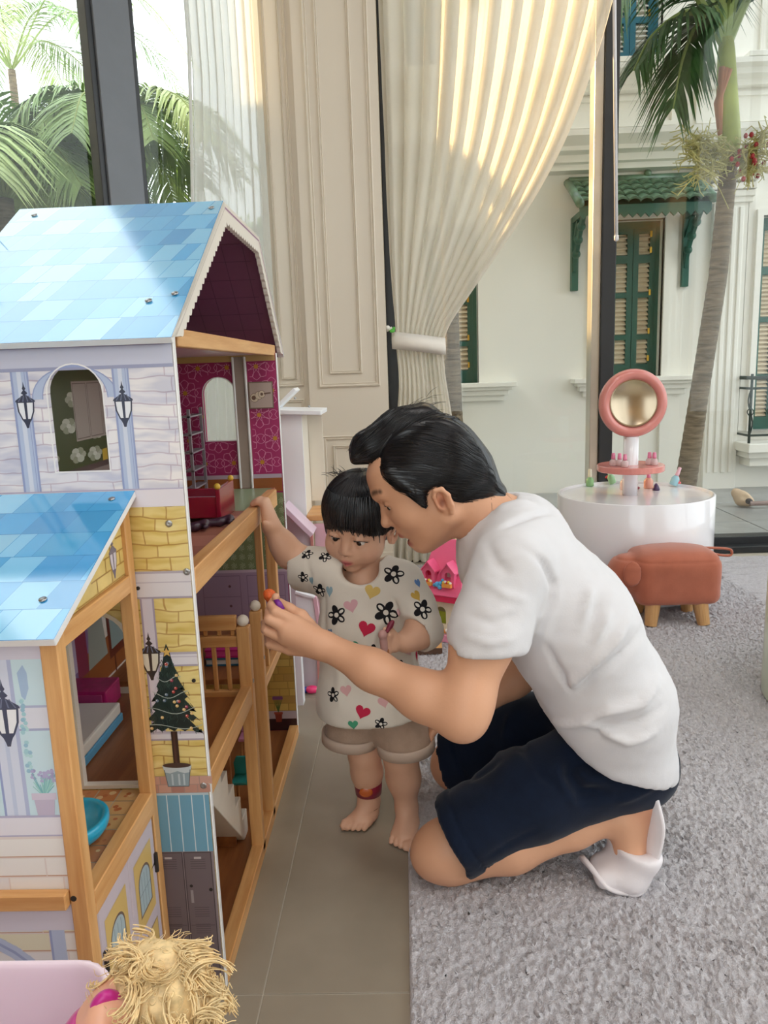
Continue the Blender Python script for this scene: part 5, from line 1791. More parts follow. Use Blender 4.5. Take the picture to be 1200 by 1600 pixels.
B.chain([hp(.079, -.024, -.052), hp(.091, -.009, -.0475), hp(.091, .009, -.0475), hp(.079, .024, -.052)], [.004, .0062, .0062, .004], .005)
B.chain([hp(.074, -.022, -.066), hp(.0845, -.008, -.0715), hp(.0845, .008, -.0715), hp(.074, .022, -.066)], [.004, .0068, .0068, .004], .005)
B.ell(hp(.090, 0, -.0605), (.022, .017, .0055), A, .003, 's')
for s in (-1, 1):
    O_ = lambda f, l, u: hp(-.016 + f, (.074 + l) * s, -.024 + u)
    eax = HD.ax()
    B.ell(O_(0, .002, .0), (.0155, .007, .029), eax, .006)
    pts = [O_(.008, .006, -.012), O_(.011, .009, .004), O_(.009, .013, .019), O_(.0, .016, .028), O_(-.011, .017, .024), O_(-.0155, .016, .008), O_(-.0115, .013, -.013), O_(-.004, .009, -.025)]
    B.chain(pts, [.0032, .0036, .004, .0043, .0045, .0045, .0045, .006], .004)
    B.chain([O_(-.008, .011, .020), O_(-.010, .012, .004), O_(-.004, .011, -.012)], [.0028, .0035, .004], .005)
    B.ell(O_(.002, .012, .0), (.006, .007, .011), eax, .003, 's')
    B.ell(O_(.012, .008, -.004), (.004, .005, .006), eax, .003)
# --- neck and the upper trunk hidden by the shirt
NB_ = Vector((.205, 1.5, .700))
B.limb(hp(-.055, 0, -.070), NB_, .056, .062, .03)
B.limb(NB_, (.30, 1.5, .55), .075, .10, .04)
B.limb((.22, 1.40, .66), (.24, 1.60, .64), .06, .06, .04)
# --- left arm (near) and hand
Ls, Le, Lw = Vector((.170, 1.335, .690)), at(722, 1118, 1.245), at(512, 1011, 1.365)
B.chain([Ls, Ls.lerp(Le, .5), Le.lerp(Ls, .12)], [.052, .052, .046], .03)
B.limb(Le.lerp(Ls, .12), Le, .045, .040, .02)
B.chain([Le, Le.lerp(Lw, .28), Le.lerp(Lw, .65), Lw], [.041, .0405, .0335, .0265], .03)
wp = lambda x, y, Y: at(x, y, Y)
mcp = [wp(461, 971, 1.385), wp(449, 983, 1.376), wp(446, 999, 1.380), wp(453, 1015, 1.388)]
for q, r0, r1 in zip(mcp, (.018, .018, .017, .016), (.0125, .0125, .0120, .0112)):
    B.limb(Lw.lerp(q, .12), q, .021, r1, .014)
B.limb(Lw.lerp(mcp[1], .35), mcp[1].lerp(mcp[2], .4), .020, .014, .014)
fing = [
    [mcp[0], wp(431, 956, 1.388), wp(425, 946, 1.402), wp(427, 938, 1.416)],
    [mcp[1], wp(421, 968, 1.385), wp(420, 956, 1.405), wp(430, 949, 1.422)],
    [mcp[2], wp(414, 984, 1.390), wp(414, 973, 1.414), wp(427, 964, 1.430)],
    [mcp[3], wp(420, 1006, 1.402), wp(417, 994, 1.422), wp(429, 984, 1.436)]]
for q, sc_ in zip(fing, (1.0, 1.0, .96, .86)):
    B.chain(q, [.0118 * sc_, .0105 * sc_, .0092 * sc_, .0072 * sc_], .004)
B.chain([wp(490, 988, 1.392), wp(470, 963, 1.408), wp(452, 952, 1.420), wp(438, 941, 1.428)], [.017, .0125, .0108, .0080], .008)
# --- right arm, hand resting on the far thigh
Rs, Re, Rw = Vector((.235, 1.66, .61)), Vector((.275, 1.675, .355)), Vector((.135, 1.655, .262))
B.chain([Rs, Re], [.056, .040], .03)
B.chain([Re, Re.lerp(Rw, .3), Rw], [.040, .040, .026], .02)
for k in range(4):
    y = 1.622 + .019 * k
    q0 = Rw + Vector((-.045, (k - 1.5) * .018 - .010, -.010))
    B.limb(Rw, q0, .020, .012, .012)
    B.chain([q0, q0 + Vector((-.030, -.006, -.008)), q0 + Vector((-.048, -.008, -.026)), q0 + Vector((-.050, -.010, -.042))], [.011, .0098, .0085, .007], .004)
B.chain([Rw + Vector((-.01, -.02, -.005)), Rw + Vector((-.035, -.045, -.02)), Rw + Vector((-.055, -.05, -.035))], [.015, .0115, .008], .008)
# --- legs, both knees on the rug
Lk, La = Vector((.050, 1.405, .075)), Vector((.402, 1.405, .150))
Lh = Vector((.40, 1.455, .215))
B.limb(Lh + Vector((0, 0, .02)), Lk + Vector((.02, 0, .010)), .075, .058, .03)
B.ell(Lk + Vector((-.004, 0, -.006)), (.060, .054, .056), None, .03)
B.chain([Lk + Vector((.03, 0, -.018)), Lk.lerp(La, .40) + Vector((0, -.006, -.016)), Lk.lerp(La, .75) + Vector((0, 0, -.010)), La], [.046, .050, .037, .034], .025)
B.limb(La, (.448, 1.405, .190), .034, .029, .02)
for dy in (-.022, 0, .022):
    B.chain([La + Vector((.012, dy * .5, -.01)), Vector((.425, 1.400 + dy, .075)), Vector((.412, 1.395 + dy * 1.3, .036))], [.030, .022, .018], .02)
    B.chain([Vector((.412, 1.395 + dy * 1.3, .034)), Vector((.372, 1.392 + dy * 1.4, .030))], [.016, .011], .008)
B.limb((.448, 1.405, .190), (.425, 1.40, .08), .030, .026, .02)
Rk, Ra, Rh = Vector((.102, 1.735, .080)), Vector((.44, 1.70, .14)), Vector((.42, 1.62, .21))
B.limb(Rh, Rk + Vector((.02, 0, .01)), .085, .060, .03)
B.ell(Rk, (.062, .056, .062), None, .03)
B.chain([Rk + Vector((.03, 0, -.018)), Rk.lerp(Ra, .4) + Vector((0, 0, -.012)), Ra], [.048, .052, .034], .025)
B.chain([Ra, (.48, 1.70, .15), (.46, 1.70, .04), (.42, 1.70, .03)], [.034, .028, .024, .014], .02)
paint = [(hp(.090, 0, -.0475), (.03, .03, .010), LIP, .5, .9), (hp(.084, 0, -.0715), (.03, .03, .011), LIP, .5, .9),
         (hp(.082, 0, -.0605), (.022, .022, .0075), '5A2B28', .5, .95), (hp(.06, -.0, -.03), (.06, .09, .05), 'D08E70', 1, .25)]
for s in (-1, 1):
    paint += [(hp(-.016, .085 * s, -.02), (.035, .02, .04), 'C9795F', .9, .55), (hp(-.014, .082 * s, -.024), (.010, .010, .014), '7A4034', .7, .6)]
    for i in range(7):
        t = i / 6
        paint.append((hp(.093 - .018 * t * t, (.012 + .038 * t) * s, .048 + .008 * math.sin(2.4 * t)), .0082, '3A2820', .7, .75))
    for i in range(6):
        t = i / 5
        paint.append((hp(.081 - .010 * t * t, (.020 + .025 * t) * s, .0205 - .002 * t), (.004, .006, .0028), '2A1B17', .8, .9))
paint += [(Lk + Vector((-.03, -.01, -.03)), .06, 'C98B70', 1, .5), ((.44, 1.39, .17), .05, 'C97F66', 1, .6), (Le, .05, 'CF9272', 1, .4)]
for q in fing:
    paint.append((q[1], .012, 'C6876A', 1, .5)); paint.append((q[3], .010, 'D98F7C', 1, .5))
V, Q = B.skin((-.34, 1.16, -.01), (.56, 1.86, .98), .0065,
              fine=[(tuple(np.array(hp(0, 0, 0)) - (.17, .105, .155)), tuple(np.array(hp(0, 0, 0)) + (.12, .105, .165)), .0026),
                    ((-.275, 1.34, .48), (-.180, 1.46, .66), .0021)], smooth=2)
skin = mesh_of('body', V, Q, m_skin, man, paint=paint, base=SK)
# eyes
for s in (-1, 1):
    bm = NB(); ball(bm, hp(.0700, .0325 * s, .0175), .0120, 16); e_ = obj('eye', bm, m_eyew, man, smooth=True)
    bm = NB(); ball(bm, hp(.0785, .0320 * s, .0150), .0058, 12); obj('iris', bm, m_iris, e_, smooth=True)
def lash(fr, pts, r, par):
    bm = NB(); tube(bm, spline([fr(*p) for p in pts], 4), r, 5); return obj('eyelash', bm, m_hair, par, smooth=True)
for s in (-1, 1):
    lash(HD, [(.0815, .019 * s, .0195), (.0855, .028 * s, .0225), (.0820, .038 * s, .0210), (.0725, .047 * s, .0150)], .0014, man)
# --- hair: cap plus combed strands
H = Body()
H.ell(hp(-.024, 0, .042), (.110, .084, .096), A, .02)
H.ell(hp(-.060, 0, .005), (.070, .076, .075), A, .03)
H.limb(hp(-.080, 0, -.025), hp(-.090, 0, -.078), .054, .040, .03)
H.chain([hp(.030, -.030, .128), hp(.064, -.008, .133), hp(.086, .008, .128)], [.022, .019, .009], .03)
H.chain([hp(-.070, -.020, .125), hp(-.02, -.01, .136), hp(.045, .0, .135)], [.026, .026, .026], .03)
for s in (-1, 1):
    H.limb(hp(.020, .074 * s, .020), hp(.014, .076 * s, -.030), .011, .006, .012)
    H.limb(hp(.040, .060 * s, .075), hp(.020, .074 * s, .020), .014, .011, .02)
H.ell(hp(.094, 0, .020), (.060, .088, .088), A, .02, 's')
H.ell(hp(.060, 0, -.055), (.078, .10, .062), A, .02, 's')
for s in (-1, 1):
    H.ell(hp(-.014, .090 * s, -.030), (.030, .034, .042), A, .012, 's')
    H.ell(hp(.045, .085 * s, -.005), (.020, .04, .040), A, .010, 's')
H.cut(hp(-.06, 0, -.100), Vector(hp(-.05, 0, -1)) - HD.O, .012)
H.chain([hp(.075, .043, .112), hp(.02, .046, .137), hp(-.05, .045, .140)], [.004, .005, .003], .006, 's')
hv, hq = H.skin(tuple(np.array(hp(0, 0, 0)) - (.20, .13, .20)), tuple(np.array(hp(0, 0, 0)) + (.24, .13, .24)), .0034, smooth=2)
hn = normals(hv, hq)
loc = np.stack([(hv - np.array(HD.O)) @ np.array(a) for a in A], 1)
comb = np.sin((loc[:, 1] * 260 + loc[:, 2] * 60 + 2.0 * np.sin(loc[:, 0] * 30)) * 1.0)
hv = hv + hn * (0.0015 * comb)[:, None]
hair = mesh_of('hair', hv, hq, m_hair, man)
tree = BVHTree.FromPolygons([Vector(v) for v in hv], [tuple(int(i) for i in q) for q in hq])
r_ = random.Random(12)
st = []
def comb_strand(p, flow, n, step, lift, wob):
    pts = []
    q = Vector(p)
    for i in range(n):
        c, nr, fi, di = tree.find_nearest(q)
        if c is None:
            break
        cc = Vector(q) - c
        s_ = nr if nr.dot(c - HD.O) > 0 else -nr
        pts.append(c + s_ * (lift * (0.4 + math.sin(math.pi * min(1, i / (n - 1))))))
        d = flow(c)
        d = d - s_ * d.dot(s_)
        if d.length < 1e-6:
            break
        q = c + d.normalized() * step + HD.s * r_.gauss(0, wob)
    return pts
def flow_man(c):
    l = c - HD.O
    f, s, u = l.dot(HD.f), l.dot(HD.s), l.dot(HD.u)
    if s > .040 and u < .137:
        return HD.f * -0.75 + HD.u * (-0.55 if f > -.02 else -0.8) + HD.s * .15
    if u > .06 and s <= .045:
        return HD.f * -0.8 + HD.s * -0.42 + HD.u * -.1
    return HD.f * -0.5 + HD.u * -0.85
for i in range(1500):
    s = r_.uniform(-1, 1)
    if i % 3 == 0:
        p = hp(r_.uniform(.0, .09), r_.uniform(-.06, .043), r_.uniform(.11, .16))
    else:
        p = hp(r_.uniform(-.10, .06), r_.choice((-1, 1, 1, 1)) * r_.uniform(.04, .085), r_.uniform(-.03, .14))
    pts = comb_strand(p, flow_man, 9, .0105, .0016, .0006)
    if len(pts) > 5:
        st.append((pts, .00085, .0003))
for i in range(60):                                # loose ends: quiff, crown and nape
    k = i % 3
    if k == 0:
        a = hp(r_.uniform(.03, .075), r_.uniform(-.04, .03), r_.uniform(.135, .155)); d = HD.f * .6 + HD.u * r_.uniform(-.35, .45) + HD.s * r_.gauss(0, .3)
    elif k == 1:
        a = hp(r_.uniform(-.10, -.02), r_.uniform(-.05, .03), r_.uniform(.12, .155)); d = HD.f * -.8 + HD.u * r_.uniform(-.1, .4) + HD.s * r_.gauss(0, .3)
    else:
        a = hp(-.115, r_.uniform(-.04, .05), r_.uniform(-.06, -.03)); d = HD.u * -.9 + HD.f * -.35 + HD.s * r_.gauss(0, .2)
    st.append(([a + d * (.009 * j) + HD.u * (-.0006 * j * j) for j in range(5)], .0007, .0002))
hair_strands('hair_strands', st, m_hair, hair, kind='stuff')
# --- t-shirt
T = Body()
for dy in (-.085, 0, .085):
    w = 1 if dy else 1.04
    T.chain([(.215, 1.5 + dy * .8, .655), (.315, 1.5 + dy, .530), (.390, 1.51 + dy, .375), (.410, 1.53 + dy, .230), (.415, 1.535 + dy, .14)], [.108 * w, .116 * w, .115 * w, .110 * w, .108 * w], .04)
T.limb((.205, 1.40, .700), (.215, 1.60, .690), .070, .072, .05)
T.limb((.188, 1.5, .712), (.22, 1.5, .70), .068, .085, .04)
Ld = (Le - Ls).normalized()
T.chain([Ls + Vector((.014, 0, 0)), Ls.lerp(Le, .45) + Vector((.008, 0, 0)), Ls.lerp(Le, .95) + Vector((.006, 0, 0))], [.070, .067, .072], .03)
T.chain([Rs, Rs.lerp(Re, .45), Rs.lerp(Re, .62)], [.072, .066, .068], .03)
V1 = T
# sleeve ends, neck and hem as openings
cutP = []
def sub_limb(a, b, ra, rb, k=.006):
    T.limb(a, b, ra, rb, k, 's')
sleeve_end = Ls.lerp(Le, .605)
e0 = Ls.lerp(Le, .58)
def local_cut(o, n, centre, rad, k=.004):
    """cuts only near one limb"""
    o, n, c = np.array(o, float), np.array(n, float), np.array(centre, float)
    n = n / np.linalg.norm(n)
    def fn(X, Y, Z):
        pl = (X - o[0]) * n[0] + (Y - o[1]) * n[1] + (Z - o[2]) * n[2]
        sp = np.sqrt((X - c[0]) ** 2 + (Y - c[1]) ** 2 + (Z - c[2]) ** 2) - rad
        return np.maximum(-pl, sp)
    T._add(fn, c - rad, c + rad, k, 's')
nrm = Vector((.03, -.25, -.95)).normalized()
sleeve_end = at(752, 1024, 1.285)
local_cut(sleeve_end, nrm, sleeve_end + nrm * .11, .135)
T.limb(Ls.lerp(Le, .50) + Vector((.006, 0, 0)), Ls.lerp(Le, .78) + Vector((.006, 0, 0)), .053, .062, .004, 's')
local_cut(Rs.lerp(Re, .5), (Re - Rs), Rs.lerp(Re, .5) + (Re - Rs).normalized() * .10, .10)
# the belly side is pulled back under the arm
_d = at(1045, 1195, 1.47) - at(850, 1168, 1.40)
T.cut(at(850, 1168, 1.40), (_d.z, 0, -_d.x), .006)
T.cut(at(805, 1085, 1.40), (-.62, -.05, -.62), .02)
T.limb(hp(-.075, 0, -.10), hp(-.02, 0, .0), .064, .075, .006, 's')
T.limb((.150, 1.5, .745), hp(-.06, 0, -.10), .050, .062, .006, 's')
tv, tq = T.skin((-.02, 1.18, .08), (.60, 1.84, .86), .0062, smooth=3)
tn = normals(tv, tq)
Yn = 1.335
FOLD_TREE = [None]
def fp(*pts):
    out = []
    for x, y, Y in pts:
        d = (FW + RT * ((x - 600) / FPX) + UP * ((800 - y) / FPX)).normalized()
        c = FOLD_TREE[0].ray_cast(Vector((0, 0, CAMH)), d)[0]
        out.append(tuple(c if c is not None else at(x, y, Y)))
    return out
def tree_of(V, Q):
    return BVHTree.FromPolygons([Vector(v) for v in V], [tuple(int(i) for i in q) for q in Q])
FOLD_TREE[0] = tree_of(tv, tq)
items = [
    (fp((800, 850, 1.33), (850, 880, 1.33), (865, 915, 1.34), (850, 975, 1.35)), .010, -.006),
    (fp((872, 905, 1.36), (858, 960, 1.36), (845, 1010, 1.37)), .012, .005),
    (fp((850, 1000, 1.37), (880, 1060, 1.38), (895, 1085, 1.39)), .008, -.006),
    (fp((985, 960, 1.42), (960, 1000, 1.39), (930, 1030, 1.38), (895, 1065, 1.38), (850, 1110, 1.38)), .010, .010),
    (fp((1000, 985, 1.42), (970, 1025, 1.39), (930, 1055, 1.38), (900, 1090, 1.38)), .010, -.008),
    (fp((1030, 1060, 1.42), (1000, 1100, 1.40), (950, 1110, 1.39), (905, 1128, 1.39), (850, 1130, 1.39)), .010, .010),
    (fp((1040, 1100, 1.42), (990, 1130, 1.40), (940, 1138, 1.40), (880, 1150, 1.40)), .010, -.009),
    (fp((1030, 1140, 1.42), (980, 1158, 1.41), (940, 1140, 1.40), (910, 1125, 1.40)), .009, .008),
    (fp((930, 870, 1.40), (920, 930, 1.38), (905, 980, 1.37)), .010, .006),
    (fp((955, 905, 1.41), (945, 970, 1.39), (925, 1010, 1.38)), .009, .006),
    (fp((940, 890, 1.41), (932, 950, 1.39), (915, 1000, 1.38)), .007, -.005),
    (fp((770, 800, 1.43), (810, 790, 1.42), (850, 775, 1.44)), .012, .007),
    (fp((780, 830, 1.38), (830, 805, 1.40), (870, 800, 1.42)), .010, -.006),
    (fp((745, 900, 1.29), (790, 930, 1.27), (830, 940, 1.29)), .010, .004),
    (fp((725, 960, 1.27), (770, 975, 1.25), (815, 960, 1.28)), .010, -.004),
    (fp((720, 990, 1.26), (765, 1005, 1.24), (810, 995, 1.27)), .008, .004),
    (fp((760, 840, 1.33), (775, 880, 1.29), (800, 900, 1.29)), .012, -.004),
]
tv = folds(tv, tn, [(p, w * .85, h * 1.7) for p, w, h in items])
tv = tv + tn * (.0007 * (1 - 2 * np.abs(vnoise(tv, 95, 21)) ** .5) + .0030 * vnoise(tv, 28, 4) + .0016 * vnoise(tv, 70, 5))[:, None]
shirt = mesh_of('t_shirt', tv, tq, m_tee, man)
# seams: collar, sleeve hem, bottom hem
shirt_tree = BVHTree.FromPolygons([Vector(v) for v in tv], [tuple(int(i) for i in q) for q in tq])
def seam(pts, r, name, m, tr, parent, away=None):
    bm = NB()
    out = []
    for p in pts:
        c, nr, fi, di = tr.find_nearest(Vector(p))
        out.append(c)
    tube(bm, out, r, 6)
    return obj(name, bm, m, parent, smooth=True)
cN = Vector((.150, 1.5, .748))
# --- shorts
G = Body()
G.ell((.420, 1.535, .225), (.118, .175, .105), None, .03)
G.chain([Lh + Vector((.0, -.01, .030)), Vector((.24, 1.425, .188)), Vector((.06, 1.400, .100))], [.102, .090, .080], .03)
G.chain([Rh + Vector((0, 0, .004)), Vector((.26, 1.70, .165)), Vector((.09, 1.735, .09))], [.112, .10, .086], .03)
G.limb((.455, 1.46, .225), (.465, 1.60, .22), .080, .080, .04)
def gcut(o, n, c, rad):
    o, n, c = np.array(o, float), np.array(n, float), np.array(c, float)
    n = n / np.linalg.norm(n)
    def fn(X, Y, Z):
        pl = (X - o[0]) * n[0] + (Y - o[1]) * n[1] + (Z - o[2]) * n[2]
        sp = np.sqrt((X - c[0]) ** 2 + (Y - c[1]) ** 2 + (Z - c[2]) ** 2) - rad
        return np.maximum(-pl, sp)
    G._add(fn, c - rad, c + rad, .004, 's')
hl, hr_ = (at(675, 1268, 1.34) + at(740, 1370, 1.36)) / 2, (at(692, 1168, 1.70) + at(733, 1245, 1.70)) / 2
nl = Vector((-.86, 0, -.50)); nrr = Vector((-.90, .1, -.42))
gcut(hl, nl, hl + Vector((-.15, .05, -.05)), .185)
gcut(hr_, nrr, hr_ + Vector((-.14, .08, -.04)), .17)
G.limb(Vector((.13, 1.402, .115)), Vector((.02, 1.402, .085)), .060, .067, .004, 's')
G.limb(Vector((.16, 1.725, .12)), Vector((.04, 1.735, .07)), .066, .074, .004, 's')
G.limb((.16, 1.40, .020), (.42, 1.40, .110), .055, .052, .010, 's')
G.limb((.20, 1.73, .02), (.45, 1.70, .11), .056, .050, .015, 's')
G.ell((.30, 1.575, .10), (.16, .045, .07), None, .03, 's')
gv, gq = G.skin((-.02, 1.25, .0), (.62, 1.88, .38), .0062, smooth=3)
gn = normals(gv, gq)
FOLD_TREE[0] = tree_of(gv, gq)
items = [
    (fp((800, 1110, 1.40), (790, 1150, 1.37), (780, 1200, 1.345)), .010, .008),
    (fp((815, 1130, 1.40), (815, 1170, 1.37), (850, 1215, 1.345), (895, 1250, 1.345)), .010, -.008),
    (fp((895, 1170, 1.37), (890, 1210, 1.35), (910, 1240, 1.35), (960, 1240, 1.36)), .015, -.020),
    (fp((900, 1180, 1.36), (925, 1200, 1.35), (960, 1190, 1.36)), .014, -.014),
    (fp((870, 1180, 1.36), (880, 1230, 1.34), (905, 1262, 1.35)), .009, .008),
    (fp((700, 1230, 1.42), (740, 1215, 1.42), (790, 1185, 1.41)), .010, -.006),
    (fp((960, 1255, 1.37), (1000, 1240, 1.38), (1025, 1225, 1.42)), .008, .006),
    (fp((850, 1290, 1.34), (800, 1315, 1.34), (750, 1345, 1.34)), .006, -.003)]
# turned-up hem bands
gl = np.array(gv)
for o, n in ((hl, nl), (hr_, nrr)):
    d = (gl - np.array(o)) @ (np.array(n.normalized()))
    near = np.linalg.norm(gl - np.array(o), axis=1) < .16
    gv = gv + gn * (np.where(near & (d > -.028), .0028, 0) - np.where(near & (np.abs(d + .030) < .003), .0022, 0))[:, None]
gv = folds(gv, gn, items)
gv = gv + gn * (.0022 * vnoise(gv, 30, 8) + .0010 * vnoise(gv, 80, 9))[:, None]
shorts = mesh_of('shorts', gv, gq, m_navy, man)
# --- white slipper on the tucked foot
Sd = Body()
sole = [at(1031, 1224, 1.352), at(1037, 1296, 1.350), at(1026, 1350, 1.348), at(1004, 1396, 1.345), at(976, 1405, 1.343), at(950, 1388, 1.343), at(934, 1365, 1.343)]
for p in sole: p.z = max(p.z, .018)
sole = spline(sole, 8)
WD = Vector((-.30, .95, 0))
bm = NB()
rings = []
N_ = len(sole)
for i, p in enumerate(sole):
    t = i / (N_ - 1)
    k = 1.0
    if t < .16: k = (max(t, .004) / .16) ** .5
    if t > .86: k = max(.15, ((1 - t) / .14) ** .5)
    w = .047 * k
    c_ = p + WD * .047
    tg = (sole[min(i + 1, N_ - 1)] - sole[max(i - 1, 0)]).normalized()
    nr = WD.cross(tg).normalized()
    ring = []
    for a, b in ((-1, 1), (-1.05, 0), (-1, -1), (1, -1), (1.05, 0), (1, 1)):
        ring.append(bm.verts.new(c_ + WD * (w * a) + nr * (.0040 * b)))
    rings.append(ring)
for r0, r1 in zip(rings, rings[1:]):
    for k in range(6):
        bm.faces.new((r0[k], r0[(k + 1) % 6], r1[(k + 1) % 6], r1[k]))
bm.faces.new(rings[0]); bm.faces.new(rings[-1][::-1])
m_slip = mat('white_slipper', 'E9E3E6', .85, bump=.05, bscale=300)
slip = obj('slipper', bm, m_slip, man, smooth=True, label='white slipper')
U_ = Body()
for dy in (-.024, 0, .024):
    U_.chain([La + Vector((.024 - dy * .3, dy, -.028)), Vector((.436 - dy * .3, 1.393 + dy, .085)), Vector((.418 - dy * .3, 1.391 + dy * 1.1, .038))], [.040, .034, .028], .02)
    U_.chain([Vector((.418, 1.391 + dy * 1.1, .038)), Vector((.372, 1.390 + dy, .034))], [.027, .020], .02)
U_.cut(at(975, 1332, 1.36), (.12, 0, 1), .003)
U_.cut((0, 0, .014), (0, 0, -1), .004)
U_.limb(La + Vector((.01, 0, .01)), Vector((.436, 1.395, .10)), .034, .030, .014, 's')
V, Q = U_.skin((.30, 1.31, .0), (.52, 1.48, .16), .004, smooth=2)
vn = normals(V, Q)
V = V + vn * (.0016 * vnoise(V, 60, 3))[:, None]
mesh_of('slipper_upper', V, Q, m_slip, slip)
# ================================================================== TODDLER
kid = empty('person', (-.09, 1.63, 0), 'toddler with black fringe in heart-print shirt and beige shorts standing at the dollhouse', 'person')
KH = Frame((-.106, 1.65, .712), (-.36, -.86, -.36), (.13, 0, 1))
kp = KH
KA = KH.ax()
K = Body()
K.ell(kp(-.012, 0, .026), (.082, .073, .072), KA, .02)
K.ell(kp(.014, 0, -.036), (.056, .061, .058), KA, .03)
for s in (-1, 1):
    K.ell(kp(.036, .036 * s, -.044), (.030, .028, .028), KA, .02)
    K.ell(kp(.068, .029 * s, -.008), (.010, .015, .009), KA, .012, 's')
    K.chain([kp(.060, .016 * s, -.008), kp(.0655, .026 * s, .0005), kp(.0625, .036 * s, .0005), kp(.055, .045 * s, -.006)], [.0028, .0042, .0042, .003], .004)
    K.chain([kp(.060, .017 * s, -.012), kp(.0615, .028 * s, -.0190), kp(.055, .042 * s, -.0150)], [.0028, .0040, .003], .005)
K.ell(kp(.050, 0, -.084), (.018, .020, .015), KA, .02)
K.ell(kp(.058, 0, -.050), (.022, .026, .022), KA, .015)
K.chain([kp(.064, 0, -.004), kp(.070, 0, -.020), kp(.0765, 0, -.030)], [.006, .0065, .0082], .010)
for s in (-1, 1):
    K.ell(kp(.071, .0095 * s, -.034), (.008, .0065, .0060), KA, .006)
    K.ell(kp(.077, .0045 * s, -.0385), (.003, .0026, .0024), KA, .003, 's')
K.chain([kp(.068, -.015, -.0575), kp(.077, -.005, -.0525), kp(.0785, 0, -.0540), kp(.077, .005, -.0525), kp(.068, .015, -.0575)], [.0028, .0048, .0046, .0048, .0028], .004)
K.chain([kp(.067, -.012, -.0625), kp(.0735, 0, -.0650), kp(.067, .012, -.0625)], [.003, .0060, .003], .004)
K.chain([kp(.076, -.013, -.0590), kp(.0815, 0, -.0590), kp(.076, .013, -.0590)], [.0013, .0016, .0013], .002, 's')
for s in (-1, 1):
    O_ = lambda f, l, u: kp(-.006 + f, (.070 + l) * s, -.026 + u)
    K.ell(O_(0, .002, 0), (.014, .006, .023), KA, .005)
    K.chain([O_(.008, .005, -.010), O_(.011, .008, .004), O_(.008, .013, .016), O_(-.002, .016, .023), O_(-.012, .016, .016), O_(-.014, .014, .002), O_(-.009, .010, -.014), O_(-.002, .007, -.020)], [.0026, .0028, .003, .0034, .0036, .0036, .0036, .0046], .004)
    K.ell(O_(.0, .011, -.001), (.005, .006, .009), KA, .003, 's')
K.limb(kp(-.034, 0, -.050), (-.100, 1.672, .580), .033, .037, .012)
K.limb((-.100, 1.665, .53), (-.10, 1.65, .42), .055, .07, .03)
# right arm up to the floor beam
kRs, kRe, kRw = Vector((-.185, 1.668, .600)), at(452, 866, 1.69), at(425, 824, 1.672)
K.chain([kRs, kRe, kRe.lerp(kRw, .4), kRw], [.038, .030, .027, .0195], .02)
kn = Vector((-.322, 1.70, .757))
for k in range(4):
    y = (k - 1.5) * .0125
    b0 = kn + Vector((.004, y * .9 + .0, -.004 - abs(k - 1.5) * .001))
    K.limb(kRw, b0, .0165, .0085, .010)
    K.chain([b0, b0 + Vector((-.014, .003, .004)), b0 + Vector((-.026, .005, -.0005))], [.0082, .0075, .0062], .003)
K.chain([kRw + Vector((0, -.008, 0)), kRw + Vector((-.008, -.022, .008)), kRw + Vector((-.010, -.030, .018))], [.011, .0085, .0065], .006)
# left forearm and hand holding a little figure
kLs, kLe, kLw, kLh = Vector((-.010, 1.635, .575)), at(664, 985, 1.585), at(634, 1003, 1.545), at(619, 1003, 1.533)
K.chain([kLs, kLe], [.038, .031], .02)
K.chain([kLe, kLe.lerp(kLw, .5), kLw], [.030, .027, .021], .02)
K.limb(kLw, kLh, .0205, .0165, .012)
for k, (ax_, ay_) in enumerate(((606, 991), (603, 999), (603, 1007), (605, 1015))):
    b0 = at(614 + k * .8, 992 + k * 7, 1.522)
    m_ = at(ax_ + 1, ay_, 1.512)
    K.limb(kLh, b0, .014, .0085, .008)
    K.chain([b0, m_, at(ax_ + 3, ay_ + 3, 1.506) + Vector((0, .006, -.003))], [.0082, .0074, .0062], .003)
K.chain([kLh + Vector((-.0, -.004, .008)), at(609, 985, 1.520), at(602, 984, 1.514)], [.010, .0078, .0062], .005)
# legs and feet
KR = [Vector((-.130, 1.655, .27)), Vector((-.114, 1.640, .165)), Vector((-.110, 1.648, .115)), Vector((-.108, 1.648, .052))]
KL = [Vector((-.045, 1.640, .27)), Vector((-.028, 1.612, .165)), Vector((-.024, 1.618, .115)), Vector((-.020, 1.612, .052))]
K.chain(KR, [.044, .034, .0345, .0225], .02)
K.chain(KL, [.046, .036, .0365, .0235], .02)
def kfoot(ank, heel, toe, ins):
    d = (toe - heel).normalized()
    n = Vector((0, 0, 1)).cross(d)
    K.limb(ank, heel + Vector((0, 0, .020)) + d * .014, .0225, .020, .015)
    K.limb(ank - Vector((0, 0, .012)), toe - d * .030 + Vector((0, 0, .015)), .0215, .013, .018)
    for k in range(5):
        o = (k - 2) * .0102 * ins
        b0 = toe - d * (.030 + .003 * abs(k - .6)) + n * o + Vector((0, 0, .0125))
        r = .0098 if k == 0 else .0072 - .0004 * k
        ext = (.0, .001, -.004, -.009, -.015)[k]
        K.limb(heel + d * .03 + n * o * .5 + Vector((0, 0, .016)), b0, .0165, .0100, .012)
        K.chain([b0, toe + d * (ext - .012) + n * o * 1.15 + Vector((0, 0, .011)), toe + d * (ext - .004) + n * o * 1.18 + Vector((0, 0, .0085))], [r, r * 1.05, r * .92], .0035)
kfoot(KR[3], Vector((-.098, 1.666, 0)), Vector((-.148, 1.583, 0)), 1)
kfoot(KL[3], Vector((-.012, 1.628, 0)), Vector((-.036, 1.513, 0)), -1)
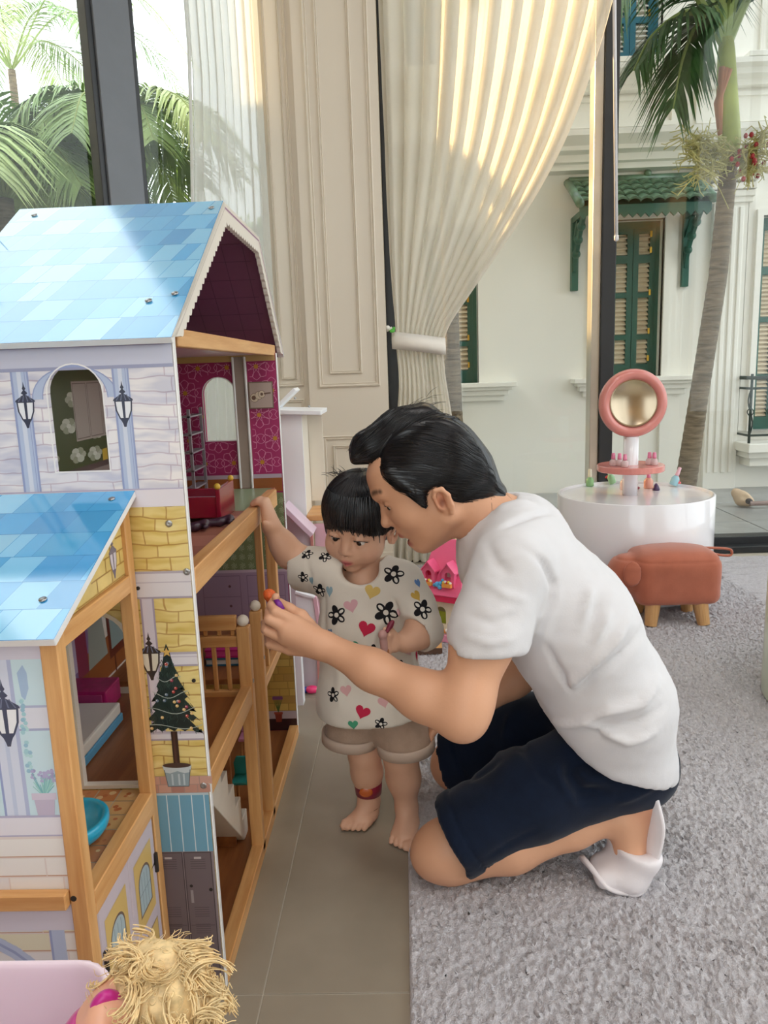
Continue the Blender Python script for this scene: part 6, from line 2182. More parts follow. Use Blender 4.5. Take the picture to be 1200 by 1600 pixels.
kpaint = [(kp(.076, 0, -.0585), (.019, .019, .0115), 'BE5E62', .5, .9), (kp(.08, 0, -.059), (.016, .016, .0020), '6E3030', .8, .8), (kp(.035, 0, -.03), (.06, .08, .05), 'E0977A', 1, .25)]
for s in (-1, 1):
    kpaint += [(kp(.05, .042 * s, -.040), (.028, .028, .028), 'DC8A76', 1, .45), (kp(-.004, .08 * s, -.026), (.03, .02, .03), 'CE7A5C', .9, .5)]
    for i in range(6):
        t = i / 5
        kpaint.append((kp(.0655 - .008 * t, (.018 + .025 * t) * s, -.0055 + .003 * math.sin(3 * t) - .003 * t), (.004, .005, .0022), '2A1A15', .8, .9))
        kpaint.append((kp(.066 - .012 * t, (.014 + .030 * t) * s, .012 + .005 * math.sin(2.6 * t)), (.006, .006, .0035), '7A5442', 1, .5))
lo_, hi_ = np.array(kp(0, 0, 0)) - .105, np.array(kp(0, 0, 0)) + .115
V, Q = K.skin((-.40, 1.45, -.005), (.09, 1.78, .84), .005, fine=[(tuple(lo_), tuple(hi_), .0021),
              ((-.375, 1.66, .66), (-.290, 1.745, .79), .0019), ((-.075, 1.48, .44), (-.025, 1.56, .52), .0018), ((-.17, 1.49, -.004), (.02, 1.685, .032), .0019)], smooth=2)
kskin = mesh_of('body', V, Q, m_skin, kid, paint=kpaint, base='DBAC90')
for s in (-1, 1):
    bm = NB(); ball(bm, kp(.0545, .0295 * s, -.0090), .0112, 16); e_ = obj('eye', bm, m_eyew, kid, smooth=True)
    bm = NB(); ball(bm, kp(.0612, .0280 * s, -.0105), .0068, 14); obj('iris', bm, m_iris, e_, smooth=True)
for s in (-1, 1):
    lash(KH, [(.0645, .017 * s, -.0075), (.0690, .026 * s, -.0025), (.0655, .036 * s, -.0028), (.0570, .045 * s, -.0085)], .0013, kid)
# hair: bowl cut
KHr = Body()
KHr.ell(kp(-.016, 0, .030), (.090, .082, .080), KA, .02)
KHr.ell(kp(-.040, 0, -.012), (.060, .078, .062), KA, .03)
KHr.cut(kp(-.05, 0, -.060), -KH.u - KH.f * .25, .012)
KHr.ell(kp(.098, 0, -.048), (.074, .094, .074), KA, .010, 's')
for s in (-1, 1):
    KHr.ell(kp(.012, .088 * s, -.048), (.028, .030, .036), KA, .012, 's')
hv, hq = KHr.skin(tuple(np.array(kp(0, 0, 0)) - .14), tuple(np.array(kp(0, 0, 0)) + .15), .0032, smooth=2)
khair = mesh_of('hair', hv, hq, m_hair, kid)
tree = BVHTree.FromPolygons([Vector(v) for v in hv], [tuple(int(i) for i in q) for q in hq])
crown = kp(-.030, .01, .11)
st = []
r_ = random.Random(31)
for i in range(1500):
    a = r_.uniform(0, 6.283)
    el = r_.uniform(.0, 1.25)
    l_ = Vector((math.cos(a) * math.sin(el), math.sin(a) * math.sin(el), math.cos(el)))
    p = kp(-.016 + .09 * l_.x, .082 * l_.y, .030 + .08 * l_.z)
    pts, q = [], p
    for j in range(9):
        c, nr, fi, di = tree.find_nearest(q)
        sn = nr if nr.dot(c - KH.O) > 0 else -nr
        pts.append(c + sn * (.0012 * (.3 + math.sin(math.pi * j / 8))))
        d = (c - crown)
        d = d - KH.u * d.dot(KH.u)
        d = d.normalized() * .5 - KH.u
        d = d - sn * d.dot(sn)
        q = c + d.normalized() * .011
    st.append((pts, .0008, .0003))
for i in range(46):                               # fringe: tapered locks over the forehead
    s = -.062 + .124 * i / 45 + r_.gauss(0, .0015)
    fr_ = math.sqrt(max(0, 1 - (s / .078) ** 2))
    f0 = -.016 + .088 * fr_
    bot = r_.uniform(.007, .019) - .030 * (abs(s) / .062) ** 3 + (.010 if i % 9 == 4 else 0)
    pts = [kp(f0 * .62, s * .85, .090), kp(f0 * .90, s * .95, .062), kp(f0 * 1.01 + .002, s, .036), kp(f0 * .98 + .003, s * 1.02 + r_.gauss(0, .001), (.036 + bot) / 2), kp(f0 * .93 + .003, s * 1.03 + r_.gauss(0, .002), bot)]
    st.append((spline(pts, 3), .0040, .0006))
for i in range(26):                               # stray tuft on the crown
    a0 = kp(-.03 + r_.gauss(0, .008), -.045 + r_.gauss(0, .010), .092)
    d = KH.u * r_.uniform(.5, 1) + KH.s * r_.uniform(-.9, .1) + KH.f * r_.gauss(0, .3)
    st.append(([a0 + d * (.008 * j) - KH.u * (.0008 * j * j) for j in range(5)], .0009, .0002))
hair_strands('hair_strands', st, m_hair, khair, n=4, kind='stuff')
# --- shirt
Z = Body()
for dx in (-.035, 0, .035):
    Z.chain([(-.100 + dx * 1.1, 1.660, .572), (-.098 + dx, 1.645, .45), (-.090 + dx * 1.1, 1.640, .30), (-.088 + dx * 1.2, 1.637, .20)], [.060, .070, .083, .090], .03)
Z.limb(kRs + Vector((.02, 0, -.008)), kLs + Vector((-.02, 0, -.008)), .046, .046, .03)
cR, cL = at(466, 889, 1.690), at(652, 983, 1.575)
Z.chain([kRs, kRs.lerp(cR, .5), cR + (cR - kRs).normalized() * .03], [.050, .047, .048], .025)
Z.chain([kLs, kLs.lerp(kLe, .5), kLe + Vector((-.002, 0, 0))], [.046, .043, .040], .025)
Z.limb(kLe + Vector((-.002, 0, 0)), kLe.lerp(kLw, .75), .039, .038, .02)
def zcut(o, n, c, rad):
    o, n, c = np.array(o, float), np.array(n, float), np.array(c, float)
    n = n / np.linalg.norm(n)
    def fn(X, Y, Z_):
        pl = (X - o[0]) * n[0] + (Y - o[1]) * n[1] + (Z_ - o[2]) * n[2]
        sp = np.sqrt((X - c[0]) ** 2 + (Y - c[1]) ** 2 + (Z_ - c[2]) ** 2) - rad
        return np.maximum(-pl, sp)
    Z._add(fn, c - rad, c + rad, .003, 's')
dR = (cR - kRs).normalized()
zcut(cR, dR, cR + dR * .06, .07)
Z.limb(cR - dR * .03, cR + dR * .03, .036, .042, .004, 's')
dL = (kLw - kLe).normalized()
oL = kLe.lerp(kLw, .34)
zcut(oL, dL, oL + dL * .055, .062)
Z.limb(oL - dL * .03, oL + dL * .03, .031, .037, .004, 's')
Z.cut(at(590, 1138, 1.55), (0.05, .12, -1), .004)
Z.limb(kp(-.030, 0, -.055), (-.100, 1.650, .600), .047, .050, .006, 's')
Z.ell((-.105, 1.60, .612), (.042, .050, .028), None, .006, 's')
zv, zq = Z.skin((-.36, 1.46, .20), (.12, 1.80, .72), .0048, smooth=3)
zn = normals(zv, zq)
FOLD_TREE[0] = tree_of(zv, zq)
items = [(fp((500, 900, 1.66), (506, 960, 1.63), (510, 1010, 1.62)), .008, -.005), (fp((520, 1000, 1.56), (530, 1060, 1.55), (528, 1110, 1.55)), .010, .004),
         (fp((640, 1010, 1.55), (650, 1060, 1.55), (655, 1110, 1.55)), .010, .006), (fp((622, 1020, 1.55), (628, 1080, 1.55), (625, 1125, 1.55)), .008, -.006),
         (fp((610, 930, 1.58), (622, 960, 1.57), (620, 990, 1.57)), .007, -.007), (fp((560, 950, 1.56), (570, 1040, 1.55), (575, 1110, 1.55)), .012, .003),
         (fp((480, 870, 1.65), (485, 900, 1.64), (482, 925, 1.65)), .006, -.004)]
zv = folds(zv, zn, items) + zn * (.0016 * vnoise(zv, 45, 6))[:, None]
m_kshirt = mat('cream_jersey', 'D9D1C5', .9, var=.02, scale=12, bump=.05, bscale=420, sheen=.2, spec=.2)
kshirt = mesh_of('shirt', zv, zq, m_kshirt, kid)
ztree = BVHTree.FromPolygons([Vector(v) for v in zv], [tuple(int(i) for i in q) for q in zq])
def wrap_print(tr, shapes, name, parent, m, off=.0007):
    """flat print that follows the cloth: star-shaped outlines laid on the nearest cloth surface"""
    V_, F_, C_ = [], [], []
    for (cpx, outline, col, lift) in shapes:
        d = (FW + RT * ((cpx[0] - 600) / FPX) + UP * ((800 - cpx[1]) / FPX)).normalized()
        c, nr, fi, di = tr.ray_cast(Vector((0, 0, CAMH)), d)
        if c is None:
            continue
        if nr.dot(d) > 0: nr = -nr
        v = Vector((0, 0, 1)); v = (v - nr * v.dot(nr)).normalized()
        u = v.cross(nr)
        i0 = len(V_)
        n = len(outline)
        cu, cv = sum(p[0] for p in outline) / n, sum(p[1] for p in outline) / n
        rings = [(0,), (.35,), (.7,), (1.0,)]
        def put(x, y):
            p = c + u * x + v * y
            q, nn, _, _ = tr.find_nearest(p)
            if nn.dot(nr) < 0: nn = -nn
            V_.append(q + nn * (off + lift))
        put(cu, cv)
        for (k,) in rings[1:]:
            for x, y in outline:
                put(cu + (x - cu) * k, cv + (y - cv) * k)
        for j in range(n):
            F_.append((i0, i0 + 1 + j, i0 + 1 + (j + 1) % n)); C_.append(col)
            for r in range(2):
                a, b = i0 + 1 + r * n + j, i0 + 1 + r * n + (j + 1) % n
                F_.append((a, a + n, b + n, b)); C_.append(col)
    me = bpy.data.meshes.new(name)
    me.from_pydata([tuple(v) for v in V_], [], F_)
    ca = me.color_attributes.new('Col', 'FLOAT_COLOR', 'CORNER')
    d = np.ones((len(me.loops), 4), np.float32)
    i = 0
    for f, c in zip(F_, C_):
        d[i:i + len(f), :3] = hx(c); i += len(f)
    ca.data.foreach_set('color', d.ravel())
    o = link_mesh(name, me, m, parent, smooth=True)
    o['kind'] = 'stuff'
    return o
def heart(w, rot, sx=1.0):
    out = []
    for k in range(26):
        t = 2 * math.pi * k / 26
        x = 16 * math.sin(t) ** 3 * sx
        y = 13 * math.cos(t) - 5 * math.cos(2 * t) - 2 * math.cos(3 * t) - math.cos(4 * t) + 2.5
        x, y = x * w / 32, y * w / 32
        out.append((x * math.cos(rot) - y * math.sin(rot), x * math.sin(rot) + y * math.cos(rot)))
    return out
def blob(rx, ry, rot, dx=0, dy=0, n=16):
    out = []
    for k in range(n):
        t = 2 * math.pi * k / n
        x, y = rx * math.cos(t) + dx, ry * math.sin(t) + dy
        out.append((x * math.cos(rot) - y * math.sin(rot), x * math.sin(rot) + y * math.cos(rot)))
    return out
MMP = .00128
shapes = []
for (x, y, w, rot, c, sx) in [(581, 926, 27, -.3, 'CDB068', 1), (549, 948, 25, .25, 'D0A2A8', 1), (515, 925, 22, 0, '8FA8B2', .6), (572, 984, 29, -.35, 'BE2B4A', 1), (551, 1014, 26, .35, '2E8B69', 1),
                              (651, 1026, 22, -.3, 'BE2B4A', .7), (639, 1018, 20, .3, 'D8B2B4', .9), (654, 1059, 22, .1, '3B9A7C', .75), (629, 1056, 20, .2, 'A9BECB', .9), (541, 1080, 22, .2, 'D3A5A5', .9),
                              (566, 1114, 26, -.35, 'BE2B4A', 1), (552, 1133, 18, .1, '4C9C78', 1), (651, 932, 22, .5, 'C9A552', .7), (653, 912, 18, 0, '5C7FB0', .6), (624, 958, 18, -.2, 'D8AFAF', .6), (516, 990, 18, .2, '6880A0', .5), (487, 908, 16, .2, '7E97A0', .6), (600, 1098, 22, .2, 'D3A5A5', .9), (640, 1105, 22, -.2, 'CDB068', .9)]:
    shapes.append(((x, y), heart(w * MMP, rot, sx), c, 0))
for (x, y, s, rot) in [(542, 904, 38, .2), (603, 957, 40, -.2), (615, 897, 36, .1), (526, 961, 34, .7), (500, 922, 26, .1), (480, 866, 22, .3), (508, 870, 22, -.3), (586, 1024, 38, .4), (660, 952, 34, -.2), (521, 1086, 26, .6), (595, 1131, 22, 0), (474, 902, 20, .5), (626, 1036, 12, 0)]:
    r0 = s * MMP / 2
    if s > 15:                                    # plain black-and-white daisy in the place of the figures
        for k in range(5):
            a = rot + k * 2 * math.pi / 5
            dx, dy = r0 * .58 * math.cos(a), r0 * .58 * math.sin(a)
            q = [(px_ + dx, py_ + dy) for px_, py_ in blob(r0 * .46, r0 * .33, a)]
            shapes.append(((x, y), q, '1E1C1F', 0))
            if k % 2 == 0:
                q = [(px_ + dx * 1.1, py_ + dy * 1.1) for px_, py_ in blob(r0 * .26, r0 * .15, a)]
                shapes.append(((x, y), q, 'DCD6CC', .0003))
        shapes.append(((x, y), blob(r0 * .24, r0 * .24, 0), 'DCD6CC', .0005))
    else:
        shapes.append(((x, y), blob(r0 * .7, r0, 0), '1E1C1F', 0))
wrap_print(ztree, shapes, 'printed_motifs', kshirt, attr_mat('cloth_ink', rough=.85, spec=.2))
# --- shorts with turned-up hems
Gs = Body()
Gs.ell((-.090, 1.645, .285), (.088, .072, .060), None, .02)
hR, hL = at(548, 1150, 1.640), at(634, 1163, 1.615)
Gs.chain([(-.125, 1.65, .285), hR], [.062, .060], .02)
Gs.chain([(-.055, 1.64, .285), hL], [.062, .060], .02)
def gs_cut(o, n, c, rad):
    o, n, c = np.array(o, float), np.array(n, float), np.array(c, float)
    n = n / np.linalg.norm(n)
    def fn(X, Y, Z_):
        pl = (X - o[0]) * n[0] + (Y - o[1]) * n[1] + (Z_ - o[2]) * n[2]
        sp = np.sqrt((X - c[0]) ** 2 + (Y - c[1]) ** 2 + (Z_ - c[2]) ** 2) - rad
        return np.maximum(-pl, sp)
    Gs._add(fn, c - rad, c + rad, .003, 's')
Gs.cut(hR + Vector((0, 0, -.012)), (-.10, 0, -1), .004)
kv, kq = Gs.skin((-.24, 1.53, .15), (.06, 1.76, .36), .0046, smooth=2)
knn = normals(kv, kq)
kv = kv + knn * (.0018 * vnoise(kv, 60, 13))[:, None]
m_beige = mat('beige_corduroy', 'AE9583', .9, var=.06, scale=40, bump=.12, bscale=260, sheen=.2, spec=.15)
kshorts = mesh_of('shorts', kv, kq, m_beige, kid)
for h, tl in ((hR, .10), (hL, -.06)):
    bm = NB(); lathe(bm, [(.0600, -.018), (.0655, -.017), (.0665, -.002), (.0665, .006), (.0630, .008), (.0590, .004)], h + Vector((0, 0, .004)), 40, Mx=Matrix.Rotation(tl, 3, 'Y'), sx=1.0, sy=.98)
    obj('turned_hem', bm, mat('beige_lining', 'C4AF9F', .9), kshorts, smooth=True, label='paler turned-up hem')
# --- anklet
p = KR[3] + Vector((0, 0, .030))
bm = NB(); lathe(bm, [(.0270, -.0195), (.0305, -.019), (.0325, 0), (.0330, .018), (.0300, .0195)], p, 28); ank = obj('anklet', bm, mat('crimson_strap', '8E1F3E', .35, coat=.4), kid, smooth=True, label='crimson rubber anklet')
bm = NB(); ball(bm, p + Vector((-.004, -.0315, 0)), .0150, 14, sc=(1.1, .25, .8)); obj('orange_badge', bm, mat('orange_gel', 'C8642A', .2, coat=.5), ank)

# ------------------------------------------------------------------ toys held in the hands
t = empty('toy_figure', at(601, 1040, 1.512), 'small pink and brown toy figure held in the toddler’s left hand'.replace('’', "'"), 'toy figure')
tf = Body()
tf.chain([at(599, 1000, 1.505), at(601, 1016, 1.507)], [.0085, .008], .004)
tf.ell(at(598, 992, 1.503), (.010, .010, .011), None, .003)
V, Q = tf.skin(tuple(np.array(at(600, 1000, 1.505)) - .035), tuple(np.array(at(600, 1000, 1.505)) + .035), .0018); mesh_of('torso', V, Q, mat('pink_vinyl', 'C79A94', .5), t)
tf = Body()
tf.chain([at(605, 986, 1.505), at(610, 977, 1.510), at(613, 972, 1.512)], [.0045, .006, .005], .003)
V, Q = tf.skin(tuple(np.array(at(608, 980, 1.508)) - .03), tuple(np.array(at(608, 980, 1.508)) + .03), .0018); mesh_of('hat', V, Q, mat('maroon_vinyl', '7A2038', .45), t)
for dx in (-4, 5):
    bm = NB(); tube(bm, [at(601 + dx * .6, 1014, 1.507), at(601 + dx, 1030, 1.509)], [.0058, .0050], 10); lg = obj('leg', bm, mat('tan_vinyl', 'A4683C', .5), t, smooth=True)
    bm = NB(); tube(bm, [at(601 + dx, 1030, 1.509), at(602 + dx, 1041, 1.510)], [.0044, .0040], 10); obj('shin', bm, mat('doll_flesh', 'D6A283', .5), lg, smooth=True)
    bm = NB(); ball(bm, at(601 + dx * 1.2, 1044, 1.506), .0058, 10, sc=(1, 1.5, .7)); obj('shoe', bm, mat('black_vinyl', '1B191B', .35), lg, smooth=True)
t = empty('toy_figure', at(432, 944, 1.43), 'tiny orange-haired purple toy figure pinched between fingers and thumb of the man', 'toy figure')
fg = Body(); fg.chain([at(422, 931, 1.425), at(424, 936, 1.424)], [.0125, .010], .006); fg.ell(at(419, 926, 1.428), (.009, .009, .007), None, .004)
V, Q = fg.skin(tuple(np.array(at(422, 932, 1.425)) - .03), tuple(np.array(at(422, 932, 1.425)) + .03), .0018)
V = V + normals(V, Q) * (.0010 * vnoise(V, 900, 3))[:, None]
mesh_of('hair', V, Q, mat('orange_doll_hair', 'D9622A', .6, var=.2, scale=200), t)
bm = NB(); ball(bm, at(431, 933, 1.402), .0080, 12); obj('head', bm, mat('doll_flesh', 'D6A283', .5), t)
bm = NB(); tube(bm, [at(431, 937, 1.400), at(436, 944, 1.394), at(442, 953, 1.392)], [.0052, .0062, .0050], 10); obj('dress', bm, mat('purple_vinyl_doll', '7A2A8E', .4), t, smooth=True)
# ================================================================== VANITY TABLE AND ITS THINGS
VX, VY, VR, VH = 1.025, 3.43, 0.338, 0.455
m_gw = mat('glossy_white', 'EDEBEF', .18, var=.01, coat=.5)
m_salmon = mat('salmon_lacquer', 'D98A82', .25, coat=.4)
m_mirror = mat('mirror_silver', 'DADADA', .0, metal=1.0, var=.0)
m_chrome = mat('champagne_metal', 'B5A48C', .22, metal=.9)
va = empty('vanity_table', (VX, VY, 0), 'round white glossy play vanity with a pink ring mirror by the window', 'vanity table')
bm = NB(); lathe(bm, [(VR - .012, .018), (VR - .012, .024), (VR, .026), (VR, VH - .004), (VR - .004, VH), (VR - .012, VH), (VR - .014, VH - .012)], (VX, VY, 0), 72); obj('drum', bm, m_gw, va, smooth=False, bevel=0)
for p_ in va.children: p_.data.polygons.foreach_set('use_smooth', [len(f.vertices) == 4 for f in p_.data.polygons])
bm = NB(); lathe(bm, [(.033, VH - .012), (.033, .705)], (VX - .02, VY, 0), 28); obj('post', bm, m_gw, va, smooth=True)
MC = Vector((VX - .02, VY - .01, .852))
bm = NB(); N1, N2 = 56, 14
rings = []
for i in range(N1):
    a = 2 * math.pi * i / N1
    ring = []
    for j in range(N2):
        b = 2 * math.pi * j / N2
        r = .125 + .024 * math.cos(b)
        ring.append(bm.verts.new(MC + Vector((r * math.cos(a), .030 * math.sin(b), r * math.sin(a)))))
    rings.append(ring)
for i in range(N1):
    for j in range(N2):
        bm.faces.new((rings[i][j], rings[(i + 1) % N1][j], rings[(i + 1) % N1][(j + 1) % N2], rings[i][(j + 1) % N2]))
obj('mirror_ring', bm, m_salmon, va, smooth=True)
tilt = Matrix.Rotation(math.radians(90 - 4), 3, 'X')
bm = NB(); lathe(bm, [(.094, -.002), (.104, .0), (.105, .016), (.100, .019), (.096, .016)], MC + Vector((0, .002, 0)), 48, Mx=tilt); obj('mirror_rim', bm, m_chrome, va, smooth=True)
bm = NB(); lathe(bm, [(.096, 0), (.096, .012)], MC + Vector((0, .002, 0)), 48, Mx=tilt); obj('mirror_glass', bm, m_mirror, va)
bm = NB(); lathe(bm, [(.142, .553), (.145, .556), (.145, .578), (.142, .581)], (VX - .02, VY, 0), 48); obj('tray', bm, m_salmon, va, smooth=False, bevel=0)
m_clear = mat('clear_acrylic', 'E2C6C6', .15, alpha=.8)
PKC = mat('pink_plastic', 'E07FA0', .35)
def bottle(x, y, z, label, body, cap, h=.07, r=.017, capr=.009, tilt_=0.0, group='toy nail polish bottles on the vanity'):
    t = empty('nail_polish_bottle', (x, y, z), label, 'nail polish', group)
    Mx = Matrix.Rotation(tilt_, 3, 'Y')
    lift = abs(math.sin(tilt_)) * r
    bm = NB(); lathe(bm, [(r * .85, 0), (r, .003), (r, h * .38), (r * .6, h * .5), (r * .45, h * .53)], (x, y, z + lift), 18, Mx=Mx); obj('glass', bm, body, t, smooth=True)
    bm = NB(); lathe(bm, [(capr, h * .53), (capr * 1.02, h * .6), (capr * .82, h * .97), (capr * .6, h)], (x, y, z + lift), 16, Mx=Mx); obj('cap', bm, cap, t, smooth=True)
TZ = .5815
for dx, dy, l in ((-.085, -.03, 'pink-capped toy nail polish at the left end of the salmon tray'), (-.062, -.045, 'second pink nail polish from the left on the salmon tray'), (-.050, -.085, 'pink nail polish just left of the mirror post on the tray'), (.072, -.035, 'pink nail polish on the tray, left of the two right of the post'), (.088, -.050, 'pink nail polish at the right end of the salmon tray')):
    bottle(VX - .02 + dx, VY + dy, TZ, l, m_clear, PKC, h=.056, r=.016)
TB = VH - .0115
def vat(px, py):
    d = FW + RT * ((px - 600) / FPX) + UP * ((800 - py) / FPX)
    return Vector((0, 0, CAMH)) + d * ((TB - CAMH) / d.z)
gm = mat('mint_plastic', '9CCB9A', .3); rm = mat('red_plastic', 'D2202A', .3, coat=.4)
for (px, py, l, b_, c_, h_, r_, t_) in ((907, 757, 'pale green bottle with cream cap at the left rim of the vanity', mat('pale_green_glass', '8FBF86', .2), mat('cream_cap', 'E4DFC8', .4), .075, .017, 0),
                                 (932, 745, 'mint green tube leaning beside the left of the salmon tray', gm, mat('mint_cap', 'C9E4C9', .4), .080, .016, -.35),
                                 (976, 765, 'clear bottle with pink cap in front of the mirror post', m_clear, PKC, .085, .020, 0),
                                 (1013, 763, 'peach glitter bottle with pink cap right of the mirror post', mat('peach_glass', 'E3A48F', .2), PKC, .085, .020, 0),
                                 (1081, 754, 'light blue glitter bottle leaning at the right rim', mat('sky_glass', '9CC8D4', .2), mat('pale_pink_cap', 'E9B9C4', .35), .080, .017, .35)):
    p = vat(px, py); _o = Vector((p.x - VX, p.y - VY, 0)); p = p if _o.length < .305 else Vector((VX, VY, p.z)) + _o.normalized() * .305
    bottle(p.x, p.y, TB, l, b_, c_, h_ * 1.12, r_ * 1.08, tilt_=t_)
def cap_thing(px, py, name, label, cat, m, prof, n=18, sx=1, sy=1):
    p = vat(px, py); t = empty(name, (p.x, p.y, TB), label, cat)
    bm = NB(); lathe(bm, prof, (p.x, p.y, TB), n, sx=sx, sy=sy); obj('body', bm, m, t, smooth=True)
    return t, p
t, p = cap_thing(1057, 757, 'lipstick_cap', 'short bright red cap standing on the vanity top', 'lipstick', rm, [(.020, 0), (.020, .012), (.014, .014), (.012, .036), (.009, .04)])
t, p = cap_thing(1025, 766, 'perfume_stopper', 'small dark purple pointed stopper near the vanity front rim', 'toy perfume', mat('aubergine', '4A3358', .3), [(.016, 0), (.017, .006), (.012, .02), (.004, .032)])
t, p = cap_thing(953, 747, 'toy_lips', 'flat red toy lips lying under the salmon tray', 'toy lips', rm, [(.024, 0), (.026, .006), (.015, .014), (.004, .016)], sy=.6)
p = vat(990, 765); t = empty('doll_shoe', (p.x, p.y, TB), 'tiny dark red doll shoe lying on the vanity top', 'doll shoe')
b_ = Body(); b_.chain([p + Vector((-.022, 0, .018)), p + Vector((0, 0, .010)), p + Vector((.022, 0, .007))], [.008, .009, .007], .005)
V, Q = b_.skin(tuple(np.array(p) - .05), tuple(np.array(p) + .05), .003); mesh_of('upper', V, Q, mat('dark_red_vinyl', '8E2638', .3), t)
bm = NB(); tube(bm, [p + Vector((-.024, 0, .014)), p + Vector((-.026, 0, 0))], .003, 6); obj('heel', bm, mat('dark_red_vinyl', '8E2638', .3), t)

# ------------------------------------------------------------------ stool shaped like an animal
m_rust = mat('rust_velvet', 'B0664F', .85, var=.06, scale=14, bump=.05, bscale=200, sheen=.3, spec=.2)
st_ = empty('animal_stool', (1.04, 2.99, 0), 'rust-brown cloth animal footstool with stubby wooden legs before the vanity', 'stool')
def rbox(b, lo, hi, r, k=.004, op='u'):
    lo, hi = np.array(lo, float), np.array(hi, float)
    c, h = (lo + hi) / 2, (hi - lo) / 2 - r
    def fn(X, Y, Z):
        q = [np.abs(X - c[0]) - h[0], np.abs(Y - c[1]) - h[1], np.abs(Z - c[2]) - h[2]]
        o = np.sqrt(sum(np.maximum(v, 0) ** 2 for v in q)) + np.minimum(np.maximum(np.maximum(q[0], q[1]), q[2]), 0)
        return o - r
    b._add(fn, lo, hi, k, op)
b_ = Body()
rbox(b_, (.885, 2.872, .080), (1.215, 3.108, .292), .052)
b_.ell((1.05, 2.99, .262), (.15, .10, .045), None, .05)
b_.ell((.865, 2.99, .20), (.070, .095, .082), None, .02)
b_.cut((0, 0, .094), (0, 0, -1), .012)
V, Q = b_.skin((.74, 2.80, .07), (1.26, 3.18, .34), .007, smooth=3)
vn = normals(V, Q)
V = V + vn * (.0022 * vnoise(V, 35, 2) - .003 * np.exp(-((V[:, 2] - .268) / .004) ** 2))[:, None]
stb = mesh_of('cushion_body', V, Q, m_rust, st_)
e_ = Body(); e_.ell(at(988, 897, 2.885), (.036, .010, .052), None, .01)
V, Q = e_.skin(tuple(np.array(at(988, 897, 2.885)) - .08), tuple(np.array(at(988, 897, 2.885)) + .08), .005); vn = normals(V, Q)
mesh_of('ear', V + vn * (.002 * vnoise(V, 90, 5))[:, None], Q, m_rust, stb)
bm = NB(); q = at(1122, 862, 3.10); tube(bm, spline([Vector((1.19, 3.07, .28)), q + Vector((.03, 0, .012)), q + Vector((.055, 0, .0)), q + Vector((.04, 0, -.018)), Vector((1.19, 3.07, .262))], 6), .0055, 6); obj('tail_loop', bm, m_rust, stb, smooth=True)
m_lw = wood('pale_stool_wood', 'CFA06C', 'BC8B55', 'Z', 6)
for x, dx in ((.955, -.012), (1.135, .014)):
    for y, dy in ((2.915, -.015), (3.065, .015)):
        bm = NB(); tube(bm, [(x, y, .11), (x + dx, y + dy, .0125)], [.031, .023], 18); obj('leg', bm, m_lw, st_, smooth=False)

# ------------------------------------------------------------------ pink toy cottage behind the man
ph = empty('toy_cottage', (.14, 2.83, .012), 'hot pink roofed plastic toy cottage with cream walls behind the man', 'toy house')
m_pk = mat('hot_pink_plastic', 'F0628E', .35, coat=.3); m_pkd = mat('deep_pink_plastic', 'E02A5C', .35); m_crm = mat('cream_plastic', 'EDE3CB', .4)
U0, V0 = Vector((.86, -.50, 0)), Vector((.50, .86, 0)); C0_ = Vector((.055, 2.83, .012))
def L3(u, v, z): return C0_ + U0 * u + V0 * v + Vector((0, 0, z))
ww, dd = .165, .14
bm = NB(); plate(bm, [(0, .028), (ww, .028), (ww, .185), (0, .185)], [arch(.052, .096, .066, .135)], L3(0, .012, 0), U0, (0, 0, 1), .012); obj('front_wall', bm, m_crm, ph)
for u in (0, ww - .008):
    bm = NB(); obox(bm, L3(u + .004, dd / 2, .106), (.004, dd / 2, .079), U0, V0, (0, 0, 1)); obj('side_wall', bm, m_crm, ph)
bm = NB(); obox(bm, L3(ww / 2, dd / 2, .014), (ww / 2 + .012, dd / 2 + .014, .014), U0, V0, (0, 0, 1)); obj('base', bm, mat('soft_pink_plastic', 'F2A0BC', .4), ph, bevel=.003)
bm = NB(); obox(bm, L3(.074, .05, .075), (.04, .03, .035), U0, V0, (0, 0, 1)); obj('lime_block', bm, mat('lime_plastic', 'A9B82E', .4), ph)
# steep front roof slope
rz0, rz1, rv1 = .185, .375, .085
sl = Vector((0, 0, 1)) * (rz1 - rz0) + V0 * (rv1 + .028)
sln = sl.normalized(); rn = U0.cross(sln)
rn = rn if rn.dot(V0) < 0 else -rn
bm = NB(); plate(bm, [(-.012, 0), (ww + .012, 0), (ww - .022, sl.length), (.022, sl.length)], [], L3(0, -.028, rz0) , U0, sln, .010); roof_ = obj('roof', bm, m_pk, ph, bevel=.002)
bm = NB(); q0 = [L3(-.012, -.028, rz0), L3(ww + .012, -.028, rz0), L3(ww + .012, dd + .03, rz0), L3(-.012, dd + .03, rz0)]; q1 = [L3(.022, rv1, rz1), L3(ww - .022, rv1, rz1), L3(ww - .022, rv1 + .02, rz1), L3(.022, rv1 + .02, rz1)]
a = [bm.verts.new(p) for p in q0]; b = [bm.verts.new(p) for p in q1]
for i in range(4): bm.faces.new((a[i], a[(i + 1) % 4], b[(i + 1) % 4], b[i]))
bm.faces.new(a[::-1]); bm.faces.new(b); obj('roof_core', bm, m_pk, ph)
bm = NB(); obox(bm, L3(ww / 2, -.024, rz0 - .010), (ww / 2 + .014, .006, .012), U0, V0, (0, 0, 1)); obj('eave', bm, m_pkd, ph, bevel=.002)
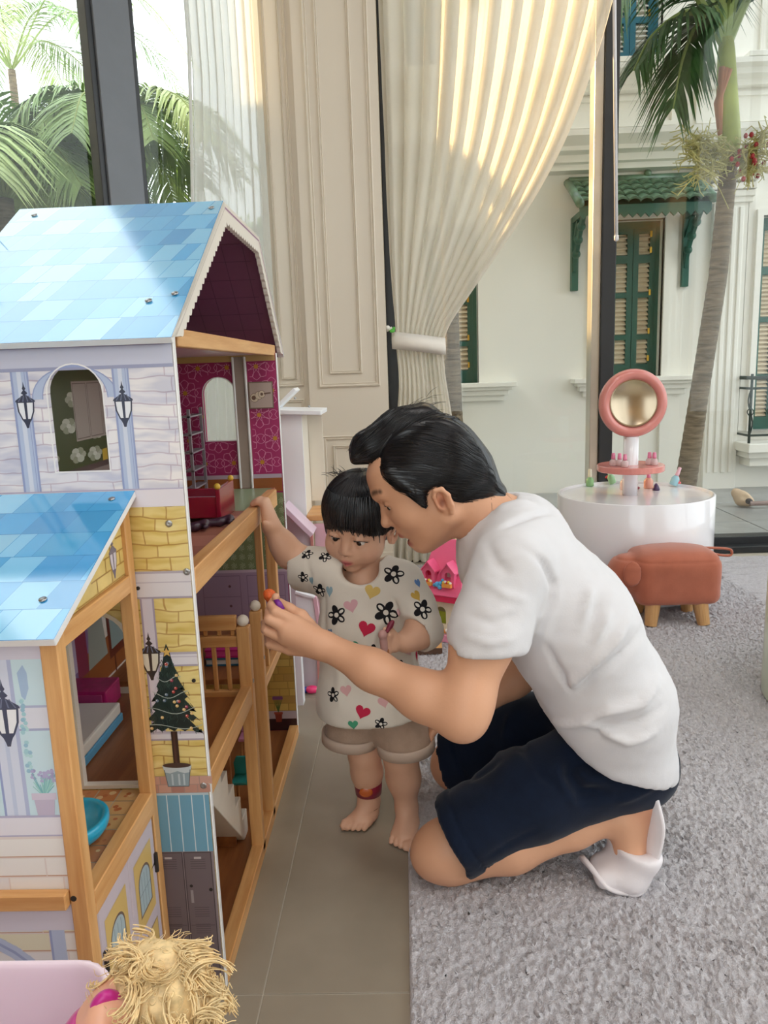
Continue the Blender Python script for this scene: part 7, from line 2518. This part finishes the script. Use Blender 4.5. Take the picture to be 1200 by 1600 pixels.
for u in (.036, .118):
    bc = L3(u, -.020, rz0 + .035)
    bm = NB(); plate(bm, [(-.026, 0), (.026, 0), (.026, .060), (0, .088), (-.026, .060)], [arch(-.013, .013, .014, .058)], bc + V0 * .02, U0, (0, 0, 1), .022); dm = obj('dormer', bm, m_pk, roof_)
    bm = NB(); obox(bm, bc + V0 * .022 + Vector((0, 0, .036)), (.015, .001, .024), U0, V0, (0, 0, 1)); obj('dormer_window', bm, m_pkd if u < .1 else mat('pale_pane', 'E9DFD6', .3), roof_)
    for k in range(5):
        for s in (-1, 1):
            pass
    for s in (-1, 1):
        d_ = (U0 * s * .034 + Vector((0, 0, -.040))).normalized()
        for k in range(4):
            bm = NB(); obox(bm, bc + Vector((0, 0, .092)) + d_ * (.006 + .0125 * k) + V0 * .018, (.0068, .028, .003), d_, V0, U0.cross(V0)); obj('dormer_shingle', bm, m_pk, roof_)
    bm = NB(); obox(bm, bc - V0 * .010 + Vector((0, 0, .010)), (.018, .007, .007), U0, V0, (0, 0, 1)); fb = obj('flower_box', bm, mat('orange_plastic', 'EFA14A', .4), roof_)
    for k in range(5):
        bm = NB(); ball(bm, bc - V0 * .010 + U0 * (-.014 + .007 * k) + Vector((0, 0, .020 + .003 * (k % 2))), .0055, 8); obj('flower', bm, mat(('yellow_plastic', 'white_petal', 'red_plastic')[k % 3], ('F0D040', 'F4EEE8', 'D2202A')[k % 3], .4), roof_)
bm = NB()
for dx, dz, r in ((0, 0, .011), (.014, .006, .008), (.022, .018, .006), (-.012, -.004, .007), (.010, -.010, .009)):
    ball(bm, L3(.077 + dx, -.028, rz0 + .045 + dz), r, 10, sc=(1, .6, 1))
obj('blue_bird', bm, mat('sky_blue_plastic', '5FB8EE', .35), ph, label='small sky blue bird')
for u in (.045, .105):
    for k in range(4):
        bm = NB(); ball(bm, L3(u - .012 + .008 * k, -.006, .042 + .004 * (k % 2)), .0075, 8); obj('flower', bm, mat(('orange_plastic', 'white_petal', 'hot_pink_petal', 'yellow_plastic')[k], ('EFA14A', 'F4EEE8', 'E85C8A', 'F0D040')[k], .4), ph)
# flat wooden scalloped piece on the rug
bp = at(672, 1013, 2.62); t = empty('wooden_roof_piece', (bp.x, 2.66, .012), 'small tan wooden piece with scalloped dark edge lying on the rug', 'toy part')
bm = NB(); obox(bm, (bp.x, 2.70, .040), (.045, .05, .004), (1, 0, 0), (0, 1, .25), (0, -.25, 1)); obj('board', bm, m_pineX, t)
bm = NB(); pts = [(-.045, .024), (-.045, .006)]
for i in range(5): pts += [(-.045 + .018 * i + .009, .012 - .012 * 1), (-.045 + .018 * (i + 1), .006)]
pts += [(.045, .024)]
plate(bm, pts, [], (bp.x, 2.652, .012), (1, 0, 0), (0, 0, 1), .006); obj('scalloped_edge', bm, mat('dark_brown_wood', '5B4030', .6), t)

# ------------------------------------------------------------------ white playhouse behind the wooden one
wh = empty('white_playhouse', (-.35, 2.55, 0), 'white and pink toy playhouse with tall narrow tower behind the wooden dollhouse', 'dollhouse')
m_wp = mat('playhouse_white', 'EDEEF0', .45, var=.01); m_wc = mat('playhouse_cream', 'E3DACB', .5, var=.01); m_lp = mat('playhouse_pink', 'E7B9C6', .45); m_ll = mat('playhouse_lilac', 'DCC3D2', .45)
a = [at(x, y, 2.45) for x, y in ((440, 640), (467, 650), (487, 650))]
x0, x1, x2 = a[0].x, a[1].x + .008, a[2].x + .012
bm = NB(); box(bm, (x0 - .02, 2.45, .0), (x1, 2.46, .905)); obj('tower_front', bm, m_wp, wh)
bm = NB(); plate(bm, [(2.46, .0), (2.60, .0), (2.60, .90), (2.46, .90)], [], (x1, 0, 0), (0, 1, 0), (0, 0, 1), -.008); obj('tower_side', bm, m_wc, wh)
bm = NB(); box(bm, (x1 + .002, 2.60, .60), (x2 + .004, 2.61, .90)); obj('tower_back', bm, m_wc, wh)
bm = NB(); obox(bm, (x1 - .01, 2.53, .912), (.075, .10, .007), (1, 0, -.05), (0, 1, 0), (.05, 0, 1)); obj('roof_board', bm, m_wp, wh, bevel=.002)
bm = NB(); obox(bm, (x0 + .0, 2.56, .950), (.050, .05, .006), (.75, 0, .66), (0, 1, 0), (-.66, 0, .75)); obj('roof_board', bm, m_wp, wh, bevel=.002)
for q in ((461, 622), (483, 635)):
    p = at(*q, 2.50); bm = NB(); ball(bm, p, .004, 8); obj('screw', bm, m_screw, wh)
bm = NB(); box(bm, (x1 + .0, 2.44, .560), (x2 + .035, 2.62, .580)); obj('wooden_ledge', bm, m_pineX, wh, bevel=.003, label='pale wooden ledge')
p0, p1 = at(445, 788, 2.38), at(490, 832, 2.38)
bm = NB(); bar(bm, p0, p1, .10, .016, (0, 1, 0)); obj('lilac_roof', bm, m_ll, wh, bevel=.002)
bm = NB(); box(bm, (p0.x - .02, 2.39, .0), (p1.x - .012, 2.40, p1.z - .006)); plate(bm, [(p0.x - .02, p1.z - .006), (p1.x - .012, p1.z - .006), (p0.x - .02, p0.z - .01)], [], (0, 2.40, 0), (1, 0, 0), (0, 0, 1), .01); obj('lilac_wall', bm, mat('playhouse_grey_lilac', 'C9BEC4', .5), wh)
bm = NB(); box(bm, (p1.x - .012, 2.385, .0), (p1.x - .004, 2.40, p1.z - .004)); obj('corner_strip', bm, mat('playhouse_coral', 'D08E84', .5), wh)
bm = NB(); box(bm, (p1.x - .004, 2.44, .0), (p1.x + .075, 2.45, .55)); obj('pink_wall', bm, m_lp, wh)
for k in range(3):
    p = at(452 + 5 * k, 806 + 3 * k, 2.36)
t = empty('white_toy_tray', (-.33, 2.28, 0), 'white open toy tray with pink edge standing beside the playhouse', 'toy tray')
q = [at(462, 924, 2.30), at(492, 932, 2.30), at(503, 1002, 2.30), at(464, 985, 2.30)]
bm = NB(); plate(bm, [(q[0].x, q[0].z), (q[1].x, q[1].z), (q[2].x, q[2].z), (q[3].x, q[3].z)], [], (0, 2.30, 0), (1, 0, 0), (0, 0, 1), .006); obj('tray_back', bm, m_wp, t)
bm = NB(); bar(bm, q[1], q[2], .02, .012, (0, 1, 0)); obj('pink_edge', bm, m_lp, t, bevel=.001)
bm = NB(); bar(bm, q[0], q[1], .03, .006, (0, 1, 0)); obj('tray_rim', bm, m_wp, t)
bm = NB(); box(bm, (q[3].x - .02, 2.27, .0), (q[3].x + .012, 2.31, q[3].z + .01)); obj('tray_foot', bm, m_wp, t)
p = at(482, 1078, 2.36); p.z = .011
t = empty('nail_polish_bottle', (p.x, p.y, 0), 'pink bottle with a blue cap lying alone on the floor behind the toddler', 'nail polish')
b_ = Body(); b_.ell((p.x + .012, p.y, .014), (.022, .016, .0135), None, .004); V, Q = b_.skin((p.x - .05, p.y - .04, -.01), (p.x + .06, p.y + .04, .05), .003); mesh_of('glass', V, Q, mat('neon_pink', 'F0387A', .3, coat=.4), t)
bm = NB(); tube(bm, [(p.x - .006, p.y, .013), (p.x - .034, p.y + .004, .012)], [.010, .0085], 12); obj('cap', bm, mat('cobalt_plastic', '1D3F9E', .3), t, smooth=True)

# ------------------------------------------------------------------ lavender toy bin with a doll, nearest the camera
tb = empty('toy_bin', (-.6, .41, 0), 'translucent pale pink plastic toy bin in the bottom left corner', 'toy bin')
m_bin = mat('pearl_pink_plastic', 'F0DCE8', .3, var=.02, coat=.3)
rx1 = at(212, 1505, .62).x
zt_ = at(100, 1490, .62).z
b_ = Body()
rbox(b_, (rx1 - .52, .22, .0), (rx1 - .006, .615, zt_ + .06), .045)
rbox(b_, (rx1 - .528, .212, zt_ - .016), (rx1 + .002, .623, zt_ + .05), .045, .004)
b_.cut((0, 0, zt_), (0, 0, 1), .003)
rbox(b_, (rx1 - .514, .226, .012), (rx1 - .012, .609, zt_ + .2), .042, .003, 's')
V, Q = b_.skin((rx1 - .56, .18, -.02), (rx1 + .03, .66, zt_ + .03), .0042, smooth=1); mesh_of('bin_shell', V, Q, m_bin, tb)
def da(px, py, Y): return at(px, py, Y * .865)
dl = empty('fashion_doll', da(235, 1560, .585), 'curly blonde doll in magenta propped inside the pink bin', 'doll')
m_blonde = mat('blonde_doll_hair', 'E6CA97', .45, var=.22, scale=120, spec=.5)
hc = da(243, 1562, .585)
b_ = Body()
fc = da(205, 1572, .575)
b_.ell(hc + Vector((-.010, 0, -.004)), (.030, .027, .030), None, .01)
b_.ell(fc, (.0225, .021, .021), None, .012)
b_.ell(da(188, 1578, .570), (.0088, .0088, .008), None, .008)
b_.ell(da(176, 1576, .568), (.006, .0052, .0044), None, .006)
b_.limb(da(205, 1592, .575), da(170, 1610, .565), .014, .013, .012)
b_.limb(da(170, 1610, .565), Vector((rx1 - .10, .45, .36)), .026, .036, .02)
for s in (-.02, .02):
    b_.limb(Vector((rx1 - .10 + s, .45, .36)), Vector((rx1 - .16 + s, .40, .03)), .022, .014, .02)
b_.limb(da(160, 1585, .55), da(150, 1640, .54), .0105, .0095, .012)
V, Q = b_.skin((rx1 - .25, .34, .0), (rx1 + .12, .62, .62), .0035, smooth=2)
mesh_of('body', V, Q, attr_mat('doll_skin', rough=.4, var=.02), dl, paint=[(da(178, 1570, .566), .008, 'C9506A', .8, .6), (da(203, 1562, .556), (.008, .008, .004), '5B8FB0', .8, .8)], base='E8AE92')
tt_ = Body(); tt_.limb(da(175, 1606, .563), Vector((rx1 - .10, .45, .38)), .030, .040, .01); tt_.cut(da(172, 1600, .563), (.4, .1, 1), .004)
V, Q = tt_.skin((rx1 - .20, .36, .30), (rx1 + .04, .60, .58), .004); mesh_of('dress', V, Q, mat('magenta_satin', 'C01E86', .35, sheen=.2), dl)
bm = NB(); tube(bm, spline([da(147, 1600, .553), da(150, 1572, .552), da(165, 1556, .555), da(184, 1560, .560)], 6), .0045, 8); obj('magenta_scarf', bm, mat('magenta_satin', 'C01E86', .35), dl, smooth=True)
r_ = random.Random(77)
bm = NB()
b2 = Body(); b2.ell(hc + Vector((.002, .002, .004)), (.038, .034, .038), None, .01); b2.ell(hc + Vector((.010, 0, -.026)), (.035, .032, .031), None, .015)
V, Q = b2.skin(tuple(np.array(hc) - .1), tuple(np.array(hc) + .08), .004); mesh_of('hair', V + normals(V, Q) * (.004 * vnoise(V, 150, 8))[:, None], Q, m_blonde, dl)
st = []
for i in range(95):
    th_, ph_ = r_.uniform(0, 6.28), math.acos(r_.uniform(-.85, 1))
    d = Vector((math.sin(ph_) * math.cos(th_), math.sin(ph_) * math.sin(th_), math.cos(ph_)))
    if d.x < -.30 and d.z < .55: continue
    p = hc + Vector((d.x * .036, d.y * .033, d.z * .036 - .002))
    t1 = d.orthogonal().normalized(); t2 = d.cross(t1)
    R_, tw = r_.uniform(.005, .008), r_.uniform(.5, .8)
    adv = Vector((r_.gauss(.15, .5), r_.gauss(-.1, .4), r_.gauss(-.6, .4)))
    adv = (adv - d * adv.dot(d) * .85).normalized()
    sgn = r_.choice((-1, 1))
    for q in range(11):
        jx, jy = Vector((r_.gauss(0, .0022), r_.gauss(0, .0022), r_.gauss(0, .0022))), r_.uniform(-.3, .3)
        k_ = r_.uniform(.75, 1.15)
        pts = [p + jx + adv * (.0030 * j) + (t1 * math.cos(sgn * tw * j + th_ + jy) + t2 * math.sin(sgn * tw * j + th_ + jy)) * (R_ * k_) + d * (.003 + .0005 * j) for j in range(13)]
        st.append((pts, r_.uniform(.0008, .0012), .0004))
for i in range(110):
    th_, ph_ = r_.uniform(0, 6.28), math.acos(r_.uniform(-.2, 1))
    d = Vector((math.sin(ph_) * math.cos(th_), math.sin(ph_) * math.sin(th_), math.cos(ph_)))
    p = hc + Vector((d.x * .040, d.y * .035, d.z * .040))
    t1 = d.orthogonal().normalized(); t2 = d.cross(t1)
    R_ = r_.uniform(.002, .006)
    pts = [p + d * (.0014 * j) + t1 * (R_ * math.cos(.55 * j + th_)) + t2 * (R_ * math.sin(.55 * j + th_)) for j in range(10)]
    st.append((pts, .0004, .0002))
hair_strands('hair_curls', st, m_blonde, dl, n=5, kind='stuff')

# ------------------------------------------------------------------ pale round pouf cut by the right edge
t = empty('round_play_table', (1.372, 2.16, .012), 'pale green round drum table cut off by the right picture edge', 'table')
zt2 = .43
bm = NB(); lathe(bm, [(.30, .0), (.308, .01), (.308, zt2 - .02), (.304, zt2 - .008), (.295, zt2 - .005)], (1.372, 2.16, .012), 64); o_ = obj('drum', bm, mat('pale_green_lacquer', 'DDE6CE', .3, coat=.3), t)
o_.data.polygons.foreach_set('use_smooth', [len(f.vertices) == 4 for f in o_.data.polygons])
bm = NB(); lathe(bm, [(.292, zt2 - .017), (.300, zt2 - .015), (.300, zt2 - .005), (.294, zt2)], (1.372, 2.16, .012), 64); obj('tabletop', bm, mat('cream_lacquer', 'EFEDE0', .3), t)
# ------------------------------------------------------------------ shoe left outside on the terrace
t = empty('cloth_shoe', (2.43, 5.42, -.012), 'beige cloth shoe lying on its side on the grey terrace', 'shoe')
b_ = Body(); b_.chain([at(1150, 770, 5.45), at(1160, 779, 5.42), at(1170, 784, 5.40)], [.035, .05, .04], .03); b_.ell(at(1168, 778, 5.33), (.04, .05, .03), None, .01, 's'); b_.cut((0, 0, -.011), (0, 0, -1), .01)
V, Q = b_.skin((2.2, 5.25, -.05), (2.7, 5.6, .16), .009); V = V + normals(V, Q) * (.006 * vnoise(V, 40, 4))[:, None]; mesh_of('upper', V, Q, mat('beige_canvas', 'CDB498', .8), t)
bm = NB(); ball(bm, at(1170, 783, 5.37), .026, 12, sc=(1, 1.2, .8)); obj('insole', bm, mat('dark_insole', '4A4546', .8), t)
t = empty('wooden_stick', (2.55, 5.30, -.012), 'grey stick end beside the beige shoe on the terrace', 'stick')
bm = NB(); tube(bm, [at(1172, 787, 5.34) + Vector((0, 0, .0)), at(1230, 785, 5.34)], [.016, .02], 10); obj('stick', bm, mat('grey_pink_wood', '9A8580', .7), t)
